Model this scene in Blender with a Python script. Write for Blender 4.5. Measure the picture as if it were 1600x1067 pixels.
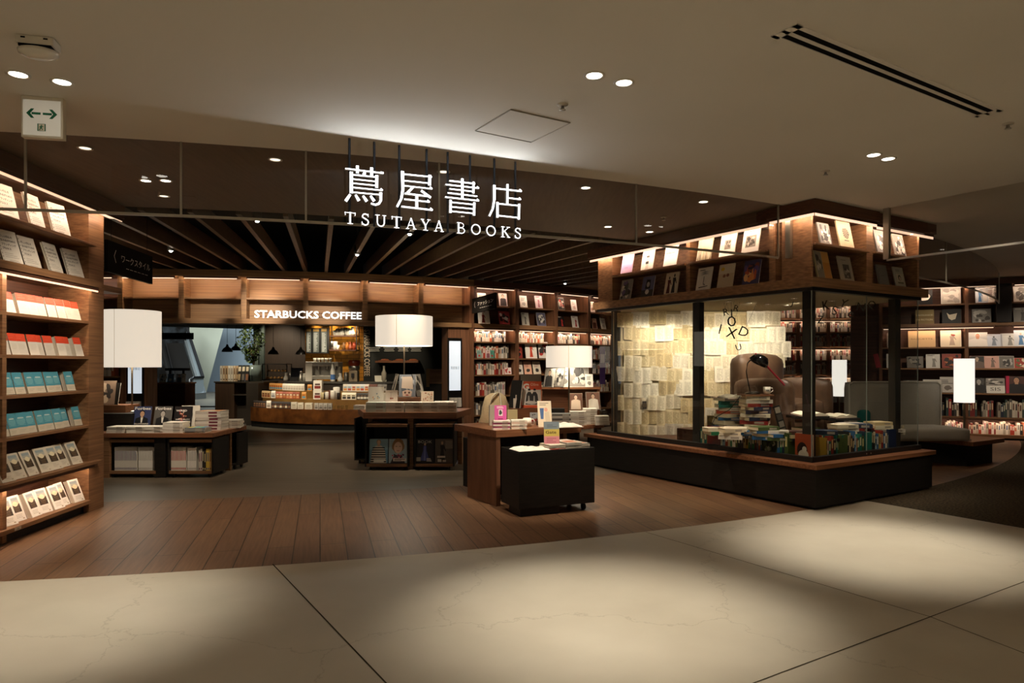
import bpy, bmesh, math, random
from math import sin, cos, pi, radians, atan2, hypot
from mathutils import Vector, Matrix
S = bpy.context.scene
for o in list(bpy.data.objects): bpy.data.objects.remove(o)
COL = S.collection
R_ = random.Random(7)

# ------------------------------------------------------------------ camera, world, exposure
EYE, FPX, HOR = 1.45, 1066.67, 569.0          # eye height (m), focal length and horizon in pixels of the 1600x1067 frame
cam = bpy.data.cameras.new('camera'); cam.lens = 24; cam.sensor_width = 36; cam.sensor_fit = 'HORIZONTAL'
cam.shift_y = (HOR-533.5)/1600; cam.clip_start = .05; cam.clip_end = 120
co = bpy.data.objects.new('camera', cam); COL.objects.link(co)
co.location = (0, 0, EYE); co.rotation_euler = (pi/2, 0, 0); S.camera = co
S.view_settings.view_transform = 'Standard'; S.view_settings.look = 'None'
S.view_settings.exposure = 0.15; S.view_settings.gamma = 1.0; S.view_settings.use_curve_mapping = False
w = bpy.data.worlds.new('world'); S.world = w; w.use_nodes = True
w.node_tree.nodes['Background'].inputs[0].default_value = (1, .92, .80, 1)
w.node_tree.nodes['Background'].inputs[1].default_value = .15
try:
    S.cycles.max_bounces = 7; S.cycles.diffuse_bounces = 4; S.cycles.glossy_bounces = 3
    S.cycles.transparent_max_bounces = 12; S.cycles.transmission_bounces = 4
    S.cycles.caustics_reflective = False; S.cycles.caustics_refractive = False
    S.cycles.sample_clamp_indirect = 4.0
except Exception: pass

WARM = (1, .80, .58); PINK = (1, .70, .52)
def spot(x, y, z, power, size=50, blend=.6, col=WARM, tgt=None, rad=.04, parent=None):
    l = bpy.data.lights.new('spot_light', 'SPOT'); l.energy = power; l.spot_size = radians(size); l.spot_blend = blend
    l.color = col; l.shadow_soft_size = rad
    o = bpy.data.objects.new('spot_light', l); COL.objects.link(o); o.location = (x, y, z)
    if tgt: o.rotation_euler = (Vector(tgt)-Vector((x, y, z))).to_track_quat('-Z', 'Y').to_euler()
    return o
def area(loc, rot, sx, sy, power, col=WARM, spread=160):
    l = bpy.data.lights.new('mall_fill_light', 'AREA'); l.shape = 'RECTANGLE'; l.size = sx; l.size_y = sy; l.energy = power; l.color = col
    l.spread = radians(spread)
    o = bpy.data.objects.new('mall_fill_light', l); COL.objects.link(o); o.location = loc; o.rotation_euler = rot
    return o
CZ = 3.1                                       # ceiling height
# concrete concourse: the six ceiling downlights seen and unseen spots added above and behind the viewpoint to brighten the ceiling by bounce
SEEN = [(-2.81, 3.885), (-2.63, 3.99), (.47, 3.90), (.656, 4.0), (2.85, 5.38), (3.02, 5.48)]
for (x, y), pw in zip(SEEN, (140, 140, 190, 190, 195, 195)): spot(x, y, CZ-.03, pw, 50, .95, (1, .92, .79))
for x, y in ((-5.2, 1.6), (-2.6, .9), (0.2, .9), (3.2, 1.6), (5.8, 2.4), (-4, -2.5), (0, -2.8), (4, -2.5), (8.5, -1.0)):
    spot(x, y, CZ-.03, 62 if y > 0 else 880, 62 if y > 0 else 90, .9, (1, .94, .83))
# shop: spots over the aisle and the tables, several added without fittings just to brighten things; accent spots on the header, the cafe and inside the case
for x, y, pw, sz, tg in ((-2.7, 6.3, 150, 70, None), (-.6, 6.5, 110, 60, None), (1.6, 7.6, 170, 70, None), (-3.0, 8.8, 60, 75, None), (-1.4, 9.4, 230, 50, (-1.4, 9.8, .8)), (-3.5, 7.7, 230, 38, (-4.45, 8.95, .62)), (.4, 6.2, 330, 42, (.35, 7.0, .75)), (1.0, 9.3, 110, 50, (1.0, 10.2, .6)), (-3.5, 11.0, 60, 80, None), (-6.2, 10.8, 50, 80, None), (-2.5, 5.4, 170, 58, (-4.15, 6.15, 1.5)),
                         (-3.9, 10.0, 480, 26, (-4.5, 12.3, 2.38)), (-2.6, 10.5, 300, 24, (-3.35, 12.45, 2.36)), (-5.0, 10.0, 170, 26, (-5.45, 12.25, 2.36)), (7.2, 10.3, 70, 60, None), (7.5, 12.2, 40, 70, None), (7.6, 11.3, 130, 60, (8.6, 13.3, 1.5)), (9.3, 10.6, 130, 60, (10.1, 12.7, 1.5)), (4.2, 11.5, 40, 70, None), (-.3, 6.7, 150, 36, (-.12, 7.75, .9)), (2.1, 5.7, 120, 42, (2.75, 7.5, .6)), (4.5, 5.9, 110, 42, (4.15, 7.7, .6)), (5.9, 8.9, 30, 60, (5.7, 9.8, .6)), (.8, 12.3, 240, 70, (1.2, 14.6, 1.2)), (-1.2, 11.6, 240, 60, (-.4, 13.6, 1.2))):
    spot(x, y, 3.06, pw, sz, 1.0, (1, .84, .66), tg)
for x, y, pw, sz, tg in ((1.92, 9.42, 5, 60, (1.92, 9.6, 1.7)), (2.26, 9.42, 5, 60, (2.26, 9.6, 1.7)), (1.75, 9.2, 12, 120, (1.75, 9.6, .8)), (2.15, 9.2, 12, 120, (2.15, 9.6, .8)), (2.6, 9.2, 14, 120, (2.6, 9.6, .8)), (3.05, 9.2, 16, 120, (3.05, 9.6, .9)), (3.5, 9.2, 16, 120, (3.5, 9.6, .9)), (2.0, 8.55, 42, 100, (1.95, 9.6, 1.1)), (2.95, 8.3, 46, 100, (2.9, 9.6, 1.2)), (3.5, 8.3, 40, 100, (3.4, 9.6, 1.3)),
                         (2.9, 7.7, 28, 80, None), (3.35, 7.4, 26, 80, None), (3.9, 7.8, 28, 80, None), (4.4, 8.3, 22, 80, None), (3.6, 8.4, 34, 70, None)):
    spot(x, y, 2.19, pw, sz, .7, (1, .88, .70), tg, .02)  # includes frontal fill spots added to brighten the wall of opened books
for x, y, pw, sz, tg in ((-5.0, 16.9, 70, 65, (-5.0, 18.2, 1.5)), (-4.4, 16.9, 110, 60, (-4.3, 18.2, 1.3)), (-5.8, 14.7, 150, 55, (-5.7, 16.0, .6)), (-4.9, 14.0, 150, 55, (-4.8, 15.5, .6)), (-3.9, 13.7, 150, 55, (-3.9, 15.3, .6)), (-2.9, 13.7, 120, 55, (-2.9, 15.3, .8)), (-4.6, 16.2, 90, 70, None), (-5.2, 18.07, 26, 110, None), (-4.75, 18.07, 26, 110, None), (-4.3, 18.1, 26, 110, None), (-4.05, 17.6, 40, 60, (-4.1, 18.2, 1.5)), (-4.6, 17.3, 30, 50, (-4.7, 18.2, 1.3)), (-7.0, 15.2, 90, 60, (-7, 16.8, 1)), (-6.6, 18.3, 110, 80, (-6.6, 19.6, 1.6)), (-6.5, 16, 60, 60, (-6.5, 17, 1.7)), (-2.9, 16.6, 60, 60, (-3, 18, 1.6))):
    spot(x, y, 2.58, pw, sz, .7, (1, .86, .64), tg)
area((-14, 27, 5.5), (radians(35), 0, 0), 8, 3, 800, (.90, .97, .92)); area((-11.5, 33, 5.5), (0, 0, 0), 4, 3, 420, (.86, .95, 1))  # unseen area lights added to brighten the mall walls and escalator

# ------------------------------------------------------------------ where a pixel lies
def G(px, py, h=0):
    d = FPX*(EYE-h)/(py-HOR); return ((px-800)/FPX*d, d)
def D(px, py, d): return ((px-800)/FPX*d, d, EYE-(py-HOR)/FPX*d)
CX, CY = -6.7, 24.0                            # the store is laid out on arcs about this point
def A(th, r): return (CX+r*sin(th), CY-r*cos(th))

# ------------------------------------------------------------------ materials
def lin(c):
    if isinstance(c, str):
        c = tuple(int(c[i:i+2], 16)/255 for i in (0, 2, 4))
    return tuple((v/12.92 if v <= .04045 else ((v+.055)/1.055)**2.4) for v in c)
MC = {}
def mat(c, rough=.6, metal=0., spec=.4, name=None):
    key = (c, rough, metal, spec)
    if key in MC: return MC[key]
    m = bpy.data.materials.new(name or 'paint_'+str(c)); m.use_nodes = True
    b = m.node_tree.nodes['Principled BSDF']; l = lin(c)
    b.inputs['Base Color'].default_value = (*l, 1); b.inputs['Roughness'].default_value = rough
    b.inputs['Metallic'].default_value = metal; b.inputs['Specular IOR Level'].default_value = spec
    m.diffuse_color = (*l, 1); MC[key] = m; return m
def emit(c, s, name='glow'):
    key = ('e', c, s)
    if key in MC: return MC[key]
    m = bpy.data.materials.new(name); m.use_nodes = True; b = m.node_tree.nodes['Principled BSDF']
    l = lin(c) if isinstance(c, str) else c
    b.inputs['Base Color'].default_value = (*[min(1, v*.8) for v in l], 1)
    b.inputs['Emission Color'].default_value = (*l, 1); b.inputs['Emission Strength'].default_value = s
    MC[key] = m; return m
def nodes(m):
    t = m.node_tree; return t, t.nodes, t.links, t.nodes['Principled BSDF']
def noisy(name, c1, c2, scale=(1, 1, 1), rough=.55, detail=6, nscale=4, spec=.4, bump=0, lo=.3, hi=.7, rough2=None, coord='Object', metal=0):
    m = bpy.data.materials.new(name); m.use_nodes = True; t, N, L, b = nodes(m)
    tc = N.new('ShaderNodeTexCoord'); mp = N.new('ShaderNodeMapping'); mp.inputs['Scale'].default_value = scale
    no = N.new('ShaderNodeTexNoise'); no.inputs['Scale'].default_value = nscale; no.inputs['Detail'].default_value = detail
    cr = N.new('ShaderNodeValToRGB'); cr.color_ramp.elements[0].position = lo; cr.color_ramp.elements[1].position = hi
    cr.color_ramp.elements[0].color = (*lin(c1), 1); cr.color_ramp.elements[1].color = (*lin(c2), 1)
    L.new(tc.outputs[coord], mp.inputs[0]); L.new(mp.outputs[0], no.inputs['Vector']); L.new(no.outputs['Fac'], cr.inputs[0])
    L.new(cr.outputs[0], b.inputs['Base Color']); b.inputs['Roughness'].default_value = rough
    b.inputs['Specular IOR Level'].default_value = spec; b.inputs['Metallic'].default_value = metal
    if rough2 is not None:
        mr = N.new('ShaderNodeMapRange'); mr.inputs[3].default_value = rough; mr.inputs[4].default_value = rough2
        L.new(no.outputs['Fac'], mr.inputs[0]); L.new(mr.outputs[0], b.inputs['Roughness'])
    if bump:
        bp = N.new('ShaderNodeBump'); bp.inputs['Strength'].default_value = bump; bp.inputs['Distance'].default_value = .01
        L.new(no.outputs['Fac'], bp.inputs['Height']); L.new(bp.outputs[0], b.inputs['Normal'])
    return m
WOOD = noisy('walnut_veneer', '684931', '97704d', (.7, 6, 26), .5, 8, 2.2, .3, 0, .28, .72)
WOODV = noisy('walnut_veneer_upright', '5c3d2a', '80583e', (22, 6, .7), .5, 8, 2.2, .3, 0, .28, .72)
WOODT = noisy('walnut_top', '6a4128', '8f6040', (.8, 20, 20), .42, 8, 2.2, .4, 0, .3, .7)
WOODD = noisy('dark_walnut', '44291b', '5f3c28', (.7, 6, 24), .5, 8, 2.2, .3, 0, .28, .72)
BLACK = noisy('black_laminate', '15120f', '221d18', (3, 3, 30), .55, 5, 2, .3)
DARK = mat('1a1714', .5, 0, .4, 'dark_metal')
STEEL = mat('b9b4aa', .3, 1., .5, 'brushed_steel')
BRASS = mat('7d6f5c', .35, 1., .5, 'warm_steel')
WHITE = noisy('white_ceiling', 'd3cabb', 'dcd3c5', (1, 1, 1), .9, 2, .6, .1)
DCEIL = noisy('brown_ceiling', '5e4c3c', '6b5745', (30, 2, 1), .6, 3, 1.2, .25)
VOID = mat('0b0908', .9, 0, .1, 'ceiling_void')
PAPER = noisy('paper_edge', 'ddd3bf', 'efe7d6', (2, 2, 260), .85, 2, 2, .15)
PAPERD = noisy('aged_paper_edge', 'cdbb96', 'e2d3b2', (2, 2, 260), .85, 2, 2, .15)
GREYF = noisy('grey_fabric', '8c8578', 'a39b8c', (60, 60, 60), .95, 4, 3, .1, .25)
LEATHER = noisy('brown_leather', '4d3627', '6f543f', (1, 1, 1), .38, 8, 6, .5, .25, .3, .7, .5)
SHADE = emit((1, .87, .70), .66, 'lamp_shade_linen')
SHADE2 = emit((1, .93, .83), .92, 'paper_shade')
LED = emit((1, .74, .56), 10, 'led_strip')
def glass_mat(name, tint=(1, 1, 1), extra=0.0, rough=0.0):
    m = bpy.data.materials.new(name); m.use_nodes = True; t = m.node_tree; N, L = t.nodes, t.links
    N.remove(N['Principled BSDF']); out = N['Material Output']
    tr = N.new('ShaderNodeBsdfTransparent'); tr.inputs[0].default_value = (*tint, 1)
    gl = N.new('ShaderNodeBsdfGlossy'); gl.inputs['Roughness'].default_value = rough
    fr = N.new('ShaderNodeFresnel'); fr.inputs['IOR'].default_value = 1.5
    ad = N.new('ShaderNodeMath'); ad.operation = 'ADD'; ad.inputs[1].default_value = extra; ad.use_clamp = True
    mx = N.new('ShaderNodeMixShader')
    ge = N.new('ShaderNodeNewGeometry'); mi_ = N.new('ShaderNodeMapRange'); mi_.inputs[3].default_value = 1.5; mi_.inputs[4].default_value = 1/1.5
    L.new(ge.outputs['Backfacing'], mi_.inputs[0]); L.new(mi_.outputs[0], fr.inputs['IOR'])   # the same reflection on both faces of a thin pane
    L.new(fr.outputs[0], ad.inputs[0]); L.new(ad.outputs[0], mx.inputs[0]); L.new(tr.outputs[0], mx.inputs[1]); L.new(gl.outputs[0], mx.inputs[2])
    L.new(mx.outputs[0], out.inputs[0]); return m
GLASS = glass_mat('clear_glass', (.95, .96, .95), 0)
GLASSD = glass_mat('smoke_screen_glass', (.80, .78, .74), .02)

# ------------------------------------------------------------------ mesh building
class B:
    """Collects boxes, prisms, tubes and lathes and links them as one mesh object."""
    def __init__(s): s.v, s.f, s.m, s.s = [], [], [], []
    def add(s, vs, fs, mi=0, sm=False):
        n = len(s.v); s.v += [tuple(p) for p in vs]
        for f in fs: s.f.append([n+i for i in f]); s.m.append(mi); s.s.append(sm)
        return s
    def box(s, x0, y0, z0, x1, y1, z1, mi=0, M=None):
        vs = [(x0, y0, z0), (x1, y0, z0), (x1, y1, z0), (x0, y1, z0), (x0, y0, z1), (x1, y0, z1), (x1, y1, z1), (x0, y1, z1)]
        if M is not None: vs = [M @ Vector(p) for p in vs]
        return s.add(vs, [(0, 3, 2, 1), (4, 5, 6, 7), (0, 1, 5, 4), (1, 2, 6, 5), (2, 3, 7, 6), (3, 0, 4, 7)], mi)
    def quad(s, a, b, c, d, mi=0): return s.add([a, b, c, d], [(0, 1, 2, 3)], mi)
    def prism(s, poly, z0, z1, mi=0):                      # poly counter-clockwise in x, y
        n = len(poly); vs = [(x, y, z0) for x, y in poly]+[(x, y, z1) for x, y in poly]
        fs = [tuple(range(n-1, -1, -1)), tuple(range(n, 2*n))]+[(i, (i+1) % n, n+(i+1) % n, n+i) for i in range(n)]
        return s.add(vs, fs, mi)
    def fprism(s, poly, y0, y1, mi=0):                     # poly counter-clockwise in x, z seen from -y; extruded along y
        n = len(poly); vs = [(x, y0, z) for x, z in poly]+[(x, y1, z) for x, z in poly]
        fs = [tuple(range(n)), tuple(range(2*n-1, n-1, -1))]+[(i, n+i, n+(i+1) % n, (i+1) % n) for i in range(n)]
        return s.add(vs, fs, mi)
    def tube(s, pts, r, mi=0, n=8, caps=True):
        pts = [Vector(p) for p in pts]; rings = []
        for i, p in enumerate(pts):
            t = (pts[min(i+1, len(pts)-1)]-pts[max(i-1, 0)]).normalized()
            a = Vector((0, 0, 1)) if abs(t.z) < .95 else Vector((1, 0, 0))
            u = t.cross(a).normalized(); v = t.cross(u).normalized(); rr = r[i] if isinstance(r, (list, tuple)) else r
            rings += [p+u*cos(2*pi*k/n)*rr+v*sin(2*pi*k/n)*rr for k in range(n)]
        fs = [(i*n+k, i*n+(k+1) % n, (i+1)*n+(k+1) % n, (i+1)*n+k) for i in range(len(pts)-1) for k in range(n)]
        s.add(rings, fs, mi, True)
        if caps: s.add(rings[:n], [tuple(range(n-1, -1, -1))], mi); s.add(rings[-n:], [tuple(range(n))], mi)
        return s
    def lathe(s, prof, c=(0, 0), n=24, mi=0, a0=0, a1=2*pi, sm=True):
        full = abs(a1-a0-2*pi) < 1e-6; k = n if full else n+1
        vs = [(c[0]+r*cos(a0+(a1-a0)*i/n), c[1]+r*sin(a0+(a1-a0)*i/n), z) for r, z in prof for i in range(k)]
        fs = [(j*k+i, j*k+(i+1) % k, (j+1)*k+(i+1) % k, (j+1)*k+i) for j in range(len(prof)-1) for i in range(n)]
        return s.add(vs, fs, mi, sm)
    def xf(s, M): s.v = [tuple(M @ Vector(p)) for p in s.v]; return s
    def data(s, name, mats):
        me = bpy.data.meshes.new(name); me.from_pydata(s.v, [], s.f)
        for m in mats: me.materials.append(m)
        for p, mi, sm in zip(me.polygons, s.m, s.s): p.material_index = mi; p.use_smooth = sm
        me.update(); return me
    def build(s, name, mats, parent=None, loc=(0, 0, 0), rz=0, bevel=0):
        if not isinstance(mats, (list, tuple)): mats = [mats]
        return put(s.data(name, mats), name, parent, loc, rz, bevel)
def put(me, name, parent=None, loc=(0, 0, 0), rz=0, bevel=0):
    o = bpy.data.objects.new(name, me); COL.objects.link(o); o.location = loc
    o.rotation_euler = rz if isinstance(rz, (tuple, list)) else (0, 0, rz)
    if parent is not None: o.parent = parent
    if bevel:
        b = o.modifiers.new('bevel', 'BEVEL'); b.width = bevel; b.segments = 2; b.limit_method = 'ANGLE'; b.angle_limit = radians(50)
    return o
def tag(o, label=None, cat=None, group=None, kind=None):
    if label: o['label'] = label
    if cat: o['category'] = cat
    if group: o['group'] = group
    if kind: o['kind'] = kind
    return o
def thing(name, label, cat, loc=(0, 0, 0), rz=0, group=None):
    o = bpy.data.objects.new(name, None); COL.objects.link(o); o.location = loc; o.empty_display_size = .1
    o.rotation_euler = rz if isinstance(rz, (tuple, list)) else (0, 0, rz)
    return tag(o, label, cat, group)
KIDS = {}
def dup(o, loc, rz, label, group=None, scale=None):
    """A copy of a thing together with copies of its parts."""
    c = o.copy(); COL.objects.link(c); c.location = loc
    c.rotation_euler = rz if isinstance(rz, (tuple, list)) else (0, 0, rz)
    if scale: c.scale = scale
    c['label'] = label
    if group: c['group'] = group
    if o.name not in KIDS: KIDS[o.name] = list(o.children)
    for ch in KIDS[o.name]:
        d = ch.copy(); COL.objects.link(d); d.parent = c
        for g in ch.children:
            e = g.copy(); COL.objects.link(e); e.parent = d
    return c
def struct(o): o['kind'] = 'structure'; return o
ORD = 'first second third fourth fifth sixth seventh eighth ninth tenth eleventh twelfth thirteenth fourteenth fifteenth sixteenth seventeenth eighteenth nineteenth twentieth'.split()
ORD += ['twenty-'+x for x in ORD[:9]]+['thirtieth']+['thirty-'+x for x in ORD[:9]]+['fortieth']+['forty-'+x for x in ORD[:9]]
def text_mesh(txt, size=1., depth=0., bold=0., align='CENTER', space=1., res=2):
    cu = bpy.data.curves.new('lettering', 'FONT'); cu.body = txt; cu.size = size; cu.extrude = depth; cu.offset = bold
    cu.align_x = align; cu.align_y = 'CENTER'; cu.space_character = space; cu.resolution_u = res; cu.fill_mode = 'FRONT' if not depth else 'BOTH'
    o = bpy.data.objects.new('lettering', cu); COL.objects.link(o)
    dg = bpy.context.evaluated_depsgraph_get(); me = bpy.data.meshes.new_from_object(o.evaluated_get(dg))
    bpy.data.objects.remove(o); bpy.data.curves.remove(cu); return me
TM = {}
def text_into(b, txt, cx, cz, height, y, mi, width=None, bold=0., align='CENTER'):
    """Lettering as flat shapes in the x-z plane, facing -y, added to builder b."""
    if (txt, bold) not in TM:
        me = text_mesh(txt, 1., 0., bold); TM[(txt, bold)] = ([tuple(v.co) for v in me.vertices], [tuple(p.vertices) for p in me.polygons]); bpy.data.meshes.remove(me)
    vs, fs = TM[(txt, bold)]
    if not vs: return
    x0 = min(v[0] for v in vs); x1 = max(v[0] for v in vs); z0 = min(v[1] for v in vs); z1 = max(v[1] for v in vs)
    k = height/max(z1-z0, 1e-6); kx = k if width is None else width/max(x1-x0, 1e-6)
    mx = (x0+x1)/2 if align == 'CENTER' else x0
    b.add([(cx+(v[0]-mx)*kx, y, cz+(v[1]-(z0+z1)/2)*k) for v in vs], fs, mi)

# ------------------------------------------------------------------ setting: floors
def sector(b, r0, r1, t0, t1, n, z, up=True, mi=0):
    for i in range(n):
        a, c = t0+(t1-t0)*i/n, t0+(t1-t0)*(i+1)/n
        q = [(*A(a, r1), z), (*A(c, r1), z), (*A(c, r0), z), (*A(a, r0), z)]
        if not up: q.reverse()
        b.add(q, [(0, 1, 2, 3)], mi)
def plank_mat():
    m = bpy.data.materials.new('oak_planks'); m.use_nodes = True; t, N, L, b = nodes(m)
    tc = N.new('ShaderNodeTexCoord'); mp = N.new('ShaderNodeMapping'); mp.inputs['Rotation'].default_value = (0, 0, radians(-105.7))
    br = N.new('ShaderNodeTexBrick'); br.inputs['Scale'].default_value = 1; br.inputs['Brick Width'].default_value = 1.9; br.inputs['Row Height'].default_value = .2
    br.inputs['Mortar Size'].default_value = .004; br.inputs['Color1'].default_value = (*lin('6c4e37'), 1); br.inputs['Color2'].default_value = (*lin('7c5c40'), 1)
    br.inputs['Mortar'].default_value = (*lin('2c1c10'), 1); br.inputs['Bias'].default_value = 0; br.offset = .37
    L.new(tc.outputs['Object'], mp.inputs[0]); L.new(mp.outputs[0], br.inputs['Vector'])
    m2 = N.new('ShaderNodeMapping'); m2.inputs['Scale'].default_value = (1.2, 18, 1); L.new(mp.outputs[0], m2.inputs[0])
    no = N.new('ShaderNodeTexNoise'); no.inputs['Scale'].default_value = 2.5; no.inputs['Detail'].default_value = 8; L.new(m2.outputs[0], no.inputs['Vector'])
    mr = N.new('ShaderNodeMapRange'); mr.inputs[1].default_value = .3; mr.inputs[2].default_value = .7; mr.inputs[3].default_value = .75; mr.inputs[4].default_value = 1.15; L.new(no.outputs['Fac'], mr.inputs[0])
    mx = N.new('ShaderNodeMix'); mx.data_type = 'RGBA'; mx.blend_type = 'MULTIPLY'; mx.inputs['Factor'].default_value = 1
    L.new(br.outputs['Color'], mx.inputs['A']); L.new(mr.outputs[0], mx.inputs['B']); L.new(mx.outputs['Result'], b.inputs['Base Color'])
    b.inputs['Roughness'].default_value = .42; b.inputs['Specular IOR Level'].default_value = .35; return m
def concrete_mat():
    m = noisy('polished_concrete', 'b3a893', 'cdc3ae', (1, 1, 1), .5, 9, .8, .3, 0, .3, .72); t, N, L, b = nodes(m)
    vo = N.new('ShaderNodeTexVoronoi'); vo.feature = 'DISTANCE_TO_EDGE'; vo.inputs['Scale'].default_value = .42; vo.inputs['Randomness'].default_value = 1
    tc = N.new('ShaderNodeTexCoord'); no = N.new('ShaderNodeTexNoise'); no.inputs['Scale'].default_value = 1.7; no.inputs['Detail'].default_value = 9; no.inputs['Roughness'].default_value = .62
    ad = N.new('ShaderNodeMix'); ad.data_type = 'RGBA'; ad.blend_type = 'ADD'; ad.inputs['Factor'].default_value = .9
    L.new(tc.outputs['Object'], no.inputs['Vector']); L.new(tc.outputs['Object'], ad.inputs['A']); L.new(no.outputs['Color'], ad.inputs['B']); L.new(ad.outputs['Result'], vo.inputs['Vector'])
    cr = N.new('ShaderNodeValToRGB'); cr.color_ramp.elements[0].position = 0; cr.color_ramp.elements[0].color = (.62, .6, .56, 1); cr.color_ramp.elements[1].position = .004; cr.color_ramp.elements[1].color = (1, 1, 1, 1)
    L.new(vo.outputs['Distance'], cr.inputs[0])
    mx = N.new('ShaderNodeMix'); mx.data_type = 'RGBA'; mx.blend_type = 'MULTIPLY'; mx.inputs['Factor'].default_value = .55
    src = b.inputs['Base Color'].links[0].from_socket
    L.new(src, mx.inputs['A']); L.new(cr.outputs[0], mx.inputs['B']); L.new(mx.outputs['Result'], b.inputs['Base Color']); return m
UX, UY, VX, VY = .848, .53, -.53, .848         # the building grid: u runs back to the right, v back to the left
RC = 19.72
b = B(); sector(b, 16.98, RC, -1.2, 1.45, 90, 0); struct(b.build('floor', plank_mat()))
GREYFL = noisy('grey_floor_tile', '5d5344', '6e6353', (.6, 9, 1), .4, 6, 1.6, .4)
b = B(); sector(b, 11.7, 16.98, -1.2, 1.05, 70, 0); struct(b.build('floor', GREYFL))
b = B(); sector(b, 11.7, 16.98, 1.05, 1.5, 30, 0); struct(b.build('floor', bpy.data.materials['oak_planks']))
b = B(); sector(b, .2, 11.62, -1.5, 1.6, 70, 0); b.box(-30, 23, -.1, 8, 45, 0); struct(b.build('floor', noisy('cafe_floor', '4c483f', '5e594e', (1, 1, 1), .35, 6, 1.2, .5)))
b = B(); sector(b, 11.6, 11.72, -1.2, 1.2, 70, .003); struct(b.build('trim_1', mat('b5aa97', .35, .6, .5)))
# concrete concourse, bounded by the arc, and the dark carpet beyond the line that runs along v
KX, KY = 3.89, 7.05
def onv(t): return (KX-VX*t, KY-VY*t)
conc = concrete_mat(); b = B()
tk = atan2(KX-CX, CY-KY); arc = [A(-.9+(tk+.9)*i/60, RC) for i in range(61)]
far = onv(14)
for i in range(60):
    (x0, y0), (x1, y1) = arc[i], arc[i+1]
    b.add([(x0, -9, 0), (x1, -9, 0), (x1, y1, 0), (x0, y0, 0)], [(0, 1, 2, 3)])
ex, ey = arc[-1]; b.add([(ex, -9, 0), (far[0], -9, 0), (far[0], far[1], 0), (KX, KY, 0), (ex, ey, 0)], [(0, 1, 2, 3, 4)])
struct(b.build('floor', conc))
CARPET = noisy('dark_carpet', '2a241d', '6e604a', (26, 60, 1), .95, 6, 1.4, .1, .5, .4, .75)
b = B(); arc2 = [A(tk+(1.6-tk)*i/40, RC) for i in range(41)]
for i in range(40):
    (x0, y0), (x1, y1) = arc2[i], arc2[i+1]; k0, k1 = i/40, (i+1)/40
    f0 = (KX+(far[0]-KX)*k0, KY+(far[1]-KY)*k0); f1 = (KX+(far[0]-KX)*k1, KY+(far[1]-KY)*k1)
    b.add([(x0, y0, .002), (*f0, .002), (*f1, .002), (x1, y1, .002)], [(0, 1, 2, 3)])
b.add([(*arc2[-1], .002), (*far, .002), (20, -9, .002), (26, 12, .002)], [(0, 1, 2, 3)])
struct(b.build('floor_carpet', CARPET))
b = B(); b.add([(-30, -9, -.02), (26, -9, -.02), (26, 45, -.02), (-30, 45, -.02)], [(0, 1, 2, 3)]); struct(b.build('floor_base', mat('2a251f', .9, 0, .1)))
# thin joints sawn into the concrete (dark recessed lines)
JT = mat('4a4133', .9, 0, .1, 'joint'); b = B()
def joint(p, q, w=.007):
    (x0, y0), (x1, y1) = p, q; l = hypot(x1-x0, y1-y0); nx, ny = -(y1-y0)/l*w/2, (x1-x0)/l*w/2
    b.add([(x0-nx, y0-ny, .0015), (x1-nx, y1-ny, .0015), (x1+nx, y1+ny, .0015), (x0+nx, y0+ny, .0015)], [(0, 3, 2, 1)])
def ext(p, q, t): return (p[0]+(q[0]-p[0])*t, p[1]+(q[1]-p[1])*t)
a0, a1 = G(426, 881.5), G(602.7, 1067); joint(a0, ext(a0, a1, 2.5), .009)
c0, c1 = G(1009, 831.4), G(1454, 964); joint(c0, c1); c2 = G(1600, 1020.6); joint(c1, ext(c1, c2, 3))
d0, d1 = G(1280, 1029), G(1600, 909); joint(ext(d1, d0, 3), ext(d0, d1, 1.5))
struct(b.build('floor_joints', JT))

# ------------------------------------------------------------------ setting: ceilings
RG = 19.40                                     # radius of the glass smoke screen
b = B(); t1 = .60
arcg = [A(-.9+(t1+.9)*i/60, RG) for i in range(61)]
for i in range(60):
    (x0, y0), (x1, y1) = arcg[i], arcg[i+1]
    b.add([(x0, -9, CZ), (x0, y0, CZ), (x1, y1, CZ), (x1, -9, CZ)], [(0, 1, 2, 3)])
gx, gy = arcg[-1]
b.add([(gx, -9, CZ), (gx, gy, CZ), (22, gy+6, CZ), (22, -9, CZ)], [(0, 1, 2, 3)])
arcr = [A(t1+(1.5-t1)*i/30, RG) for i in range(31)]
b.add([(*p, CZ+.001) for p in arcr]+[(22, 24, CZ+.001), (22, gy+5, CZ+.001)], [tuple(range(33))])
struct(b.build('ceiling', WHITE))
b = B(); sector(b, 17.05, RG, -1.2, .70, 60, CZ+.002, False); sector(b, 10.5, RG, .70, 1.5, 40, CZ+.003, False)
struct(b.build('ceiling', DCEIL))
b = B(); sector(b, 2, 17.3, -1.2, .72, 50, 3.75, False); sector(b, 9.9, 10.0, -1.2, 1.2, 40, CZ, False)
for i in range(60):                            # lip around the slatted recess
    a, c = -1.2+1.92*i/60, -1.2+1.92*(i+1)/60
    b.quad((*A(a, 17.05), CZ), (*A(a, 17.05), 3.75), (*A(c, 17.05), 3.75), (*A(c, 17.05), CZ))
struct(b.build('ceiling_void', VOID))
b = B(); n = 52
for i in range(n):
    th = -.78+1.5*i/(n-1); M = Matrix.Translation((*A(th, 0), 0)) @ Matrix.Rotation(th, 4, 'Z')
    b.box(-.028, -16.9, 3.10, .028, -11.9, 3.30, 0, M)
SLAT = noisy('slat_wood', '3a2b1c', '52402c', (20, .8, 8), .45, 6, 2, .4)
struct(b.build('ceiling_slats', SLAT))
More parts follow.
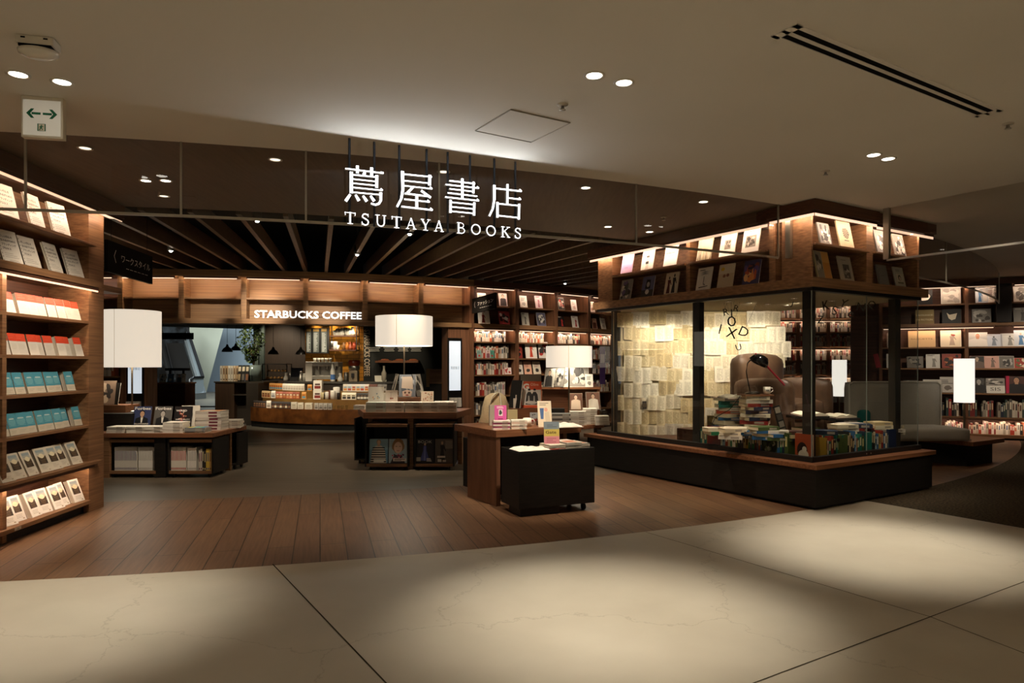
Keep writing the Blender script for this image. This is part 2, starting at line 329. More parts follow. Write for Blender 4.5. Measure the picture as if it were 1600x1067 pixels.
# outer walls that close the place off
b = B()
b.box(-13, -9, 0, -12.8, 21, 4); b.box(-13, 44.8, 0, 30, 45, 6); b.box(25.8, -9, 0, 26, 45, 4)
struct(b.build('wall_outer', mat('5a5042', .9, 0, .1)))
b = B(); b.box(-13, 24, 5.9, 26, 45, 6); struct(b.build('ceiling_mall', mat('8d8a80', .9, 0, .1)))
# glass smoke screen with its metal edge, broken into panes at the seams
EDGE = mat('a8a090', .35, .8, .5, 'aluminium_edge')
def gpane(t0, t1, z0=2.555, z1=CZ, n=6):
    b = B(); f = B()
    for i in range(n):
        a, c = t0+(t1-t0)*i/n, t0+(t1-t0)*(i+1)/n
        b.quad((*A(a, RG), z0), (*A(c, RG), z0), (*A(c, RG), z1), (*A(a, RG), z1))
        for r, k in ((RG+.008, 1), (RG-.008, -1)):
            q = [(*A(a, r), z0-.014), (*A(c, r), z0-.014), (*A(c, r), z0+.006), (*A(a, r), z0+.006)]; f.add(q if k > 0 else q[::-1], [(0, 1, 2, 3)])
        f.quad((*A(a, RG-.008), z0-.014), (*A(c, RG-.008), z0-.014), (*A(c, RG+.008), z0-.014), (*A(a, RG+.008), z0-.014))
    M = Matrix.Translation((*A(t1, RG), 0)) @ Matrix.Rotation(t1, 4, 'Z'); f.box(-.007, -.008, z0, .007, .008, z1, 0, M)
    return b, f
WN = [0]
def window(bg, bf):
    WN[0] += 1; o = struct(bf.build('window_%d' % WN[0], EDGE)); bg.build('glass_pane', GLASSD, o); return o
def th_at(px, r=RG):                            # bearing at which the ray through column px meets the circle of radius r
    k = (px-800)/FPX; lo, hi = 2., 30.
    dx, dy = k, 1.; ox, oy = -CX, -CY
    aa = dx*dx+1; bb = 2*(dx*ox+dy*oy); cc = ox*ox+oy*oy-r*r; d = (-bb-math.sqrt(bb*bb-4*aa*cc))/(2*aa)
    return atan2(k*d-CX, CY-d)
seams = [th_at(-260), th_at(40), th_at(283), th_at(478), th_at(686), th_at(994), th_at(1216)]
for a, c in zip(seams, seams[1:]): window(*gpane(a, c))
# screen on the right: from the corner case towards the concourse and back along the carpet arc
px, py = 3.97, 7.23
for t0, t1 in ((0, 1.55), (1.55, 3.2)):
    b, f = B(), B(); p, q = (px-VX*t0, py-VY*t0), (px-VX*t1, py-VY*t1)
    b.quad((*p, 2.555), (*q, 2.555), (*q, CZ), (*p, CZ)); M = Matrix.Translation((*p, 0)) @ Matrix.Rotation(atan2(-VY, -VX), 4, 'Z')
    f.box(0, -.008, 2.541, 1.65, .008, 2.562, 0, M); f.box(-.007, -.008, 2.56, .007, .008, CZ, 0, M); window(b, f)
ta, tb, tc_ = atan2(5.05-CX, CY-8.5), atan2(5.9-CX, CY-9.17), atan2(8.8-CX, CY-12.3)
window(*gpane(ta, tb)); window(*gpane(tb, tc_, n=10))
b, f = B(), B(); b.box(-.02, -.03, 2.56, .02, .03, CZ); 
struct(b.build('trim_2', EDGE, None, (*[c for c in (3.05+VX*.24-.03, 6.95+VY*.24-.02)], 0), radians(32)))
struct(put(bpy.data.meshes['trim_2'], 'trim_3', None, (3.97, 7.23, 0), radians(32)))
# ------------------------------------------------------------------ frames and books
class Fr:
    """A local frame on the floor: x along the front, y into the depth, z up."""
    def __init__(s, x, y, rz): s.x, s.y, s.rz, s.c, s.s = x, y, rz, cos(rz), sin(rz)
    def p(s, lx, ly, lz=0): return (s.x+lx*s.c-ly*s.s, s.y+lx*s.s+ly*s.c, lz)
    @property
    def o(s): return (s.x, s.y, 0)
class BB(B):
    """Builder that gathers its own colours."""
    def __init__(s): B.__init__(s); s.mats = []; s.ix = {}
    def c(s, m):
        if isinstance(m, str): m = mat(m, .55)
        if m.name not in s.ix: s.ix[m.name] = len(s.mats); s.mats.append(m)
        return s.ix[m.name]
    def mk(s, name, parent=None, loc=(0, 0, 0), rz=0, bevel=0): return s.build(name, s.mats, parent, loc, rz, bevel)
    def r(s, x0, z0, x1, z1, col, y=-.0012):               # a flat printed rectangle facing -y
        s.quad((x0, y, z0), (x1, y, z0), (x1, y, z1), (x0, y, z1), s.c(col))
    def blob(s, cx, cz, rx, rz_, col, y=-.0016, n=10, jit=.0, rng=None, rot=0):
        pts = []
        for k in range(n):
            a = 2*pi*k/n; j = 1+(rng.uniform(-jit, jit) if rng else 0); px, pz = cos(a)*rx*j, sin(a)*rz_*j
            pts.append((cx+px*cos(rot)-pz*sin(rot), y, cz+px*sin(rot)+pz*cos(rot)))
        s.add(pts, [tuple(range(n))], s.c(col))
    def poly(s, pts, col, y=-.0016): s.add([(x, y, z) for x, z in pts], [tuple(range(len(pts)))], s.c(col))
    def lines(s, x0, x1, ztop, n, dz, hh, col, rng, y=-.0018, mn=.5):
        for i in range(n): s.r(x0, ztop-i*dz-hh, x0+(x1-x0)*rng.uniform(mn, 1), ztop-i*dz, col, y)

def portrait(b, w, h, bg, coat, skin, hair, cx=.5, top=.86, k=1., shirt=None):
    b.r(.02*w, .02*h, .98*w, .98*h, bg); x = cx*w; hd = .12*h*k; zc = top*h-hd
    b.poly([(x-.34*w*k, .03*h), (x+.34*w*k, .03*h), (x+.30*w*k, zc-hd*1.6), (x+.1*w*k, zc-hd*1.05), (x-.1*w*k, zc-hd*1.05), (x-.30*w*k, zc-hd*1.6)], coat, -.0015)
    if shirt: b.poly([(x-.03*w, zc-hd*3), (x+.03*w, zc-hd*3), (x+.07*w, zc-hd*1.1), (x-.07*w, zc-hd*1.1)], shirt, -.0017)
    b.r(x-.05*w*k, zc-hd*1.3, x+.05*w*k, zc-hd*.6, skin, -.0018)
    b.blob(x, zc+hd*.15, hd*.88, hd*1.05, hair, -.0019); b.blob(x, zc-hd*.1, hd*.72, hd*.92, skin, -.0021)
    for sx in (-1, 1): b.r(x+sx*hd*.3-hd*.12, zc, x+sx*hd*.3+hd*.12, zc+hd*.1, hair, -.0023)
    b.r(x-hd*.2, zc-hd*.5, x+hd*.2, zc-hd*.42, '8a4a3a', -.0023)
def photo(b, x0, z0, x1, z1, cols, rng, n=9):
    b.r(x0, z0, x1, z1, cols[0])
    for k in range(n):
        rx, rz_ = (x1-x0)*rng.uniform(.07, .2), (z1-z0)*rng.uniform(.06, .18)
        b.blob(rng.uniform(x0+rx*1.3, x1-rx*1.3), rng.uniform(z0+rz_*1.3, z1-rz_*1.3), rx, rz_, cols[1+k % (len(cols)-1)], -.0016-.00012*k, 9, .25, rng)
def figure(b, w, h, body, skin, cx=.5, z0=.08, z1=.85):
    x = cx*w; H_ = (z1-z0)*h; zb = z0*h
    b.poly([(x-.13*w, zb), (x+.15*w, zb), (x+.08*w, zb+.5*H_), (x+.12*w, zb+.78*H_), (x-.11*w, zb+.78*H_), (x-.07*w, zb+.5*H_)], body, -.0018)
    b.blob(x, zb+.89*H_, .055*w, .09*H_, skin, -.002)
    b.poly([(x+.11*w, zb+.76*H_), (x+.22*w, zb+.48*H_), (x+.18*w, zb+.46*H_), (x+.07*w, zb+.66*H_)], body, -.0017)

def book(w, h, t, cover, art=None, rng=None, pages=PAPER, loc=(0, 0, 0), rot=(0, 0, 0), label='', cat='book', group=None, name='book', split=True, flip=False):
    """A closed book or magazine standing face out: front cover towards -y, spine at -x."""
    b = BB(); k = b.c(cover); e = .0025 if t > .012 else .0008; b.box(0, 0, 0, w, e, h, k); b.box(0, t-e, 0, w, t, h, k); sp = w-e if flip else 0; b.box(sp, e, 0, sp+e, t-e, h, k)
    if art: art(b, w, h, rng or R_)
    o = b.mk(name, None, loc, rot); tag(o, label, cat, group)
    q = B(); q.box(.003 if flip else e, e, .002, w-(e if flip else .003), t-e, h-.003)
    if split: q.build('pages', pages, o)
    else:
        b.box(e, e, .002, w-.003, t-e, h-.003, b.c(pages)); old = o.data; o.data = b.data(name, b.mats); bpy.data.meshes.remove(old)
    return o
def flat_book(w, d, t, cover, rng, loc, rz, label, cat='book', group=None, name='book', art=None, pages=PAPER, spine_mark='a2988a'):
    """A book lying flat: x width, y depth, z thickness; spine towards -y."""
    b = BB(); k = b.c(cover); e = .002; b.box(0, 0, 0, w, d, e, k); b.box(0, 0, t-e, w, d, t, k); b.box(0, 0, e, w, e, t-e, k); b.box(.003, e, e, w-.003, d-.003, t-e, b.c(pages))
    b.r(w*.52, t*.22, w*.86, t*.78, spine_mark, -.0007)
    if art: art(b, w, d, t)
    return tag(b.mk(name, None, loc, (0, 0, rz)), label, cat, group)
SPINE = {}
def spine_proto(hexc, mark):
    """A book seen from its spine: thickness x, spine face at -y."""
    if (hexc, mark) in SPINE: return SPINE[(hexc, mark)]
    b = BB(); t, d, h = .03, .14, .2; k = b.c(hexc)
    b.box(0, 0, 0, t, .004, h, k); b.box(0, .004, 0, .002, d, h, k); b.box(t-.002, .004, 0, t, d, h, k); b.box(.002, .004, .003, t-.002, d-.004, h-.004, b.c(PAPER))
    b.r(t*.25, h*.45, t*.75, h*.85, mark, -.0006); b.r(t*.2, h*.08, t*.8, h*.16, mark, -.0006)
    me = b.data('book', b.mats); SPINE[(hexc, mark)] = me; return me
PALE = [('ece4d4', '9a9082', 'cream'), ('e3d9c6', '6d655a', 'pale cream'), ('d8ccb6', '8a4a3a', 'sand'), ('ebe5da', '5a6a7a', 'white'), ('e9e1cf', '8a8072', 'cream'), ('ddd2bd', 'a33d2c', 'ivory'), ('c9bda8', '54493d', 'beige'), ('e6ddd0', '3a5a80', 'off-white'), ('b5a994', '2f2a25', 'stone grey'), ('b24330', 'efe3cf', 'red'), ('8c2e2a', 'd9c49a', 'maroon'), ('d9cdb6', 'c0562e', 'pale sand'), ('6f675c', 'ddd2bd', 'grey'), ('c66a45', 'f1e4cf', 'orange'), ('3b3835', 'cdbf9f', 'charcoal'), ('e0c9c2', '9a3b46', 'pale pink')]
MUTED = [('1f1d1c', 'c9b98f', 'black'), ('2c3340', 'c9c2b0', 'navy'), ('4a4540', 'd8cbb0', 'dark grey'), ('9b8f7e', '3b332b', 'taupe'), ('d6c9b2', '6b4a3a', 'cream'), ('a23a35', 'ead9b8', 'red'), ('5b564f', 'e0d3b8', 'grey'), ('c7bba6', '2d2926', 'beige'), ('7a2f2c', 'cbb489', 'maroon'), ('3d4a44', 'cfc3a4', 'dark green')]
RICH = [('8f2a22', 'd9b87a', 'crimson'), ('1d2b44', 'c9b98f', 'navy'), ('e2d6bb', '7a5a3a', 'cream'), ('176a5c', 'e0d2a8', 'teal'), ('191817', 'd8c89a', 'black'), ('b5482a', 'f0e0bc', 'rust'), ('c7b48a', '5a3a22', 'tan'), ('2b5f8e', 'e9e2cf', 'blue'), ('47582a', 'd7c98f', 'olive'), ('d8cfc0', 'a83a2c', 'off-white'), ('4a2a22', 'd0b27c', 'brown'), ('bf9a3a', '3a2a18', 'mustard'), ('53575a', 'd9d2c2', 'slate'), ('28704a', 'efe6c8', 'green'), ('97b3b8', '2f3f48', 'pale blue')]
NBOOK = [0]
FARB = BB()
def far_spines(fr, x0, x1, z, y, hs, pal, rng, ths):
    """Distant books a few pixels wide, gathered into one object."""
    x = x0
    while True:
        t = rng.uniform(*ths)
        if x+t > x1: break
        if rng.random() < .03: x += rng.uniform(.03, .08); continue
        hexc, mark, cn = rng.choice(pal); h = rng.uniform(*hs); yy = y+rng.uniform(0, .012)
        M = Matrix.Translation(fr.p(x, yy, z)) @ Matrix.Rotation(fr.rz, 4, 'Z')
        FARB.box(0, 0, 0, t, .13, h, FARB.c(hexc), M); FARB.box(.002, .003, h, t-.002, .125, h+.001, FARB.c(PAPER), M)
        FARB.add([M @ Vector(p) for p in ((t*.25, -.0006, h*.45), (t*.75, -.0006, h*.45), (t*.75, -.0006, h*.85), (t*.25, -.0006, h*.85))], [(0, 1, 2, 3)], FARB.c(mark)); x += t+.0008
def spines(fr, x0, x1, z, y, hs, pal, where, group, rng, frm='the left', ths=(.016, .04), rz=0, gaps=.0, name='book'):
    """A row of books standing spine out along local x from x0 to x1."""
    x, i = x0, 0
    while True:
        t = rng.uniform(*ths)
        if x+t > x1 or i >= 48: break
        if gaps and rng.random() < gaps: x += rng.uniform(.02, .09); i = i
        if x+t > x1: break
        hexc, mark, cn = rng.choice(pal); h = rng.uniform(*hs)
        o = put(spine_proto(hexc, mark), name, None, fr.p(x, y+rng.uniform(0, .012), z), fr.rz+rz)
        o.scale = (t/.03, 1, h/.2)
        tag(o, f'{cn} book, {ORD[i]} from {frm} {where}', 'book', group); x += t+.0008; i += 1
    return i

def aim(px, fr, y=0):
    """Local x on the plane local-y = y of frame fr that is met by the ray through column px."""
    k = (px-800)/FPX; a0, b0 = fr.x-y*fr.s, fr.y+y*fr.c
    return (k*b0-a0)/(fr.c-k*fr.s)
RAIL = {}
def led(parent, x0, y0, x1, y1, z, s=30, glow=0, side='y', band=0):
    """A strip light along the front edge (low y, or low x) of the given rectangle, tucked behind a narrow lip."""
    lp = B(); b = B(); d = B(); wd = .008
    if side == 'y':
        f = abs(y1-y0)/wd; lp.box(x0, y0, z-.028, x1, y0+.006, z+.002); lp.box(x0, y0+.006, z-.028, x0+.006, y0+.04, z+.002); lp.box(x1-.006, y0+.006, z-.028, x1, y0+.04, z+.002); b.box(x0+.01, y0+.012, z-.018, x1-.01, y0+.012+wd, z-.008); d.box(x0+.01, y0+.001, z-.028-glow, x1-.01, y0+.005, z-.028)
    else:
        f = abs(x1-x0)/wd; lp.box(x0, y0, z-.028, x0+.006, y1, z+.002); lp.box(x0+.006, y0, z-.028, x0+.04, y0+.006, z+.002); lp.box(x0+.006, y1-.006, z-.028, x0+.04, y1, z+.002); b.box(x0+.012, y0+.01, z-.018, x0+.012+wd, y1-.01, z-.008); d.box(x0+.001, y0+.01, z-.028-glow, x0+.005, y1-.01, z-.028)
    o = b.build('led_strip', emit((1, .77, .58), round(s*f*.62, 1), 'led_light'), parent); lp.build('led_lip', WOODD, parent)
    if band:                                       # wide frosted cover of the profile, seen from below
        c = B(); (c.box(x0+.02, y0+.03, z-.004, x1-.02, y1+band, z-.001) if side == 'y' else c.box(x0+.03, y0+.02, z-.004, x1+band, y1-.02, z-.001)); c.build('led_cover', emit((1, .70, .50), .95, 'led_cover'), parent)
    if glow: d.build('led_diffuser', emit((1, .68, .47), 1.1, 'led_diffuser'), parent)
    return o

# ------------------------------------------------------------------ left bookcase
LB = Fr(-4.16, 6.955, atan2(.998, -.0655))
t = thing('bookcase', 'tall walnut display bookcase at the shop entrance, facing the aisle, lit by strips', 'bookcase', LB.o, LB.rz)
X0 = -2.75; BX0, BX1 = -1.47, -.275
b = B(); b.box(BX1, 0, 0, 0, .5, 3.0); b.build('end_panel', WOOD, t)
b = B(); b.box(X0, .38, .1, BX1, .42, 3.0); b.build('back_panel', WOODD, t)
b = B(); b.box(BX0-.05, 0, .02, BX0, .38, 2.2); b.build('divider', WOOD, t)
b = B(); b.box(X0, .05, 0, BX1, .38, .09); b.build('plinth', BLACK, t)
b = B(); b.box(X0, -.03, .09, BX1, .38, .125); b.build('shelf', WOOD, t, bevel=.002)
b = B(); b.box(X0, -.07, .475, BX1+.13, .38, .50); b.build('shelf', WOOD, t, bevel=.002)
for z in (.828, 1.169, 1.50, 1.845):
    b = B(); b.box(X0, .0, z, BX1, .38, z+.027); b.build('shelf', WOOD, t, bevel=.002)
b = B(); b.box(X0, -.10, 2.20, BX1+.05, .38, 2.262); b.build('ledge', WOOD, t, bevel=.002)
b = B(); b.box(.0, .0, 2.20, .36, .5, 2.262); b.build('ledge', WOOD, t, bevel=.002)
b = B(); b.box(X0, -.06, 2.60, BX1+.03, .30, 2.628); b.box(X0, .26, 2.26, BX1, .38, 3.0); b.build('ledge', WOOD, t, bevel=.002)
b = B(); b.box(X0, -.14, 2.96, .14, .40, 3.09); b.build('cornice', WOODD, t)
led(t, X0, -.13, .12, -.02, 2.958, 8, band=.01, glow=.006); led(t, X0, -.085, BX1+.02, -.05, 2.198, 34, .016); led(t, X0, -.055, BX1, -.035, .473, 38)
b = B(); b.box(BX0+.05, -.0325, .096, BX0+.13, -.030, .12)
pl = b.build('number_plate', mat('b9ad98', .5), t); bb = B(); text_into(bb, '206', BX0+.09, .108, .016, -.0333, 0); bb.build('lettering', mat('2a211a'), pl)
# artwork of the five titles
def art_white(b, w, h, r):
    for i, s in enumerate(('新しい価値を', '生み出すための', 'ブランディング', 'プロセス')):
        text_into(b, s, .13*w, (.80-.12*i)*h, .072*h, -.0014, b.c('1f1c1a'), None, .02, 'LEFT')
    for i in range(9): b.r(.035*w, (.06+.1*i)*h, .06*w, (.10+.1*i)*h, '3a352f', -.0014)
    b.lines(.16*w, .88*w, .30*h, 3, .055*h, .012*h, '9c9386', r); b.lines(.3*w, .9*w, .1*h, 2, .03*h, .01*h, '9c9386', r)
def art_redtop(b, w, h, r):
    b.r(0, .64*h, w, h, 'd8492c'); b.lines(.2*w, .8*w, .5*h, 4, .07*h, .012*h, 'b9b0a2', r); b.lines(.15*w, .85*w, .9*h, 2, .1*h, .02*h, 'e2694e', r)
def art_blue(b, w, h, r):
    b.r(0, .32*h, w, h, '4d97aa'); b.blob(.5*w, .62*h, .42*w, .2*h, '66a9b6', -.0014); b.lines(.25*w, .8*w, .77*h, 1, .05*h, .05*h, 'c9d9d4', r, -.0019, .9)
    for i in range(4): b.r(.12*w, (.42+.07*i)*h, .88*w, (.44+.07*i)*h, '7fb9c1', -.0017)
    b.lines(.2*w, .8*w, .2*h, 2, .07*h, .015*h, 'b5a78f', r)
def art_view(b, w, h, r):
    x0, x1, z0, z1 = .16*w, .84*w, .34*h, .92*h; X = lambda u: x0+u*(x1-x0); Z = lambda v: z0+v*(z1-z0)
    b.r(x0, z0, x1, z1, '98a5a8'); b.r(x0, z0, x1, Z(.82), 'b3b5aa', -.0014); b.r(x0, z0, x1, Z(.66), 'cdc3a6', -.0016); b.blob(X(.5), Z(.56), .2*w, .10*h, 'e9dcb8', -.0018, 16)
    b.poly([(X(0), z0), (X(1), z0), (X(1), Z(.58)), (X(.86), Z(.52)), (X(.72), Z(.44)), (X(.58), Z(.40)), (X(.42), Z(.40)), (X(.28), Z(.46)), (X(.12), Z(.53)), (X(0), Z(.60))], '54432f', -.002)
    b.poly([(X(0), z0), (X(.3), z0), (X(.24), Z(.3)), (X(0), Z(.5))], '3a2e22', -.0022); b.poly([(X(.7), z0), (X(1), z0), (X(1), Z(.48)), (X(.8), Z(.28))], '3a2e22', -.0022)
    for i in range(12): b.blob(X(.12+.07*i), Z(.10+.09*(i % 3)), .025*w, .012*h, ('83694a', '6a553b', '97805c')[i % 3], -.0024-.00002*i, 7, .2, r)
    b.lines(.2*w, .8*w, .25*h, 3, .055*h, .014*h, 'a99f8f', r); b.r(.7*w, .05*h, .84*w, .1*h, 'b8a98d')
rb = random.Random(3); LEAN = radians(15)
def face_row(px_list, z, w, h, t_, cover, art, words, where, y0, group, copies=1, lean=LEAN, frm='end panel', cat='book'):
    """Face-out books leaning back on a shelf of the left bookcase; the last in the list stands nearest the end panel."""
    proto = None; n = len(px_list)
    for i, p in enumerate(reversed(px_list)):
        x = aim(p, LB, y0)-w/2
        for c in range(copies):
            yaw = (-.13, .03, -.07)[i % 3]+rb.uniform(-.02, .02); loc = LB.p(x+(c*.03 if c else 0), y0+rb.uniform(0, .035), z+.002+t_*sin(lean)*0)
            pos = ('', 'behind the ')[c]
            lab = f'{words}, {pos}{ORD[i]} from {frm}, {where}'
            rot = (-lean, 0, LB.rz+yaw*(0 if c else 1))
            if proto is None: proto = book(w, h, t_, cover, art, rb, loc=loc, rot=rot, label=lab, group=group, cat=cat, flip=True)
            else: dup(proto, loc, rot, lab, group)
gW = 'white spiral books on the left bookcase'
face_row([-22, 22, 64, 99], 2.63, .215, .30, .02, 'ece6da', art_white, 'white lettered book', 'topmost ledge', .0, gW, 1, radians(14))
face_row([-20, 20, 57, 92, 123], 2.265, .205, .29, .02, 'd9d2c4', art_white, 'white lettered book', 'second ledge', .0, gW, 1, radians(17))
face_row([-5, 10, 26, 42, 57, 71, 85, 99, 112, 126], 1.873, .115, .185, .045, 'ddd7ca', art_redtop, 'white book with pale red top', 'strip-lit shelf', .05, 'red and white books, strip-lit shelf')
face_row([-8, 9, 27, 41, 56, 70, 85, 99, 112, 126], 1.528, .115, .185, .045, 'd6d0c2', art_redtop, 'white book with bright red top', 'next shelf down', .05, 'red and white books, lower shelf')
face_row([-8, 7, 21, 35, 52, 67, 82, 96, 117], 1.197, .117, .188, .042, 'd8cdb6', art_blue, 'blue and cream book', 'upper of two', .05, 'blue and cream books, upper shelf')
face_row([-6, 10, 25, 40, 54, 68, 81, 95, 109, 126], .856, .117, .188, .042, 'd3c8b1', art_blue, 'blue and cream book', 'lower of two', .05, 'blue and cream books, lower shelf')
face_row([-6, 16, 36, 56, 77, 93, 108, 125], .502, .142, .225, .04, 'd5cbb6', art_view, 'framed-view book', 'dim ledge', -.02, 'framed-view books on the ledge', 1, radians(24))
face_row([2, 19, 39, 60, 76, 94, 108, 125], .127, .142, .225, .04, 'ece6da', art_view, 'framed-view book', 'lit floor shelf', .03, 'framed-view books on the floor shelf', 1, radians(22))

# ------------------------------------------------------------------ glass display case on the corner, with the bookcase over it
CF = Fr(3.0, 6.74, radians(32)); LF = -pi/2    # books on the left face are turned a quarter
t = thing('display_case', 'black-based glass corner display case with walnut ledge filled with old books', 'display case', CF.o, CF.rz)
LX, LY = 2.2, 3.62
b = B(); b.box(0, 0, .03, LX, LY, .405); b.box(.06, .06, 0, LX-.06, LY-.06, .03); b.build('plinth', BLACK, t, bevel=.003)
b = B(); b.box(-.02, -.02, .405, LX+.05, LY+.06, .452); b.build('ledge', WOODT, t, bevel=.003)
b = B(); b.box(.15, .15, .452, LX-.03, LY-.1, .458); b.build('base_board', WOODD, t)
b = B(); b.box(.12, .12, .452, LX, .175, .505); b.box(.12, .175, .452, .175, LY-.07, .505); b.build('bottom_rail', DARK, t)
b = B(); b.box(.12, .12, 2.20, LX, .20, 2.235); b.box(.12, .2, 2.20, .20, LY-.07, 2.235); b.build('top_rail', DARK, t)
POST = noisy('anodised_post', '2a2723', '34302a', (1, 1, 1), .4, 2, 2, .5)
for x0, y0, x1, y1 in ((.20, .20, .29, .29), (1.79, .20, 1.90, .28), (.20, 1.69, .28, 1.80), (.20, 3.22, .28, 3.33)):
    b = B(); b.box(x0, y0, .458, x1, y1, 2.2); b.build('post', POST, t)
b = B(); b.box(.15, .15, .50, .158, LY-.09, 2.215); b.build('glass_pane', GLASS, t)
b = B(); b.box(.158, .15, .50, LX-.03, .158, 2.215); b.build('glass_pane', GLASS, t)
b = B(); b.box(1.117, .142, .5, 1.123, .149, 2.2); b.box(LX-.034, .142, .5, LX-.028, .149, 2.2); b.box(.142, .142, .5, .150, .150, 2.2); b.build('glass_edge', mat('8b938c', .2, 0, .6), t)
b = B()
for x in (1.05, 1.13): b.lathe([(0, 0), (.008, 0)], (0, 0), 10); 
b = B()
for x in (1.08, 1.16): b.xf(Matrix.Identity(4)); b.add([(x+cos(a)*.009, .1195, .478+sin(a)*.009) for a in [i*pi/4 for i in range(8)]], [tuple(range(8))])
b.build('rail_screws', STEEL, t)
ob = thing('overhead_bookcase', 'walnut bookcase with lit cornice built over the glass display case', 'bookcase', CF.o, CF.rz)
b = B(); b.box(.10, .10, 2.235, LX+.12, LY+.0, 2.335); b.build('bottom_board', WOOD, ob, bevel=.002)
b = B(); b.box(.152, .152, 2.335, .176, .50, 2.99); b.box(.176, .47, 2.335, .45, .50, 2.99); b.build('corner_pillar', WOOD, ob)
b = B(); b.box(.45, .53, 2.335, .50, LY-.06, 2.99); b.box(.176, .45, 2.335, LX, .469, 2.99); b.build('back_panel', WOOD, ob)
b = B(); b.box(.152, 3.25, 2.335, .45, LY-.06, 2.99); b.build('end_panel', WOOD, ob)
b = B(); b.box(.152, .58, 2.335, .45, .66, 2.99); b.build('divider', WOOD, ob); b = B(); b.box(.152, 1.80, 2.335, .45, 1.86, 2.99); b.build('divider', WOOD, ob)
b = B(); b.box(1.13, .152, 2.335, 1.25, .45, 2.99); b.build('divider', WOOD, ob)
b = B(); b.box(LX-.03, .152, 2.335, LX+.01, .45, 2.99); b.build('end_panel', WOOD, ob)
for y0, y1 in ((.66, 1.80), (1.86, 3.25)):
    b = B(); b.box(.11, y0, 2.665, .45, y1, 2.69); b.build('shelf', WOOD, ob, bevel=.002)
for x0, x1 in ((.176, 1.13), (1.25, LX-.03)):
    b = B(); b.box(x0, .11, 2.665, x1, .45, 2.69); b.build('shelf', WOOD, ob, bevel=.002)
b = B(); b.box(.02, .02, 2.99, 1.16, .5, 3.095); b.box(.02, .5, 2.99, .5, .60, 3.095); b.box(.05, .6, 2.98, .5, LY+.06, 3.095); b.box(1.16, .05, 2.98, LX+.2, .5, 3.095); b.build('cornice', WOODD, ob)
led(ob, .04, .04, .11, .58, 2.988, 15, .028, 'x', .001); led(ob, .04, .04, 1.15, .11, 2.988, 15, .028, band=.001); led(ob, .07, .61, .14, LY+.04, 2.978, 15, .028, 'x', .001); led(ob, 1.18, .07, LX+.18, .14, 2.978, 15, .028, band=.001)
rc = random.Random(11)
def onleft(px): # local y on the left face for image column px
    k = (px-800)/FPX; a0, b0 = CF.p(.17, 0)[:2]; return (a0-k*b0)/(-VX+k*VY)
def onright(px):
    k = (px-800)/FPX; a0, b0 = CF.p(0, .17)[:2]; return (k*b0-a0)/(UX-k*UY)
GR = ('8d8579', '3f3a35', 'c8bfb0', '5d564e', '211e1c')
def a_lilac(b, w, h, r): b.r(.02*w, .02*h, .98*w, .98*h, 'c9a9cf'); b.blob(.55*w, .72*h, .24*w, .17*h, '93a8dc', -.0016, 18); b.r(.02*w, .02*h, .98*w, .2*h, 'd8b4cf', -.0015); b.lines(.3*w, .7*w, .3*h, 2, .03*h, .01*h, '7a6f92', r)
def a_body(b, w, h, r): figure(b, w, h, 'cbbfb0', 'c9a88c', .5, .04, .9); b.r(.37*w, .28*h, .62*w, .4*h, '2d2a28', -.0022); b.r(.38*w, .58*h, .62*w, .66*h, '2d2a28', -.0022)
def a_script(b, w, h, r): [b.poly([((.12+.06*i)*w, .58*h), ((.15+.06*i)*w, .58*h), ((.17+.06*i)*w, (.62+.03*(i % 3))*h), ((.15+.06*i)*w, (.62+.03*(i % 3))*h)], '3a3632', -.0016) for i in range(12)]; b.r(.12*w, .575*h, .86*w, .59*h, '3a3632', -.0018); b.lines(.3*w, .7*w, .45*h, 1, .03*h, .008*h, '8f877b', r)
def a_reeds(b, w, h, r):
    b.r(.02*w, .02*h, .98*w, .98*h, 'd8cdb2')
    for i in range(26): x = r.uniform(.05, .95)*w; b.poly([(x, .03*h), (x+.02*w, .03*h), (x+r.uniform(-.1, .1)*w, r.uniform(.4, .9)*h)], ('8a7440', '5e5030', 'b39a5c')[i % 3], -.0015-.00003*i)
def a_frame(b, w, h, r): photo(b, .3*w, .3*h, .7*w, .68*h, GR, r, 8); b.lines(.3*w, .7*w, .82*h, 1, .03*h, .012*h, '6d665c', r); b.lines(.3*w, .7*w, .2*h, 2, .03*h, .01*h, '9a9286', r)
def a_frame2(b, w, h, r): photo(b, .2*w, .22*h, .82*w, .68*h, GR, r, 10); b.lines(.25*w, .8*w, .85*h, 1, .03*h, .012*h, '6d665c', r)
def a_floral(b, w, h, r): photo(b, .02*w, .02*h, .98*w, .98*h, ('8f8a80', 'c7bfae', '4a4f4a', '6b5a7d', 'ddd4c2', '333330'), r, 24)
def a_phone(b, w, h, r): b.r(0, 0, w, h, '62627e'); b.r(0, 0, w, .35*h, '3c3936', -.0014); b.poly([(.28*w, .4*h), (.72*w, .4*h), (.68*w, .82*h), (.36*w, .85*h)], '1c1a1a', -.0016); b.blob(.52*w, .6*h, .13*w, .13*h, 'b0a69c', -.0018); b.blob(.5*w, .25*h, .16*w, .12*h, 'cfc7bb', -.0018)
def a_pair(b, w, h, r): b.r(0, 0, w, h, 'cbbd9f'); figure(b, w, h, '4a1d1c', '2a2420', .3, .05, .85); figure(b, w, h, '24211f', '1d1a18', .68, .05, .95)
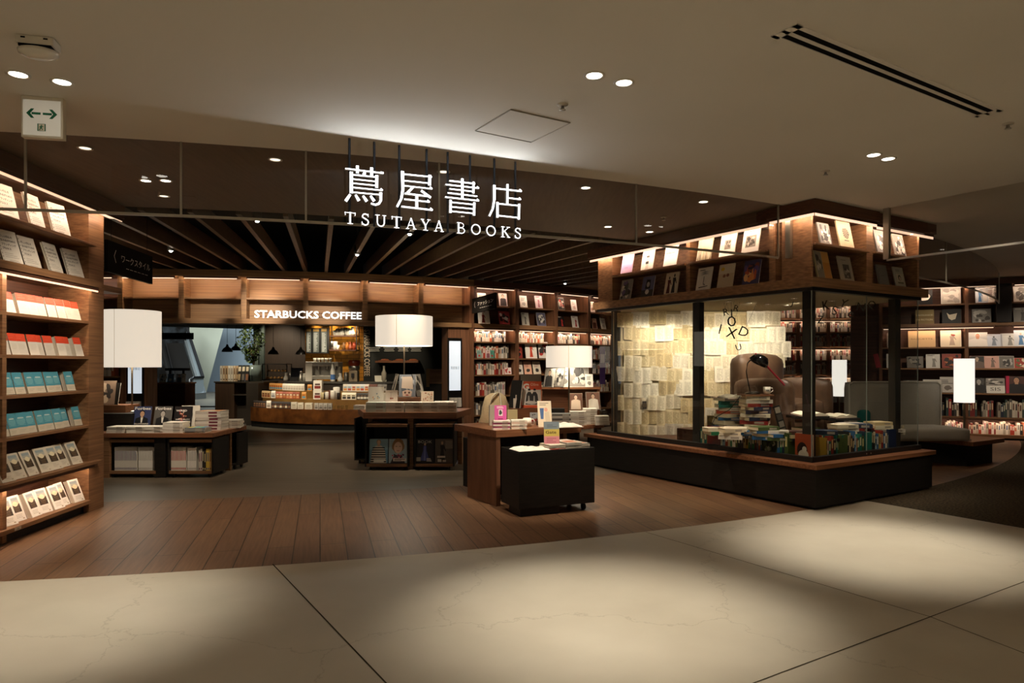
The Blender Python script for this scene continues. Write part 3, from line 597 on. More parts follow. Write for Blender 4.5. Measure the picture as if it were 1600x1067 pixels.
def a_ink(b, w, h, r):
    b.lines(.15*w, .8*w, .9*h, 1, .05*h, .03*h, '3a3632', r)
    for i in range(3): b.poly([(.2*w, (.66+.06*i)*h), (.5*w, (.73+.05*i)*h), (.85*w, (.69+.06*i)*h), (.5*w, (.70+.05*i)*h)], '1f1d1c', -.0016-.0001*i)
    b.r(.47*w, .25*h, .5*w, .6*h, '1f1d1c', -.0018); b.poly([(.2*w, .15*h), (.8*w, .19*h), (.8*w, .16*h), (.2*w, .11*h)], '1f1d1c', -.0018); b.poly([(.5*w, .25*h), (.62*w, .22*h), (.62*w, .25*h), (.5*w, .28*h)], '1f1d1c', -.0019)
def a_desert(b, w, h, r): b.r(0, 0, w, h, 'cbb795'); b.r(0, .6*h, w, h, 'd8cbb0', -.0014); b.blob(.25*w, .8*h, .12*w, .08*h, 'd9b93c', -.0016); b.blob(.4*w, .5*h, .1*w, .07*h, '8c5a42', -.0016); b.blob(.62*w, .52*h, .1*w, .07*h, '7a4a3a', -.0016)
def a_night(b, w, h, r): photo(b, 0, 0, w, h, ('3c3a58', 'b3563a', 'd98a4a', '5a4a78', '7a3f30', 'e0b070', '2a2438'), r, 18)
def a_silver(b, w, h, r): photo(b, .02*w, .02*h, .98*w, .98*h, ('8a8680', 'd8d4cc', '4a4745', 'b8b3ab', '2c2a29', 'e8e4dc'), r, 20)
def a_etch(b, w, h, r): b.blob(.55*w, .56*h, .24*w, .2*h, '5f574b', -.0016, 14, .12, r); b.lines(.35*w, .78*w, .3*h, 1, .04*h, .03*h, '4a4238', r); [b.poly([(.55*w, .58*h), (.55*w+cos(a)*.27*w, .56*h+sin(a)*.23*h), (.55*w+cos(a+.1)*.27*w, .56*h+sin(a+.1)*.23*h)], 'cdbb95', -.0018) for a in [i*.5 for i in range(12)]]
def a_split(b, w, h, r): b.r(.5*w, .02*h, .98*w, .98*h, 'c8893f'); photo(b, .04*w, .02*h, .48*w, .98*h, ('8f8878', '3d3a36', 'c3b9a5', '5c574e'), r, 10); b.r(.5*w, .6*h, .98*w, .98*h, 'd39c55', -.0015)
def a_court(b, w, h, r): photo(b, .26*w, .12*h, .76*w, .68*h, ('5a544a', 'a39a88', '3a3530', 'c6bda9'), r, 9); b.lines(.2*w, .8*w, .86*h, 1, .03*h, .014*h, '4a4238', r)
def a_plain(b, w, h, r): b.lines(.15*w, .85*w, .9*h, 1, .03*h, .012*h, '8a857d', r); b.r(.3*w, .45*h, .7*w, .5*h, '6d6861', -.0014)
def a_girl(b, w, h, r): b.r(.16*w, .16*h, .84*w, .66*h, 'c9c0a8'); b.blob(.48*w, .46*h, .16*w, .15*h, '3f3b33', -.0016); b.blob(.5*w, .43*h, .1*w, .11*h, 'cdb394', -.0018); b.r(.2*w, .17*h, .8*w, .26*h, '77735f', -.0019); b.lines(.2*w, .8*w, .86*h, 2, .06*h, .02*h, '5f5a50', r)
UP = [(978, 1, '#c9a9cf', a_lilac, 'lilac magazine with a pale blue disc'), (1010, 1, '#e6dfd2', a_body, 'pale magazine with a standing figure in swimwear'), (1046, 1, '#f1ece2', a_script, 'white magazine with a handwritten title across'), (1099, 1, '#d8cdb2', a_reeds, 'magazine covered in golden reeds'), (1135, 1, '#f3eee4', a_frame, 'white magazine with small grey square photo'), (1171, 1, '#f3eee4', a_frame2, 'white magazine with wide grey photo'),
      (976, 0, '#8f8a80', a_floral, 'grey and violet floral magazine'), (1010, 0, '#62627e', a_phone, 'blue grey magazine with dark-haired portrait'), (1047, 0, '#cbbd9f', a_pair, 'magazine with two dark silhouettes'), (1098, 0, '#ddd5c5', a_ink, 'cream magazine with black brushed face drawing'), (1132, 0, '#cbb795', a_desert, 'sand coloured magazine with yellow corner spot'), (1172, 0, '#3c3a58', a_night, 'dusk city magazine in violet and orange')]
GUP = 'magazines on the overhead bookcase'
for px, row, colr, art, words in UP:
    y = onleft(px); w_, h_ = .225, (.30, .285)[1-row]; ln = radians(12)
    book(w_, h_, .012, colr[1:], art, rc, loc=CF.p(.165, y+w_/2, (2.692 if row else 2.337)), rot=(-ln, 0, CF.rz+LF), label=words+(', upper shelf over the glass case' if row else ', lower shelf over the glass case'), cat='magazine', group=GUP, name='magazine')
UPR = [(1292, 1, '#8a8680', a_silver, 'crumpled silver grey magazine', .2), (1325, 1, '#d9c9a3', a_etch, 'cream book with round engraving', .25), (1381, 1, '#8a8680', a_silver, 'silver magazine with bright creased cover', .23), (1409, 1, '#cfcac0', a_silver, 'pale silver magazine in plastic sleeve', .22),
       (1290, 0, '#c6b184', a_split, 'book half grey print half ochre', .25), (1326, 0, '#b3aa96', a_court, 'grey book with courtyard picture', .23), (1383, 0, '#77736c', a_plain, 'plain grey book', .2), (1409, 0, '#b5b09d', a_girl, 'pale book with girl portrait', .2)]
for px, row, colr, art, words, w_ in UPR:
    x = onright(px)-w_/2; h_ = w_*1.22
    book(w_, h_, .016, colr[1:], art, rc, loc=CF.p(x, .17, (2.692 if row else 2.337)), rot=(-radians(12), 0, CF.rz), label=words+(', upper shelf right of the corner pillar' if row else ', lower shelf right of the corner pillar'), cat='magazine', group=GUP, name='magazine')
# ------------------------------------------------------------------ curved back wall: header over the cafe and bookcase bays
TH0, DTH = -.012, .0868
def bay(k): th = TH0+DTH*(k+.5); return Fr(*A(th, 12.1), th)
BW = 1.05
def bay_upper(b, fr, k, M=None):
    M = Matrix.Translation((fr.x, fr.y, 0)) @ Matrix.Rotation(fr.rz, 4, 'Z') if M is None else M
    b.box(-.53, -.12, 2.985, .53, .40, 3.098, 0, M); b.box(-.53, .34, 2.2, .52, .40, 2.985, 0, M)
    b.box(-.53, -.02, 2.17, .53, .40, 2.255, 0, M); b.box(-.52, .03, 2.60, .52, .34, 2.628, 0, M)
    b.box(-.555, .0, 2.255, -.465, .34, 2.985, 0, M)
b = B(); M_ = []
hdr = None
for k in range(0, 6): bay_upper(b, bay(k), k)
fr = bay(6); hdr = struct(b.build('wall_header', noisy('header_walnut', '70523a', '9c7850', (.6, 4, 30), .5, 8, 2.2, .3, 0, .28, .72, None, 'Generated')))
for k in range(0, 6):
    fr = bay(k); X = Matrix.Translation((fr.x, fr.y, 0)) @ Matrix.Rotation(fr.rz, 4, 'Z')
    b = B(); b.box(-.44, -.048, 2.967, .44, -.04, 2.977); b.xf(X); b.build('led_strip', emit((1, .77, .58), 110, 'led_light'), hdr)
    b = B(); b.box(-.46, -.06, 2.957, .46, -.054, 2.986); b.xf(X); b.build('led_lip', WOODD, hdr)
    b = B(); b.box(-.44, -.059, 2.940, .44, -.055, 2.957); b.xf(X); b.build('led_diffuser', emit((1, .68, .47), 1.1, 'led_diffuser'), hdr)
# panels with a screen at the two ends of the opening
scr_txt = mat('aeb4b8', .6)
for fr, x0, x1, sx, lab in ((bay(5), .06, .53, .185, 'tall white information screen in walnut panel beside the back bookshelves'), (bay(0), -.53, -.06, -.26, 'white information screen in walnut panel behind the big lamp shade')):
    M = Matrix.Translation((fr.x, fr.y, 0)) @ Matrix.Rotation(fr.rz, 4, 'Z')
    b = B(); b.box(x0, .05, 0, x1, .40, 2.17, 0, M); struct(b.build('wall_panel', WOODV))
    t = thing('screen', lab, 'screen', fr.p(sx, .045, .0), fr.rz)
    b = B(); b.box(-.145, -.03, .62, .145, .003, 1.96); b.build('housing', mat('0f0e0e', .3), t)
    b = B(); b.box(-.118, -.034, .94, .118, -.029, 1.90); d = b.build('display', emit('d3dde6', .72, 'screen_light'), t)
    bb = B(); text_into(bb, '蔦屋書店', 0, 1.38, .06, -.036, 0, .18); bb.build('lettering', scr_txt, d)
    b = B(); 
    for i in range(3): b.box(-.12+.08*i, -.10, .62, -.05+.08*i, -.035, .80)
    b.build('leaflets', mat('cfc8ba', .7), t)
rw = random.Random(5)
COV = [('d9d0c2', ['8b3a34', '3a3632', 'c7b9a6']), ('efe8dc', ['b0433c', '2a2724', 'd6b6a8']), ('3b3532', ['a63c36', 'c9bca8', '6d635a']), ('cfc5b4', ['7b7166', '2f2b28', 'a99c8a']), ('e9dfd6', ['c98f92', '8d5a60', 'e3c8c4']), ('b7ab9a', ['4a433c', 'd8cebd', '6a2f2b']), ('f0eadf', ['8f8779', 'c4bbac', '4a443e'])]
def rand_art(cols, style):
    def f(b, w, h, r):
        if style == 0: photo(b, .12*w, .22*h, .88*w, .8*h, cols, r, 8); b.lines(.15*w, .85*w, .93*h, 1, .04*h, .04*h, cols[1], r)
        elif style == 1: figure(b, w, h, cols[0], cols[2], r.uniform(.4, .6)); b.lines(.1*w, .7*w, .95*h, 2, .05*h, .03*h, cols[1], r)
        elif style == 2: b.lines(.15*w, .85*w, .8*h, 3, .1*h, .035*h, cols[1], r); b.blob(.5*w, .3*h, .25*w, .15*h, cols[0], -.0016, 12, .2, r)
        elif style == 3: portrait(b, w, h, cols[2], cols[1], 'd9b79c', '2a2320', .5, .9, 1.1)
        else: photo(b, .02*w, .02*h, .98*w, .98*h, cols, r, 14)
    return f
def faceout(fr, px, z, w, h, words, where, group, cover=None, art=None, lean=12, y=.12, t_=.012, rng=rw, x=None, frm=None, cat='book', name='book'):
    x = aim(px, fr, y)-w/2 if x is None else x
    c, cols = rng.choice(COV)
    return book(w, h, t_, cover or c, art or rand_art(cols, rng.randrange(5)), rng, loc=fr.p(x, y, z+.003), rot=(-radians(lean), 0, fr.rz), label=f'{words}, {where}', cat=cat, group=group, split=False, name=name)
LEV = [.10, .44, .82, 1.24, 1.57, 1.90]
def bookcase_bay(k, label, levels=LEV, lit=34):
    fr = bay(k); t = thing('bookcase', label, 'bookcase', fr.o, fr.rz, 'curved back wall bookcases')
    I = Matrix.Identity(4); b = B(); b.box(-.505, .34, 0, .505, .40, 2.985); b.build('back_panel', WOODD, t)
    b = B(); b.box(-.53, -.12, 2.985, .53, .40, 3.098); b.build('cornice', WOODD, t)
    b = B(); b.box(-.555, .0, 0, -.465, .34, 2.985); b.build('side_panel', WOODV, t)
    b = B(); b.box(-.465, -.02, 2.17, .53, .34, 2.255); b.build('board', WOOD, t)
    b = B(); b.box(-.465, .03, 2.60, .52, .34, 2.628); b.build('shelf', WOOD, t)
    b = B(); b.box(-.465, .04, 0, .50, .34, .08); b.build('plinth', BLACK, t)
    for z in levels: b = B(); b.box(-.465, .02, z-.025, .50, .34, z); b.build('shelf', WOOD, t)
    led(t, -.44, -.06, .44, -.03, 2.984, 28, .016); led(t, -.44, .02, .47, .05, 2.168, lit, .012)
    return fr
WH = {-2: 'third bay left of the cafe opening', -1: 'bay beside the cafe opening', 6: 'bay beside the tall screen', 7: 'second bay from the screen', 8: 'third bay from the screen', 9: 'fourth bay from the screen', 10: 'fifth bay from the screen', 11: 'sixth bay from the screen'}
LN = ['floor shelf', 'second shelf up', 'third shelf up', 'fourth shelf up', 'fifth shelf up', 'top lit shelf']
for k in (-2, -1, 6, 7, 8, 9, 10, 11):
    bookcase_bay(k, f'walnut bookcase in the curved back wall, {WH[k]}')
def bay_face(k, px, row, w, h, cover, cols, style, words):
    fr = bay(k); faceout(fr, px, (2.63, 2.258)[row], w, h, words, ('upper', 'lower')[row]+' row of curved back wall', 'face-out books high on the curved back wall', cover, rand_art(cols, style), 11, .08)
for a in ((6, 754, 0, .2, .25, 'efe6dc', ['b0a396', '6b5f55', 'd8cfc3'], 2, 'cream book half hidden by hanging sign'), (6, 787, 0, .2, .27, 'b9a9a4', ['8a6f70', '4a4040', 'd9c6c0'], 3, 'mauve grey portrait book'),
          (7, 819, 0, .19, .25, 'f1ece2', ['b5b0a8', '6d675f', 'e8e2d8'], 2, 'white book with faint drawing'), (7, 843, 0, .19, .27, 'e9cfd2', ['b9707c', '8a4a55', 'e8d9d9'], 1, 'pale pink book with pink figure'),
          (8, 878, 0, .19, .27, 'e9e2d5', ['3a3430', 'a9382f', 'b7aa98'], 4, 'white book with dark scattered print'), (8, 898, 0, .18, .25, 'f0e6dd', ['d9b9a9', 'b09a8c', 'ece2d6'], 2, 'ivory book with pale title'),
          (9, 926, 0, .2, .25, 'e6d6c6', ['c9976e', 'a9744a', 'efe0cd'], 2, 'peach book beside the overhead bookcase'),
          (6, 757, 1, .26, .27, 'efe6da', ['b5432f', '8f2f26', 'd98a6a'], 1, 'cream magazine with diagonal red figure'), (6, 789, 1, .26, .28, '6d2b2c', ['a33a3a', '2a2424', 'd9c3b9'], 4, 'dark red patterned magazine'),
          (7, 822, 1, .19, .27, 'bdb7a8', ['6f6a60', '3d3a36', 'd7d0c2'], 1, 'grey book with two thin figures'), (7, 847, 1, .24, .29, 'a7a098', ['5d5a70', '3a3835', 'd0c9be'], 4, 'grey mottled magazine'),
          (8, 878, 1, .2, .24, '1f1c1b', ['a6342c', 'c9b9a3', '4a4340'], 1, 'black magazine with red figure'), (8, 900, 1, .2, .26, 'e9e2d6', ['a8322d', '7a2522', 'c98f86'], 1, 'white book with slim red figure'),
          (9, 930, 1, .19, .24, 'e8e0d2', ['b5543c', '6b3d2e', 'd9a98f'], 3, 'white book with small orange print'), (10, 944, 1, .2, .26, 'e9e3d8', ['b7b0a4', '7d766b', 'd5cec2'], 2, 'white book behind the glass edge')): bay_face(*a)
SPR = random.Random(21)
for k in (-2, -1, 6, 7, 8, 9, 10):
    fr = bay(k)
    for li, z in enumerate(LEV):
        if k in (-2, -1) and li < 2: continue
        if k >= 9 and li < 2: continue
        if k == 7 and li in (3, 4): continue
        if k == 8 and li in (0,): continue
        hs = (.2, .27) if li != 5 else (.17, .22)
        far_spines(fr, -.44+(.0 if li else .05), .47-SPR.uniform(0, .2), z, .09, hs, PALE, SPR, (.024, .06))
fr = bay(7); g7 = 'magazines on the second bay'
faceout(fr, 811, 1.57, .2, .30, 'dark red photo magazine', 'fifth shelf up, second bay from the screen', g7, '3a2422', rand_art(['8f3028', 'b5543c', '241a18'], 4), 8, .1)
faceout(fr, 831, 1.57, .30, .38, 'large white magazine with red-orange dress', 'fifth shelf up, second bay from the screen', g7, 'eee6da', rand_art(['c8492f', 'a8382a', 'd9b79c'], 1), 8, .09)
faceout(fr, 850, 1.57, .28, .36, 'large charcoal magazine with white and red shape', 'fifth shelf up, second bay from the screen', g7, '4a4645', rand_art(['e3dbd0', 'b83a32', '3a3735'], 4), 8, .1)
for px, cv, wd in ((812, 'e6ddcf', 'white booklet with dark dots'), (826, 'd9a98f', 'salmon booklet with title'), (840, 'd8cdb8', 'cream booklet with title')): faceout(fr, px, 1.24, .2, .27, wd, 'fourth shelf up, second bay from the screen', g7, cv, rand_art(['3a3632', '8f3b33', 'b9ad9a'], 2), 12, .1)
for px, cv, wd in ((749, '8fb0a5', 'pale blue booklet'), (763, 'c9d0d2', 'grey blue booklet'), (769, '5aa58f', 'mint green booklet')): faceout(bay(6), px, 1.57, .1, .16, wd, 'leaning before spines, bay beside the tall screen', g7, cv, None, 6, .06)
faceout(bay(6), 794, 1.24, .17, .14, 'red and white striped booklet', 'fourth shelf up, bay beside the tall screen', g7, 'c53a35', rand_art(['efe3d8', 'efe3d8', 'c53a35'], 4), 8, .06)

# ------------------------------------------------------------------ illuminated shop sign hung from the ceiling
SF = Fr(-1.18, 4.967, radians(25.2))
SGN = emit((.93, .96, 1.0), 4, 'sign_light'); SGS = mat('cfd0d2', .4)
sg = thing('shop_sign', 'illuminated white shop sign of four characters over capital letters, hung from ceiling rods', 'sign', SF.o, SF.rz)
def spt(px, py): x = aim(px, SF); d = SF.y+x*SF.s; return (x, EYE-(py-HOR)/FPX*d)
def stroke(b, pts, w0, w1=None):
    """A brush stroke in the sign plane through pts (x, z) with widths w0..w1, 3 cm deep."""
    w1 = w0 if w1 is None else w1; L, Rr = [], []
    for i, (x, z) in enumerate(pts):
        ax, az = pts[max(i-1, 0)]; bx, bz = pts[min(i+1, len(pts)-1)]; l = hypot(bx-ax, bz-az) or 1
        nx, nz = -(bz-az)/l, (bx-ax)/l; ww = (w0+(w1-w0)*i/(len(pts)-1))/2
        if abs(bx-ax) < .35*l: nx, nz = (1 if nx > 0 else -1), 0
        elif abs(bz-az) < .35*l: nx, nz = 0, (1 if nz > 0 else -1)
        L.append((x+nx*ww, z+nz*ww)); Rr.append((x-nx*ww, z-nz*ww))
    n = len(pts)
    for i in range(n-1):
        q = [L[i], L[i+1], Rr[i+1], Rr[i]]
        ar = sum(q[j][0]*q[(j+1) % 4][1]-q[(j+1) % 4][0]*q[j][1] for j in range(4))
        if ar < 0: q.reverse()
        b.add([(x, -.015, z) for x, z in q], [(0, 1, 2, 3)], 0)
        b.add([(x, y, z) for y in (-.015, .015) for x, z in q], [(7, 6, 5, 4), (0, 4, 5, 1), (1, 5, 6, 2), (2, 6, 7, 3), (3, 7, 4, 0)], 1)
KJ = {'c1': ((525, 250, .1), [
  [((140, 140), (735, 215)), 30], [((690, 200), (735, 200)), 36, 14], [((328, 95), (328, 215)), 50], [((550, 125), (550, 245)), 52], [((445, 200), (425, 240)), 50],
  [((232, 190), (232, 525)), 56], [((232, 235), (640, 275)), 30], [((630, 245), (628, 440)), 52], [((232, 302), (610, 342)), 27], [((232, 367), (610, 405)), 27],
  [((232, 432), (720, 482)), 28], [((690, 452), (720, 480)), 30], [((232, 507), (690, 550)), 28], [((692, 512), (692, 640), (662, 688), (610, 705), (540, 686)), 50, 34],
  [((215, 545), (145, 648)), 44, 52], [((298, 550), (352, 642)), 40, 54], [((415, 565), (475, 652)), 40, 54], [((532, 565), (590, 650)), 40, 54]]),
 'c2': ((525, 250, .1), [
  [((1030, 225), (1490, 272)), 30], [((1030, 180), (1036, 470), (1012, 610), (945, 738)), 56, 40], [((1457, 240), (1452, 405)), 54], [((1050, 328), (1430, 368)), 28], [((1050, 407), (1495, 458)), 28], [((1460, 425), (1495, 455)), 26],
  [((1200, 425), (1105, 522)), 44], [((1065, 528), (1440, 575)), 34], [((1322, 485), (1472, 595)), 44], [((1252, 560), (1252, 750)), 50], [((1058, 617), (1455, 662)), 30], [((1420, 630), (1455, 662)), 28], [((1015, 732), (1500, 788)), 32], [((1465, 755), (1500, 785)), 28]]),
 'c3': ((680, 265, .11244), [
  [((368, 130), (368, 410)), 42], [((190, 160), (545, 202)), 27], [((135, 212), (600, 264)), 27], [((570, 240), (600, 262)), 22], [((190, 272), (530, 312)), 25], [((525, 175), (520, 335)), 40], [((165, 328), (575, 376)), 27], [((130, 386), (600, 438)), 27], [((570, 412), (600, 436)), 22],
  [((205, 425), (203, 605)), 42], [((205, 457), (540, 492)), 25], [((205, 520), (530, 552)), 25], [((205, 582), (535, 615)), 25], [((535, 460), (530, 642)), 42]]),
 'c4': ((680, 265, .11244), [
  [((995, 208), (992, 480)), 42], [((812, 264), (1190, 307)), 29], [((1160, 278), (1190, 305)), 26], [((812, 220), (812, 420), (790, 550), (742, 650)), 46, 34], [((1000, 397), (1180, 420)), 28], [((1155, 392), (1180, 418)), 22], [((855, 477), (1160, 507)), 27], [((855, 455), (855, 670)), 42], [((1157, 480), (1150, 698)), 42], [((855, 642), (1150, 674)), 27]])}
for key, ((ox, oy, sc), st) in KJ.items():
    b = B()
    for s in st:
        P = [spt(ox+x*sc, oy+y*sc) for x, y in s[0]]; k = sc*.00505; w_ = lambda v: max(.35, 1-1.05/(v*sc))*v*k; stroke(b, P, w_(s[1]), w_(s[2] if len(s) > 2 else s[1]))
    b.build('character', [SGN, SGS], sg)
def arcp(cx, cz, rx, rz_, a0, a1, n=10): return [(cx+rx*cos(radians(a0+(a1-a0)*i/n)), cz+rz_*sin(radians(a0+(a1-a0)*i/n))) for i in range(n+1)]
SER = {'T': [[[(.5, 0), (.5, 1)], .22], [[(0, .95), (1, .95)], .10], [[(.06, .72), (.03, .98)], .09], [[(.94, .72), (.97, .98)], .09], [[(.25, .03), (.75, .03)], .07]],
 'S': [[arcp(.5, .74, .36, .22, 35, 200, 9)+arcp(.5, .27, .40, .25, 90, -20, 5)[1:]+arcp(.5, .27, .40, .25, -40, -150, 6), .17], [[(.9, .72), (.86, .99)], .08], [[(.08, .3), (.1, .02)], .08]],
 'U': [[[(.2, 1), (.2, .35)]+arcp(.52, .35, .32, .32, 190, 350, 9)+[(.84, .35), (.84, 1)], .17], [[(0, .97), (.42, .97)], .07], [[(.66, .97), (1, .97)], .07]],
 'A': [[[(.5, .98), (.12, .03)], .10], [[(.48, .98), (.84, .03)], .2], [[(.25, .34), (.72, .34)], .08], [[(0, .03), (.3, .03)], .07], [[(.66, .03), (1, .03)], .07]],
 'Y': [[[(.12, .97), (.5, .45)], .2], [[(.86, .97), (.52, .45)], .1], [[(.5, .5), (.5, .03)], .2], [[(0, .97), (.34, .97)], .07], [[(.68, .97), (1, .97)], .07], [[(.26, .03), (.76, .03)], .07]],
 'B': [[[(.2, 0), (.2, 1)], .22], [[(.2, .96), (.5, .96)]+arcp(.5, .75, .3, .21, 80, -80, 7)+[(.25, .54)], .12], [[(.25, .52), (.5, .52)]+arcp(.52, .27, .38, .25, 80, -80, 7)+[(.2, .03)], .14], [[(0, .03), (.4, .03)], .07], [[(0, .97), (.4, .97)], .07]],
 'O': [[arcp(.5, .5, .41, .44, 90, 450, 20), .17]],
 'K': [[[(.18, 0), (.18, 1)], .2], [[(.8, .95), (.26, .5)], .1], [[(.36, .58), (.84, .04)], .19], [[(0, .03), (.38, .03)], .07], [[(0, .97), (.38, .97)], .07], [[(.6, .97), (.98, .97)], .07], [[(.68, .03), (1, .03)], .07]]}
for word, spans in (('TSUTAYA', ((538, 555), (564, 576), (585.5, 602.5), (611, 627), (633.5, 649.5), (656.5, 671.5), (677.5, 692.5))), ('BOOKS', ((713, 726), (734.5, 750.5), (758, 774), (782, 796), (803, 812.7)))):
    b = B()
    for ch, (p0, p1) in zip(word, spans):
        x0, x1 = aim(p0, SF), aim(p1, SF); z0, hh = 2.468, .086
        for pts, ww in SER[ch]: stroke(b, [(x0+u*(x1-x0), z0+v*hh) for u, v in pts], max(ww*.075-.006, .003))
    b.build('lettering', [SGN, SGS], sg)
for sx_, sy_ in ((548, 292), (567, 293), (630, 290), (650, 305), (716, 300), (712, 328), (771, 320), (792, 292)):      # the sign's own light, thrown forwards from the faces of the characters
    lx, lz = spt(sx_, sy_); p_ = SF.p(lx, -.03, lz); spot(*p_, 1.9, 180, .05, (.84, .91, 1.0), SF.p(lx, -1, lz), .012)
for p in (547, 586, 625, 668, 701, 736, 774, 807):
    x = aim(p, SF); b = B(); b.tube([(x, .022, 2.47), (x, .022, CZ)], .0095, 0, 8); b.build('rod', mat('3a3f49', .4, .6), sg)
# ------------------------------------------------------------------ ceiling fittings
def downlight(x, y, label, z=CZ, on=True, r=.05):
    t = thing('downlight', label, 'ceiling light', (x, y, z), 0, 'recessed ceiling downlights')
    b = B(); b.lathe([(r+.012, 0), (r+.012, -.006), (r, -.006), (r-.008, .0)], (0, 0), 20); b.build('trim_ring', mat('cfc5b4', .5), t)
    b = B(); b.lathe([(0, -.003), (r*.9, -.003)], (0, 0), 20); b.f = [f[::-1] for f in b.f]; b.build('lamp_face', emit((1, .93, .80), 9 if on else 1.5, 'downlight_lamp'), t)
DL = ['outer downlight of the pair beside the ceiling siren', 'inner downlight of the pair above the green exit sign', 'first downlight of the pair above the ceiling hatch', 'second downlight of the pair above the ceiling hatch', 'first downlight of the pair over the corner bookcase', 'second downlight of the pair over the corner bookcase']
for (x, y), l in zip(SEEN, DL): downlight(x, y, 'lit recessed '+l)
for i, (px, py) in enumerate(((133, 231), (430, 249), (228, 282), (259, 282), (693, 268), (915, 293), (1099, 315), (950, 354), (1015, 362), (256, 306))):
    x, y = G(px, py, CZ); downlight(x, y, f'small recessed light in the brown ceiling behind the glass, {ORD[i]} in the scatter', CZ, i in (2, 3, 5, 6, 7, 8), .045)
for i, (px, py) in enumerate(((402, 345), (267, 392), (558, 398), (883, 443), (640, 366))):
    x, y = G(px, py, 3.08); t = thing('spotlight', f'small black spotlight between the ceiling slats, {ORD[i]} of the lit ones', 'spotlight', (x, y, 3.08), 0, 'spotlights between slats')
    b = B(); b.lathe([(.0, .14), (.05, .14), (.05, 0), (.04, 0), (.035, .02)], (0, 0), 16); b.build('housing', DARK, t)
    b = B(); b.tube([(0, 0, .14), (0, 0, .67)], .012); b.build('stem', DARK, t)
    b = B(); b.lathe([(.03, .015), (.018, -.014), (0, -.02)], (0, 0), 14); b.build('lamp', emit((1, .93, .80), 14, 'spot_lamp'), t)
for px, py, l in ((879, 163, 'small metal sprinkler head beside the ceiling hatch'), (1290, 267, 'small metal sprinkler head left of the corner cornice downlights'), (1575, 193, 'small metal sprinkler head near the end of the air slot'), (1037, 339, 'small metal sprinkler head on the brown ceiling')):
    x, y = G(px, py, CZ); t = thing('sprinkler', l, 'sprinkler', (x, y, CZ))
    b = B(); b.lathe([(.035, 0), (.035, -.006), (.015, -.01), (0, -.01)], (0, 0), 16); b.build('plate', mat('b9ad98', .5), t)
    b = B(); b.lathe([(.008, -.008), (.012, -.03), (.02, -.034), (.02, -.038), (0, -.04)], (0, 0), 12); b.build('nozzle', STEEL, t)
# air slot diffuser
p0, p1, p2, p3 = [Vector((*G(*q, CZ), CZ)) for q in ((1204, 56), (1229, 43.8), (1549, 174.5), (1527, 183))]
t = thing('air_diffuser', 'long white slot air diffuser in the ceiling with two dark slots', 'air vent', tuple(p0), atan2(p3.y-p0.y, p3.x-p0.x))
L_ = (p3-p0).length; W_ = abs((p1-p0).cross((p3-p0).normalized()).z)
b = B(); sd = -1
for y0, y1 in ((0, .022), (.060, .082), (.122, .15)): b.box(0, sd*y1 if sd < 0 else y0, -.006, L_, sd*y0 if sd < 0 else y1, .0)
for x in (0, L_-.05): b.box(x, -.15, -.006, x+.05, 0, 0)
b.build('frame', WHITE, t)
for y0, y1 in ((.022, .060), (.082, .122)): b = B(); b.box(.05, -y1, -.002, L_-.05, -y0, -.0005); b.build('slot', VOID, t)
hp = [G(*q, CZ) for q in ((798, 170.7), (890.7, 191.3), (830, 221.5), (743, 203.7))]
t = thing('access_hatch', 'square white access hatch in the ceiling above the shop sign', 'ceiling hatch', (*hp[0], CZ))
b = B(); q = [(x-hp[0][0], y-hp[0][1], -.003) for x, y in hp]; b.add(q, [(0, 1, 2, 3)]); b.build('panel', WHITE, t)
b = B()
for i in range(4):
    a, c = Vector(q[i]), Vector(q[(i+1) % 4]); b.tube([a, c], .005, 0, 4)
b.build('edge_trim', mat('8f836f', .5, .3), t)
# green exit sign
ef = Fr(-3.01, 4.184, radians(11.5)); t = thing('exit_sign', 'white box sign with green double arrow and green running figure, hung from ceiling', 'exit sign', ef.o, ef.rz)
b = B(); b.box(0, 0, 2.845, .232, .05, 3.10); b.build('housing', mat('cfc4ae', .5), t, bevel=.003)
b = B(); b.box(.012, -.003, 2.858, .22, .0005, 3.075); fc = b.build('face', emit((.92, .87, .74), .14, 'exit_face'), t)
GRN = mat('0f6a45', .6); b = B()
for s, x0 in ((-1, .110), (1, .122)):
    X = lambda v: x0+s*v
    for pts in ([(X(0), 2.985), (X(.05), 2.985), (X(.05), 2.999), (X(0), 2.999)], [(X(.08), 2.992), (X(.053), 3.021), (X(.035), 3.021), (X(.057), 2.992)], [(X(.08), 2.992), (X(.057), 2.992), (X(.035), 2.963), (X(.053), 2.963)]):
        if s < 0: pts = pts[::-1]
        b.add([(x, -.0042, z) for x, z in pts], [(0, 1, 2, 3)])
b.build('arrows', GRN, fc)
b = B(); b.add([(.092, -.0042, 2.885), (.138, -.0042, 2.885), (.138, -.0042, 2.93), (.092, -.0042, 2.93)], [(0, 1, 2, 3)], 0)
W = 1
b.add([(.098, -.0048, 2.887), (.132, -.0048, 2.887), (.132, -.0048, 2.928), (.098, -.0048, 2.928)], [(0, 1, 2, 3)], 1)
for pts in ([(.112, 2.917), (.118, 2.917), (.118, 2.923), (.112, 2.923)], [(.108, 2.903), (.116, 2.902), (.119, 2.915), (.110, 2.916)], [(.108, 2.903), (.113, 2.902), (.106, 2.889), (.101, 2.89)], [(.112, 2.903), (.117, 2.902), (.124, 2.894), (.120, 2.891)], [(.110, 2.915), (.112, 2.911), (.104, 2.907), (.102, 2.910)], [(.117, 2.914), (.118, 2.910), (.127, 2.912), (.126, 2.915)]):
    b.add([(x, -.0054, z) for x, z in pts], [(0, 1, 2, 3)], 0)
b.build('pictogram', [GRN, mat('d9d2bf', .6)], fc)
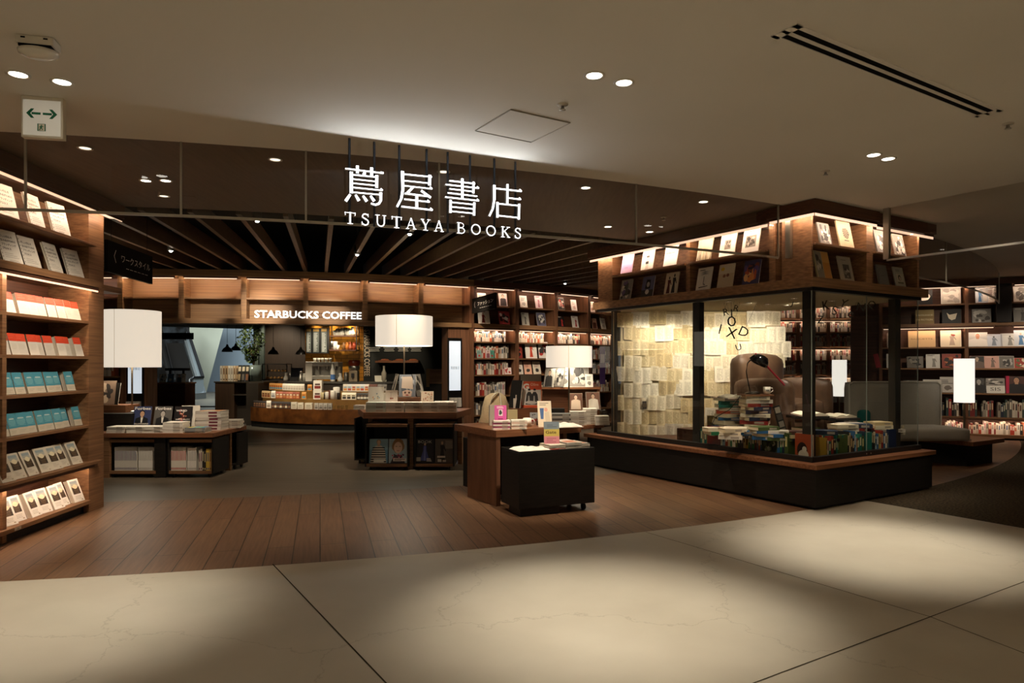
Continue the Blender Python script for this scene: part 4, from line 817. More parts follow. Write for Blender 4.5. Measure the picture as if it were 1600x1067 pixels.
# ceiling siren box
sx, sy = G(60, 62, CZ); t = thing('ceiling_siren', 'white ceiling alarm unit with clear curved cover above the exit sign', 'alarm', (sx, sy, CZ), radians(14))
b = B(); b.box(-.085, -.05, -.045, .085, .05, 0); b.build('base', mat('c9bfad', .5), t, bevel=.006)
b = B(); b.box(-.07, -.053, -.058, .075, .04, -.045); b.build('gap', VOID, t)
b = B(); b.lathe([(.0, -.095), (.05, -.092), (.085, -.075), (.088, -.058), (.0, -.058)], (0, 0), 28); b.xf(Matrix.Diagonal((1.05, .75, 1, 1))); b.build('cover', mat('d8cfbe', .15, 0, .6), t)
b = B(); 
for x in (-.05, .05): b.box(x-.01, -.0512, -.018, x+.01, -.05, -.010)
b.build('vents', VOID, t)
# hanging section signs
def hang_sign(p0, p1, z0, z1, txt, label, hang):
    fr = Fr(*p0, atan2(p1[1]-p0[1], p1[0]-p0[0])); Lh = hypot(p1[0]-p0[0], p1[1]-p0[1])
    t = thing('hanging_sign', label, 'sign', (*p0, z0), fr.rz, 'black hanging section signs'); h = z1-z0
    b = B(); b.box(0, 0, 0, Lh, .04, h); bd = b.build('board', mat('14110d', .85, 0, .1), t, bevel=.002)
    bb = B(); text_into(bb, '〈', Lh*.14, h*.55, h*.42, -.002, 0); text_into(bb, txt, Lh*.60, h*.55, h*.24, -.002, 0, Lh*.66); text_into(bb, 'SECTION'[:0] or '------', Lh*.62, h*.26, h*.02, -.002, 0, Lh*.5); bb.build('lettering', mat('e0d8c8', .6), bd)
    for x in (Lh*.1, Lh*.9): b = B(); b.tube([(x, .02, h), (x, .02, hang-z0)], .003, 0, 6); b.build('cable', DARK, t)
hang_sign((-4.44, 7.5), (-4.58, 8.7), 2.47, 2.82, 'ワークスタイル', 'black hanging sign reading a long katakana word behind the left bookcase', 3.7)
hang_sign((-.77, 13.1), (-.30, 11.9), 2.42, 2.70, 'ファッション', 'black hanging sign before the curved back bookcases', 3.7)
# ------------------------------------------------------------------ display tables
rt = random.Random(17)
GM = 'flat stacks on the display tables'
def stack(x, y, z, w, d, ts, covers, where, rz=0, name='book', words=None, top_art=None, cat=None, pages=PAPER):
    """A stack of flat books centred on x, y."""
    zz = z; n = len(ts)
    for i, t_ in enumerate(ts):
        c = covers[i % len(covers)]; a = rz+rt.uniform(-.03, .03); cx, cy = x+rt.uniform(-.004, .004), y+rt.uniform(-.004, .004)
        loc = (cx-(w/2*cos(a)-d/2*sin(a)), cy-(w/2*sin(a)+d/2*cos(a)), zz)
        pos = 'topmost' if i == n-1 else ('lowest' if i == 0 else ORD[i]+' from below')
        flat_book(w, d, t_, c, rt, loc, a, f'{words or "pale book"}, {pos} in stack {where}', cat or name, GM, name, top_art if i == n-1 else None, pages, '6a2a35' if 'thick' in (words or '') else ('9a9184' if w > .2 and i % 2 else 'b9af9e')); zz += t_+.0006
    return zz
def lean_book(px, base_y, z, d, w, h, cover, art, label, cat='magazine', name='magazine', lean=14, rz=0, t_=.01, group=None):
    x = (px-800)/FPX*d; return book(w, h, t_, cover, art, rt, loc=(x-w/2*cos(rz), d-w/2*sin(rz), z), rot=(-radians(lean), 0, rz), label=label, cat=cat, group=group, name=name, split=True)
def casters(t, pts, r=.03):
    for x, y in pts:
        b = B(); b.tube([(x-.012, y, r), (x+.012, y, r)], r, 0, 12); b.box(x-.006, y-.02, r, x+.006, y+.02, r+.04); b.build('caster', DARK, t)
def cart(x0, x1, y0, y1, z0, z1, label, rz=0, o=(0, 0), rail=True, lip=True):
    t = thing('book_cart', label, 'book cart', (o[0], o[1], 0), rz, 'black rolling carts under the tables')
    b = B(); b.box(x0, y0, z0, x0+.02, y1, z1); b.box(x1-.02, y0, z0, x1, y1, z1); b.box(x0+.02, y1-.02, z0, x1-.02, y1, z1); b.box(x0+.02, y0, z0, x1-.02, y1-.02, z0+.02); b.build('shell', BLACK, t)
    if rail: b = B(); b.box(x0+.02, y0+.01, z1-.04, x1-.02, y1-.02, z1); b.build('top_rail', WOOD, t)
    if lip: b = B(); b.box(x0+.02, y0-.004, z0, x1-.02, y0+.012, z0+.04); b.build('lip', WOOD, t)
    casters(t, [(x0+.07, y0+.06), (x1-.07, y0+.06), (x0+.07, y1-.06), (x1-.07, y1-.06)], z0/2 if z0 < .06 else .03); return t
def drum_lamp(x, y, z, z0, z1, r, label, pole_r=.012, mt=SHADE, tilt=0):
    t = thing('table_lamp', label, 'lamp', (x, y, z))
    b = B(); b.lathe([(0, 0), (.11, 0), (.11, .015), (.02, .022), (0, .022)], (0, 0), 28); b.build('base', STEEL, t)
    b = B(); b.tube([(0, 0, .02), (0, 0, z1-z-.02)], pole_r, 0, 12); b.build('pole', BRASS, t)
    b = B(); h0, h1 = z0-z, z1-z; b.lathe([(r, h0), (r, h1)], (0, 0), 64); b.lathe([(r-.004, h1), (r-.004, h0)], (0, 0), 64); b.lathe([(r, h1), (r-.004, h1)], (0, 0), 64); b.lathe([(r-.004, h0), (r, h0)], (0, 0), 64)
    sh = b.build('lamp_shade', mt, t)
    b = B(); b.lathe([(0, h0+.006), (r-.006, h0+.006)], (0, 0), 48); b.f = [f[::-1] for f in b.f]; b.build('diffuser', emit((1, .88, .68), 8.0, 'lamp_diffuser'), sh)
    b = B(); a = -pi/2-.1; b.tube([(cos(a)*r*1.002, sin(a)*r*1.002, h0), (cos(a)*r*1.002, sin(a)*r*1.002, h1)], .0018, 0, 4); b.build('seam', mat('b39a70', .8), sh)
    return t
def forbes(bg, coat, skin, hair, title='Forbes', sub='BILLIONAIRES', shirt='e8e2d6'):
    def f(b, w, h, r):
        portrait(b, w, h, bg, coat, skin, hair, .5, .80, 1.15, shirt); text_into(b, title, .5*w, .90*h, .13*h, -.0026, b.c('e9e4da'), .9*w, .03)
        text_into(b, sub or ' ', .52*w, .2*h, .07*h, -.0028, b.c('ded8cc'), .8*w, .02); b.r(.7*w, .04*h, .92*w, .11*h, 'd9d3c6', -.0027)
    return f
def burst(b, w, h, r):
    for i in range(26): b.blob(r.uniform(.3, .72)*w, r.uniform(.16, .95)*h, r.uniform(.03, .08)*w, r.uniform(.02, .05)*h, ('a83a30', 'd9b9a0', '6d2622', 'c97a5c')[i % 4], -.0014-.00004*i, 7, .3, r)
    text_into(b, 'WIRED', .4*w, .80*h, .09*h, -.003, b.c('e9e4da'), .62*w, .03); text_into(b, 'IMMORTALITY', .52*w, .40*h, .055*h, -.003, b.c('e9e4da'), .8*w, .02); b.r(.06*w, .05*h, .28*w, .16*h, 'd9d3c6', -.003)
# --- low table on the left
TX0, TX1, TY0, TY1 = -5.75, -3.81, 8.69, 9.80
t = thing('display_table', 'low walnut display table behind the left bookcase, carrying magazines and a drum lamp', 'table', (TX0, TY0, 0))
L_ = TX1-TX0; b = B(); b.box(0, 0, .515, L_, TY1-TY0, .57); b.build('table_top', WOODT, t, bevel=.003)
for x, y in ((L_-.10, .62), (.54, .02)): b = B(); b.box(x, y, 0, x+.07, y+.05, .515); b.build('leg', WOOD, t)
b = B(); b.box(L_-.76, .03, 0, L_-.62, .12, .515); b.build('leg', BLACK, t)
b = B(); b.box(.3, .55, .05, L_-.2, .6, .515); b.build('back_panel', BLACK, t)
for x0, x1, lab in ((-5.17, -4.53, 'black rolling cart full of pale magazines under the low left table'), (-4.40, -3.815, 'black rolling cart with red-topped magazines under the low left table')): cart(x0, x1, 8.72, 9.2, .05, .49, lab)
cart(-4.25, -3.76, 9.37, 9.72, .06, .50, 'black rolling cart behind the end leg of the low left table', 0, (0, 0), False, False)
MG = 'magazines standing in the carts under the left table'
def mag_row(x0, x1, y, z, h, spec, where, t_=.018):
    x, i = x0, 0
    while x+t_ < x1:
        c, m, cn = spec[min(len(spec)-1, int((x-x0)/(x1-x0)*len(spec)))]; hh = h if isinstance(h, float) else rt.uniform(*h)
        o = put(spine_proto(c, m), 'magazine', None, (x, y, z)); o.scale = (t_/.03, 1.4, hh/.2); tag(o, f'{cn} magazine, {ORD[i]} from its outer end in {where}', 'magazine', MG); x += t_+.0012; i += 1
mag_row(-5.10, -4.80, 8.76, .075, .31, [('d9d3c6', '6a6a80', 'grey-printed'), ], 'the pale cart under the left table'); mag_row(-4.795, -4.56, 8.76, .075, .31, [('e9e4d8', 'b9b3a6', 'plain white')], 'the right half of the pale cart')
mag_row(-4.375, -4.17, 8.76, .075, .31, [('e3dccd', 'b0403a', 'red-topped')], 'the red-topped cart row'); mag_row(-4.165, -4.04, 8.76, .075, .30, [('e6e1d6', 'a39c90', 'white')], 'the red-topped cart beside red ones')
mag_row(-4.02, -3.85, 8.76, .075, (.25, .3), [('cfc6b5', '7a4a5a', 'beige'), ('2a2622', 'c9b98f', 'black'), ('d9b84a', '3a5a80', 'yellow'), ('a8824a', '5a3a22', 'tan')], 'the mixed end of the cart', .022)
for px, n, lab in ((190, 4, 'first from the bookcase on the low table'), (220, 4, 'second from the bookcase on the low table'), (248, 4, 'third from the bookcase on the low table')): stack((px-800)/FPX*8.85, 8.83, .57, .235, .22, [.02]*n, ['e4ddcf', 'd9d2c4'], lab, 0, 'magazine', 'white magazine')
stack((277-800)/FPX*8.86, 8.84, .57, .25, .22, [.022]*6, ['e6dfd1', 'dad3c5'], 'in the middle of the low table', .03, 'magazine', 'white magazine')
def rainbow(b, w, d, t_):
    for i, c in enumerate(('c9b23a', '4a8fb0', '7aa35a', '3a7fa5')): b.quad((w*(.1+.2*i), d*.05, t_+.0006), (w*(.3+.2*i), d*.05, t_+.0006), (w*(.3+.2*i), d*.9, t_+.0006), (w*(.1+.2*i), d*.9, t_+.0006), b.c(c))
stack((311-800)/FPX*8.86, 8.84, .57, .26, .2, [.016]*4, ['8f8f8c', '7d7d7a'], 'at the low table corner', 0, 'magazine', 'grey magazine with bright cover', rainbow)
def orangecov(b, w, d, t_): b.quad((w*.1, d*.05, t_+.0006), (w*.9, d*.05, t_+.0006), (w*.9, d*.9, t_+.0006), (w*.1, d*.9, t_+.0006), b.c('c98a52')); b.quad((w*.3, d*.1, t_+.0009), (w*.7, d*.1, t_+.0009), (w*.7, d*.5, t_+.0009), (w*.3, d*.5, t_+.0009), b.c('e9dcc4'))
stack((331-800)/FPX*9.2, 9.22, .57, .34, .26, [.042]*6, ['cfc8bb', 'b9b0a4'], 'of thick volumes at the table end', 0, 'book', 'thick grey book', orangecov)
stack((365-800)/FPX*9.55, 9.55, .57, .22, .3, [.026]*4, ['d6cdbd', 'c9bfae'], 'on the far corner of the low table', .2, 'book', 'striped pale book')
b = B(); b.box(-5.12, 9.02, .57, -4.16, 9.25, .60); tag(b.build('display_riser', WOODT), 'flat walnut riser under three leaning magazines on the low left table', 'display riser')
lean_book(219.5, 0, .602, 9.04, .235, .295, '3a4468', forbes('39436a', '15151b', 'c99f7c', '1b1715'), 'blue business magazine with suited man, on the low left table')
lean_book(252, 0, .602, 9.04, .235, .295, '55534f', forbes('5f5c57', '1f1e1e', 'b8b0a6', '2a2725', 'Forbes', '', 'e4ded2'), 'grey business magazine with man in black suit and white shirt')
lean_book(283.5, 0, .602, 9.04, .235, .295, '1d1716', burst, 'black magazine with red figure burst across, on the low left table')
lean_book(298, 0, .60, 9.13, .22, .30, 'dcd4c4', None, 'blank cream magazine behind the black one on the riser', rz=.35, lean=10)
b = BB(); b.box(-5.62, 9.0, .57, -5.02, 9.5, .80, b.c(BLACK)); tag(b.mk('display_box', None, (0, 0, 0), 0, .003), 'black display box on the low left table beneath the big lamp', 'display box')
b = B(); b.box(-5.72, 9.15, .80, -5.18, 9.5, .90); tag(b.build('display_riser', WOODT), 'walnut riser on the black box next to the left bookcase', 'display riser')
lean_book(168, 0, .902, 9.2, .22, .33, '4a3b30', rand_art(['7a6250', 'b39a80', '2a211b'], 4), 'brown photo magazine leaning beside the left bookcase', rz=.5, lean=8)
lean_book(177, 0, .902, 9.25, .2, .30, '17140f', None, 'black backed magazine behind the brown photo magazine', rz=-.5, lean=8)
drum_lamp(-5.22, 9.38, .80, 1.408, 2.18, .362, 'tall white drum lamp above the low left table')
# --- centre table
t = thing('display_table', 'walnut display table in the middle of the aisle, two carts and a drum lamp', 'table', (-1.405, 9.4, 0))
b = B(); b.prism([(-.64, 0), (.64, 0), (.80, .95), (-.93, .95)], .70, .785); b.build('table_top', WOODT, t, bevel=.003)
b = B(); b.box(-.035, .03, 0, .04, .85, .70); b.build('leg', WOOD, t)
for x in (-.68, .62): b = B(); b.box(x, .5, 0, x+.06, .9, .70); b.build('leg', WOOD, t)
b = B(); b.box(-.62, .56, .05, -.04, .60, .70); b.box(.04, .56, .05, .62, .60, .70); b.build('back_panel', WOODD, t)
cart(-2.01, -1.415, 9.33, 9.85, .05, .63, 'black cart with striped shirt and blonde portrait magazines, middle table'); cart(-1.335, -.79, 9.33, 9.85, .05, .63, 'black cart with dark dress and grey suit magazines, middle table')
cart(-2.30, -2.08, 9.95, 10.45, .05, .66, 'black cart at the back end of the middle table', 0, (0, 0), False, False)
def striped(b, w, h, r):
    b.r(0, 0, w, h, '6f9db5'); b.r(0, .55*h, w, h, '8fb4c4', -.0014); x = .5*w
    b.poly([(.06*w, 0), (.94*w, 0), (.85*w, .5*h), (.66*w, .72*h), (.34*w, .72*h), (.15*w, .5*h)], 'd9d0be', -.0016)
    for i in range(7): b.poly([((.07+.012*i)*w, (.04+.095*i)*h), ((.93-.012*i)*w, (.04+.095*i)*h), ((.92-.018*i)*w, (.085+.095*i)*h), ((.08+.018*i)*w, (.085+.095*i)*h)], '24211f', -.0018)
    b.r(.43*w, .7*h, .57*w, .8*h, 'd3ab8c', -.0019); b.blob(x, .87*h, .12*w, .11*h, 'a37f4f', -.0021); b.blob(x, .85*h, .095*w, .10*h, 'dcb899', -.0023); b.lines(.25*w, .9*w, .16*h, 2, .07*h, .05*h, 'efe9dd', r, -.0026, .8)
def blonde(b, w, h, r):
    b.r(0, 0, w, h, 'a5bcc4'); b.blob(.5*w, .72*h, .34*w, .30*h, '9b7752', -.0015, 16, .08, r); b.blob(.5*w, .64*h, .23*w, .24*h, 'e3c4ae', -.0018, 18); b.poly([(.1*w, 0), (.9*w, 0), (.7*w, .34*h), (.3*w, .34*h)], '3f3a40', -.0017)
    for i in range(14): b.blob(r.uniform(.2, .8)*w, r.uniform(.16, .36)*h, .05*w, .035*h, ('c2455a', '7a3a5a', '2f2c33', 'd98a9a')[i % 4], -.0019-.00003*i, 7, .3, r)
    for s in (-1, 1): b.r((.5+s*.1-.05)*w, .68*h, (.5+s*.1+.05)*w, .70*h, '4a3a30', -.0022)
    b.r(.43*w, .50*h, .57*w, .525*h, 'b0555a', -.0022); b.r(.25*w, .08*h, .95*w, .2*h, 'e9e2d4', -.0026); b.lines(.3*w, .9*w, .175*h, 2, .045*h, .025*h, '5a2a33', r, -.0029)
def bookdress(b, w, h, r):
    b.r(0, 0, w, h, '1b1a20'); b.poly([(.25*w, .1*h), (.75*w, .1*h), (.6*w, .5*h), (.58*w, .72*h), (.42*w, .72*h), (.4*w, .5*h)], '4a559f', -.0016); b.poly([(.45*w, .1*h), (.55*w, .1*h), (.53*w, .7*h), (.47*w, .7*h)], '7a84c9', -.0018); b.blob(.5*w, .78*h, .06*w, .06*h, 'd9b79c', -.0018)
    text_into(b, 'BOOK', .5*w, .88*h, .11*h, -.0022, b.c('d9d4c8'), .75*w); b.r(.05*w, .08*h, .28*w, .24*h, 'b9b3a6', -.002); b.lines(.6*w, .95*w, .2*h, 3, .05*h, .03*h, 'd9d4c8', r, -.002)
def greysuit(b, w, h, r):
    b.r(0, 0, w, h, '5d554d'); figure(b, w, h, '25221f', 'b9977c', .38, .12, .92); b.r(.55*w, .6*h, .95*w, .93*h, '8a8177', -.0018); b.r(.12*w, .22*h, .55*w, .3*h, 'd9d3c6', -.0024); b.r(.15*w, .05*h, .35*w, .16*h, 'd9d3c6', -.0024); b.r(.42*w, .05*h, .6*w, .13*h, 'c9c3b6', -.0024)
for px, cv, art, l in ((591, '6f9db5', striped, 'magazine with striped shirt figure on blue sky in middle cart'), (621.5, 'a5bcc4', blonde, 'magazine with blonde portrait and red flowers in middle cart'), (663.5, '1b1a20', bookdress, 'black magazine with blue gown in middle cart'), (694, '5d554d', greysuit, 'grey magazine with dark suited man in middle cart')):
    lean_book(px, 0, .093, 9.37, .255, .33, cv, art, l, lean=9)
cov = ['d5cfc2', 'b9b6a8', 'c9c4b6', 'dcd5c8']
for i, (p0, p1) in enumerate(((573, 604), (605, 632.5), (633.5, 660), (661, 687), (688, 713))):
    x0, x1 = (p0-800)/FPX*9.52, (p1-800)/FPX*9.52
    stack((x0+x1)/2, 9.56, .785, x1-x0, .22, [.045]*3, [['c3c9bd', 'b3bdae'], ['d9d2c6', 'cac3b7'], ['cfc9bd', 'b5b0a4'], ['d3ccc0', 'c0b9ad'], ['d6ccbd', 'b9a694']][i], f'{ORD[i]} along the middle table', 0, 'book', ['sage green book', 'ivory book', 'grey white book', 'pale grey book', 'tan edged book'][i])
stack((563-800)/FPX*10.1, 10.1, .785, .16, .2, [.02]*3, ['cfc6b8', 'a9a294'], 'at the far corner of the middle table', 0, 'book', 'small pale book')
stack((693-800)/FPX*10.0, 10.05, .785, .28, .2, [.03]*4, ['b5b1a3', 'cfcabd'], 'behind the middle table front row', 0, 'book', 'green grey book')
def dots(b, w, h, r):
    for i in range(9): b.blob(r.uniform(.3, .75)*w, r.uniform(.15, .55)*h, .045*w, .045*h, ('9fb0b5', 'c98a6a', '7d8f95', 'd9b98f')[i % 4], -.0016-.00004*i, 10, .2, r)
def twofig(b, w, h, r): b.r(.42*w, .2*h, .48*w, .75*h, 'd9c2b0'); b.blob(.45*w, .3*h, .08*w, .07*h, '8f4a3a', -.0018); b.blob(.6*w, .3*h, .06*w, .07*h, 'a0664a', -.0018); b.lines(.35*w, .7*w, .8*h, 1, .1*h, .03*h, 'b9a594', r)
def pattern(b, w, h, r):
    for i in range(18): b.blob(r.uniform(.1, .9)*w, r.uniform(.12, .9)*h, .05*w, .05*h, ('c98a6a', 'a8624a', '7d6a55', 'd9a98a')[i % 4], -.0016-.00003*i, 8, .3, r)
lean_book(587, 0, .92, 9.6, .215, .215, 'e6ddcc', dots, 'square cream picture book standing on the sage green stack', 'book', 'book', 8)
lean_book(611.5, 0, .92, 9.6, .17, .165, 'ecdccb', twofig, 'small peach picture book standing on the ivory stack', 'book', 'book', 8)
lean_book(600, 0, .785, 9.78, .10, .26, 'efe9de', None, 'narrow white book between two picture books, middle table', 'book', 'book', 4)
lean_book(667.5, 0, .92, 9.62, .175, .15, 'ecd9c0', pattern, 'small picture book with brown pattern, middle table', 'book', 'book', 8)
b = B(); b.box(-1.68, 9.72, .785, -1.31, 10.05, .98); tag(b.build('display_riser', WOODT), 'walnut riser box under the magazines at the lamp of the middle table', 'display riser')
def pinkcov(b, w, h, r): photo(b, .03*w, .03*h, .97*w, .97*h, ('8f939c', 'c9ccd2', '6a6e78', 'b3b7bf'), r, 14); b.poly([(.15*w, .4*h), (.85*w, .35*h), (.82*w, .92*h), (.18*w, .9*h)], 'ecd6c3', -.0034); b.poly([(.25*w, .03*h), (.75*w, .03*h), (.8*w, .25*h), (.5*w, .33*h), (.2*w, .25*h)], 'e6c9b5', -.0036); b.blob(.38*w, .2*h, .06*w, .05*h, '6a4a3a', -.0038); b.blob(.62*w, .2*h, .06*w, .05*h, '6a4a3a', -.0038); b.blob(.5*w, .09*h, .1*w, .03*h, 'b0554a', -.0038)
lean_book(636, 0, .98, 9.74, .235, .33, '9ea2aa', pinkcov, 'pale pink and grey magazine in front of the middle lamp pole', rz=.05)
book(.24, .34, .012, '6e655a', rand_art(['3a342e', 'a39a8c', '59524a'], 4), rt, loc=(-1.79, 10.0, .98), rot=(-radians(14), 0, -1.25), label='dark photo magazine seen edge-on left of the middle lamp', cat='magazine', name='magazine')
book(.24, .34, .012, '2b2825', rand_art(['8f8a80', 'd9d4c8', '3a3632'], 4), rt, loc=(-1.36, 9.78, .98), rot=(-radians(14), 0, 1.2), label='black speckled magazine seen edge-on right of the middle lamp', cat='magazine', name='magazine')
drum_lamp((631.5-800)/FPX*9.95, 9.95, .98, 1.715, 2.145, .412, 'wide white drum lamp standing on the middle display table')
# --- front table and black cabinet
TF = Fr(-.163, 6.94, radians(32))
t = thing('display_table', 'walnut display table nearest the concourse, with mug, tote bag and cards', 'table', TF.o, TF.rz)
b = B(); b.box(0, 0, .70, 1.09, .92, .775); b.build('table_top', WOODT, t, bevel=.003)
b = B(); b.box(.01, .01, 0, .06, .63, .70); b.build('side_panel', WOODV, t, bevel=.002)
b = B(); b.box(1.03, .25, 0, 1.08, .8, .70); b.build('side_panel', WOODV, t)
b = B(); b.box(.06, .40, .03, 1.03, .44, .70); b.build('back_panel', BLACK, t)
cart(.10, .60, .66, .90, .07, .62, 'black cart with paper folders tucked behind the front display table', TF.rz, (TF.x, TF.y), False, False)
for i in range(4):
    b = B(); b.box(0, 0, 0, .24, .008, .3); tag(b.build('paper_folder', mat(('cfc2a6', 'b9ab8e', 'd6cbb3', 'a8997c')[i], .8), None, TF.p(.13+.01*i, .70+.045*i, .40), (radians(6), 0, TF.rz)), f'beige paper folder, {ORD[i]} in the cart behind the front table', 'folder', 'folders in the cart')
CB = Fr(.066, 6.45, radians(24.3))
t = thing('rolling_cabinet', 'black rolling cabinet in front of the front display table', 'cabinet', CB.o, CB.rz)
b = B(); b.box(0, 0, .075, .83, .42, .60); b.box(.03, .03, .0, .45, .30, .075); b.build('body', BLACK, t, bevel=.004)
b = B(); b.box(0, 0, .60, .83, .012, .622); b.box(0, .408, .60, .83, .42, .622); b.box(0, .012, .60, .012, .408, .622); b.box(.818, .012, .60, .83, .408, .622); b.build('rim', DARK, t)
casters(t, [(.74, .07), (.74, .35)], .034)
def TT(px, py, z=.775): return (*G(px, py, z), z)
# tote bag
x, y, z = TT(771, 661); b = B(); N_ = 10
prof = [(0, .0), (.06, .35), (.16, .75), (.24, .93), (.30, 1.0), (.34, .96)]
vs, fs = [], []
for j, (zz, _) in enumerate(prof):
    sc = (1, 1.02, .96, .86, .7, .35)[j]
    for i in range(16):
        a = 2*pi*i/16; q = 1+.07*sin(3*a+j)+.04*sin(5*a-j*2); vs.append((.17*cos(a)*sc*q+.02*j*.3, .10*sin(a)*sc*q, zz))
for j in range(5): fs += [(j*16+i, j*16+(i+1) % 16, (j+1)*16+(i+1) % 16, (j+1)*16+i) for i in range(16)]
b.add(vs, fs, 0, True); b.add(vs[-16:], [tuple(range(16))], 0, True)
t = tag(b.build('tote_bag', noisy('canvas', 'c9b48c', 'd9c7a3', (60, 60, 60), .9, 3, 2, .1, .2), None, (x, y+.12, z), radians(20)), 'cream canvas tote bag slumped on the back corner of the front table', 'bag')
b = B(); b.tube([(-.06, -.07, .22), (-.05, -.10, .30), (.0, -.09, .345), (.05, -.05, .34), (.06, -.1, .2)], .012, 0, 8); b.build('strap', mat('ddd2bb', .8), t)
def card(px, py, w, h, t_, cv, art, label, cat, name, rz=0, lean=10, z=.775, dy=0):
    x, y = G(px, py, z); return book(w, h, t_, cv, art, rt, loc=(x-w/2*cos(rz), y-w/2*sin(rz)+dy, z+.001), rot=(-radians(lean), 0, rz), label=label, cat=cat, name=name, split=t_ > .008)
card(771.5, 665, .09, .225, .06, 'c5beae', None, 'tall grey gift box between tote bag and pink card', 'box', 'gift_box', .2, 0)
def pinkart(b, w, h, r): b.r(.34*w, .28*h, .68*w, .72*h, 'e3cfd2'); b.blob(.5*w, .5*h, .13*w, .16*h, '3f4a3f', -.0018, 9, .2, r); b.lines(.2*w, .8*w, .92*h, 2, .08*h, .04*h, 'f3d9e4', r); b.r(.3*w, .06*h, .7*w, .1*h, '6d2247', -.0016)
x, y, z = TT(783, 671.5); zz = stack(x, y+.08, z, .175, .15, [.018]*5, ['e9dfd3', 'd66a98'], 'beside the mug on the front table', .1, 'notebook', 'small pink edged notebook', None, 'notebook')
book(.125, .155, .006, 'd0559a', pinkart, rt, loc=(x-.07, y+.09, zz), rot=(-radians(12), 0, .06), label='bright pink card standing on the pink edged notebooks', cat='card', name='greeting_card', split=False)
x, y, z = TT(810, 670.5); stack(x, y+.08, z, .165, .15, [.018]*5, ['e6dccb', 'd9b9a6'], 'next to the mug handle, front table', .12, 'notebook', 'small cream notebook', None, 'notebook')
def grid(b, w, h, r):
    for i in range(6): b.r(.1*w, (.12+.14*i)*h, .9*w, (.15+.14*i)*h, 'cdbb86'); b.r((.1+.14*i)*w, .1*h, (.12+.14*i)*w, .9*h, 'd9ca9c', -.0016)
card(801, 660, .115, .15, .012, 'e0d39f', grid, 'pale yellow checked notebook against the riser', 'notebook', 'notebook', .1, 8)
rx, ry = G(800, 659, .775); b = B(); b.box(0, 0, 0, .36, .22, .155); RS = Fr(rx, ry+.02, radians(14)); tag(b.build('display_riser', WOODT, None, (rx, ry+.02, .776), RS.rz), 'walnut riser box under the orange magazine on the front table', 'display riser')
def gmag(b, w, h, r):
    b.r(.03*w, .03*h, .97*w, .97*h, 'e3ddd2'); b.r(0, .68*h, w, h, 'd9582f', -.0014); b.r(0, 0, w, .1*h, 'd9582f', -.0014)
    text_into(b, 'G', .24*w, .79*h, .26*h, -.002, b.c('efe8dc'), None, .05); text_into(b, 'Olive', .66*w, .88*h, .11*h, -.002, b.c('efb49a'), .4*w, .02)
    for cx in (.40, .66): b.poly([((cx-.2)*w, .12*h), ((cx+.2)*w, .12*h), ((cx+.14)*w, .5*h), ((cx+.06)*w, .6*h), ((cx-.06)*w, .6*h), ((cx-.14)*w, .5*h)], '34312f', -.0017); b.poly([((cx-.08)*w, .14*h), ((cx+.03)*w, .14*h), (cx*w, .45*h), ((cx-.05)*w, .45*h)], 'b3aea5', -.0019); b.blob(cx*w, .65*h, .065*w, .06*h, 'c9c2b8', -.0021); b.blob(cx*w, .685*h, .07*w, .04*h, '2a2725', -.0022)
    b.blob(.5*w, .2*h, .3*w, .06*h, 'cfc9bf', -.0023, 12, .2, r)
p = RS.p(.13, .07, .932); book(.245, .32, .012, 'd9582f', gmag, rt, loc=p, rot=(-radians(12), 0, .02), label='orange and white magazine with two seated women in black', cat='magazine', name='magazine')
p = RS.p(.15, .14, .932); book(.25, .40, .006, '9a9080', rand_art(['857b6c', 'a89f90', '776e60'], 2), rt, loc=p, rot=(-radians(10), 0, .1), label='large beige printed sheet standing behind the orange magazine', cat='poster', name='poster', split=False)
p = RS.p(.0, .16, .932); book(.2, .33, .02, '15130f', None, rt, loc=p, rot=(-radians(8), 0, -.9), label='black magazine seen edge-on left of the orange magazine', cat='magazine', name='magazine')
p = RS.p(.03, .05, .931); b = B(); b.box(0, 0, 0, .065, .02, .115); tt = tag(b.build('price_stand', mat('d9d2c2', .6), None, p, .1), 'small cream tag stand on the riser left of the orange magazine', 'tag stand'); b = B(); b.tube([(.032, .01, .115), (.032, .01, .155)], .008); b.build('hook', mat('cfc7b5', .5), tt)
def redpic(b, w, h, r): b.r(0, 0, w, .28*h, 'a8342c'); photo(b, .12*w, .35*h, .88*w, .9*h, ('c9cfd2', '3a3a40', '8f959c', 'e3e0d9'), r, 7)
p = RS.p(.215, -.02, .776); book(.095, .105, .006, 'cfd2d2', redpic, rt, loc=p, rot=(-radians(8), 0, .1), label='small framed picture card with red bottom below the orange magazine', cat='card', name='picture_card', split=False)
# mug
x, y, z = TT(824, 667.5); t = thing('mug', 'white coffee mug on the front display table', 'mug', (x, y+.05, z))
b = B(); b.lathe([(0, .002), (.044, .002), (.046, .0), (.046, .095), (.0425, .095), (.0425, .006), (0, .006)], (0, 0), 28); b.build('cup', mat('e6dfd0', .25), t)
b = B(); b.tube([(.044, 0, .078), (.062, 0, .082), (.076, 0, .066), (.076, 0, .038), (.062, 0, .022), (.044, 0, .022)], .006, 0, 8); b.build('handle', mat('e6dfd0', .25), t)
x, y, z = TT(840, 666); b = B(); b.lathe([(0, 0), (.024, 0), (.026, .09), (.023, .09), (.021, .006), (0, .006)], (0, 0), 16); t = tag(b.build('drinking_glass', GLASS, None, (x+.01, y+.08, z)), 'small glass of brown drink beside the mug', 'glass'); b = B(); b.lathe([(0, .006), (.0205, .006), (.022, .06), (0, .06)], (0, 0), 16); b.build('drink', mat('5a3420', .3), t)
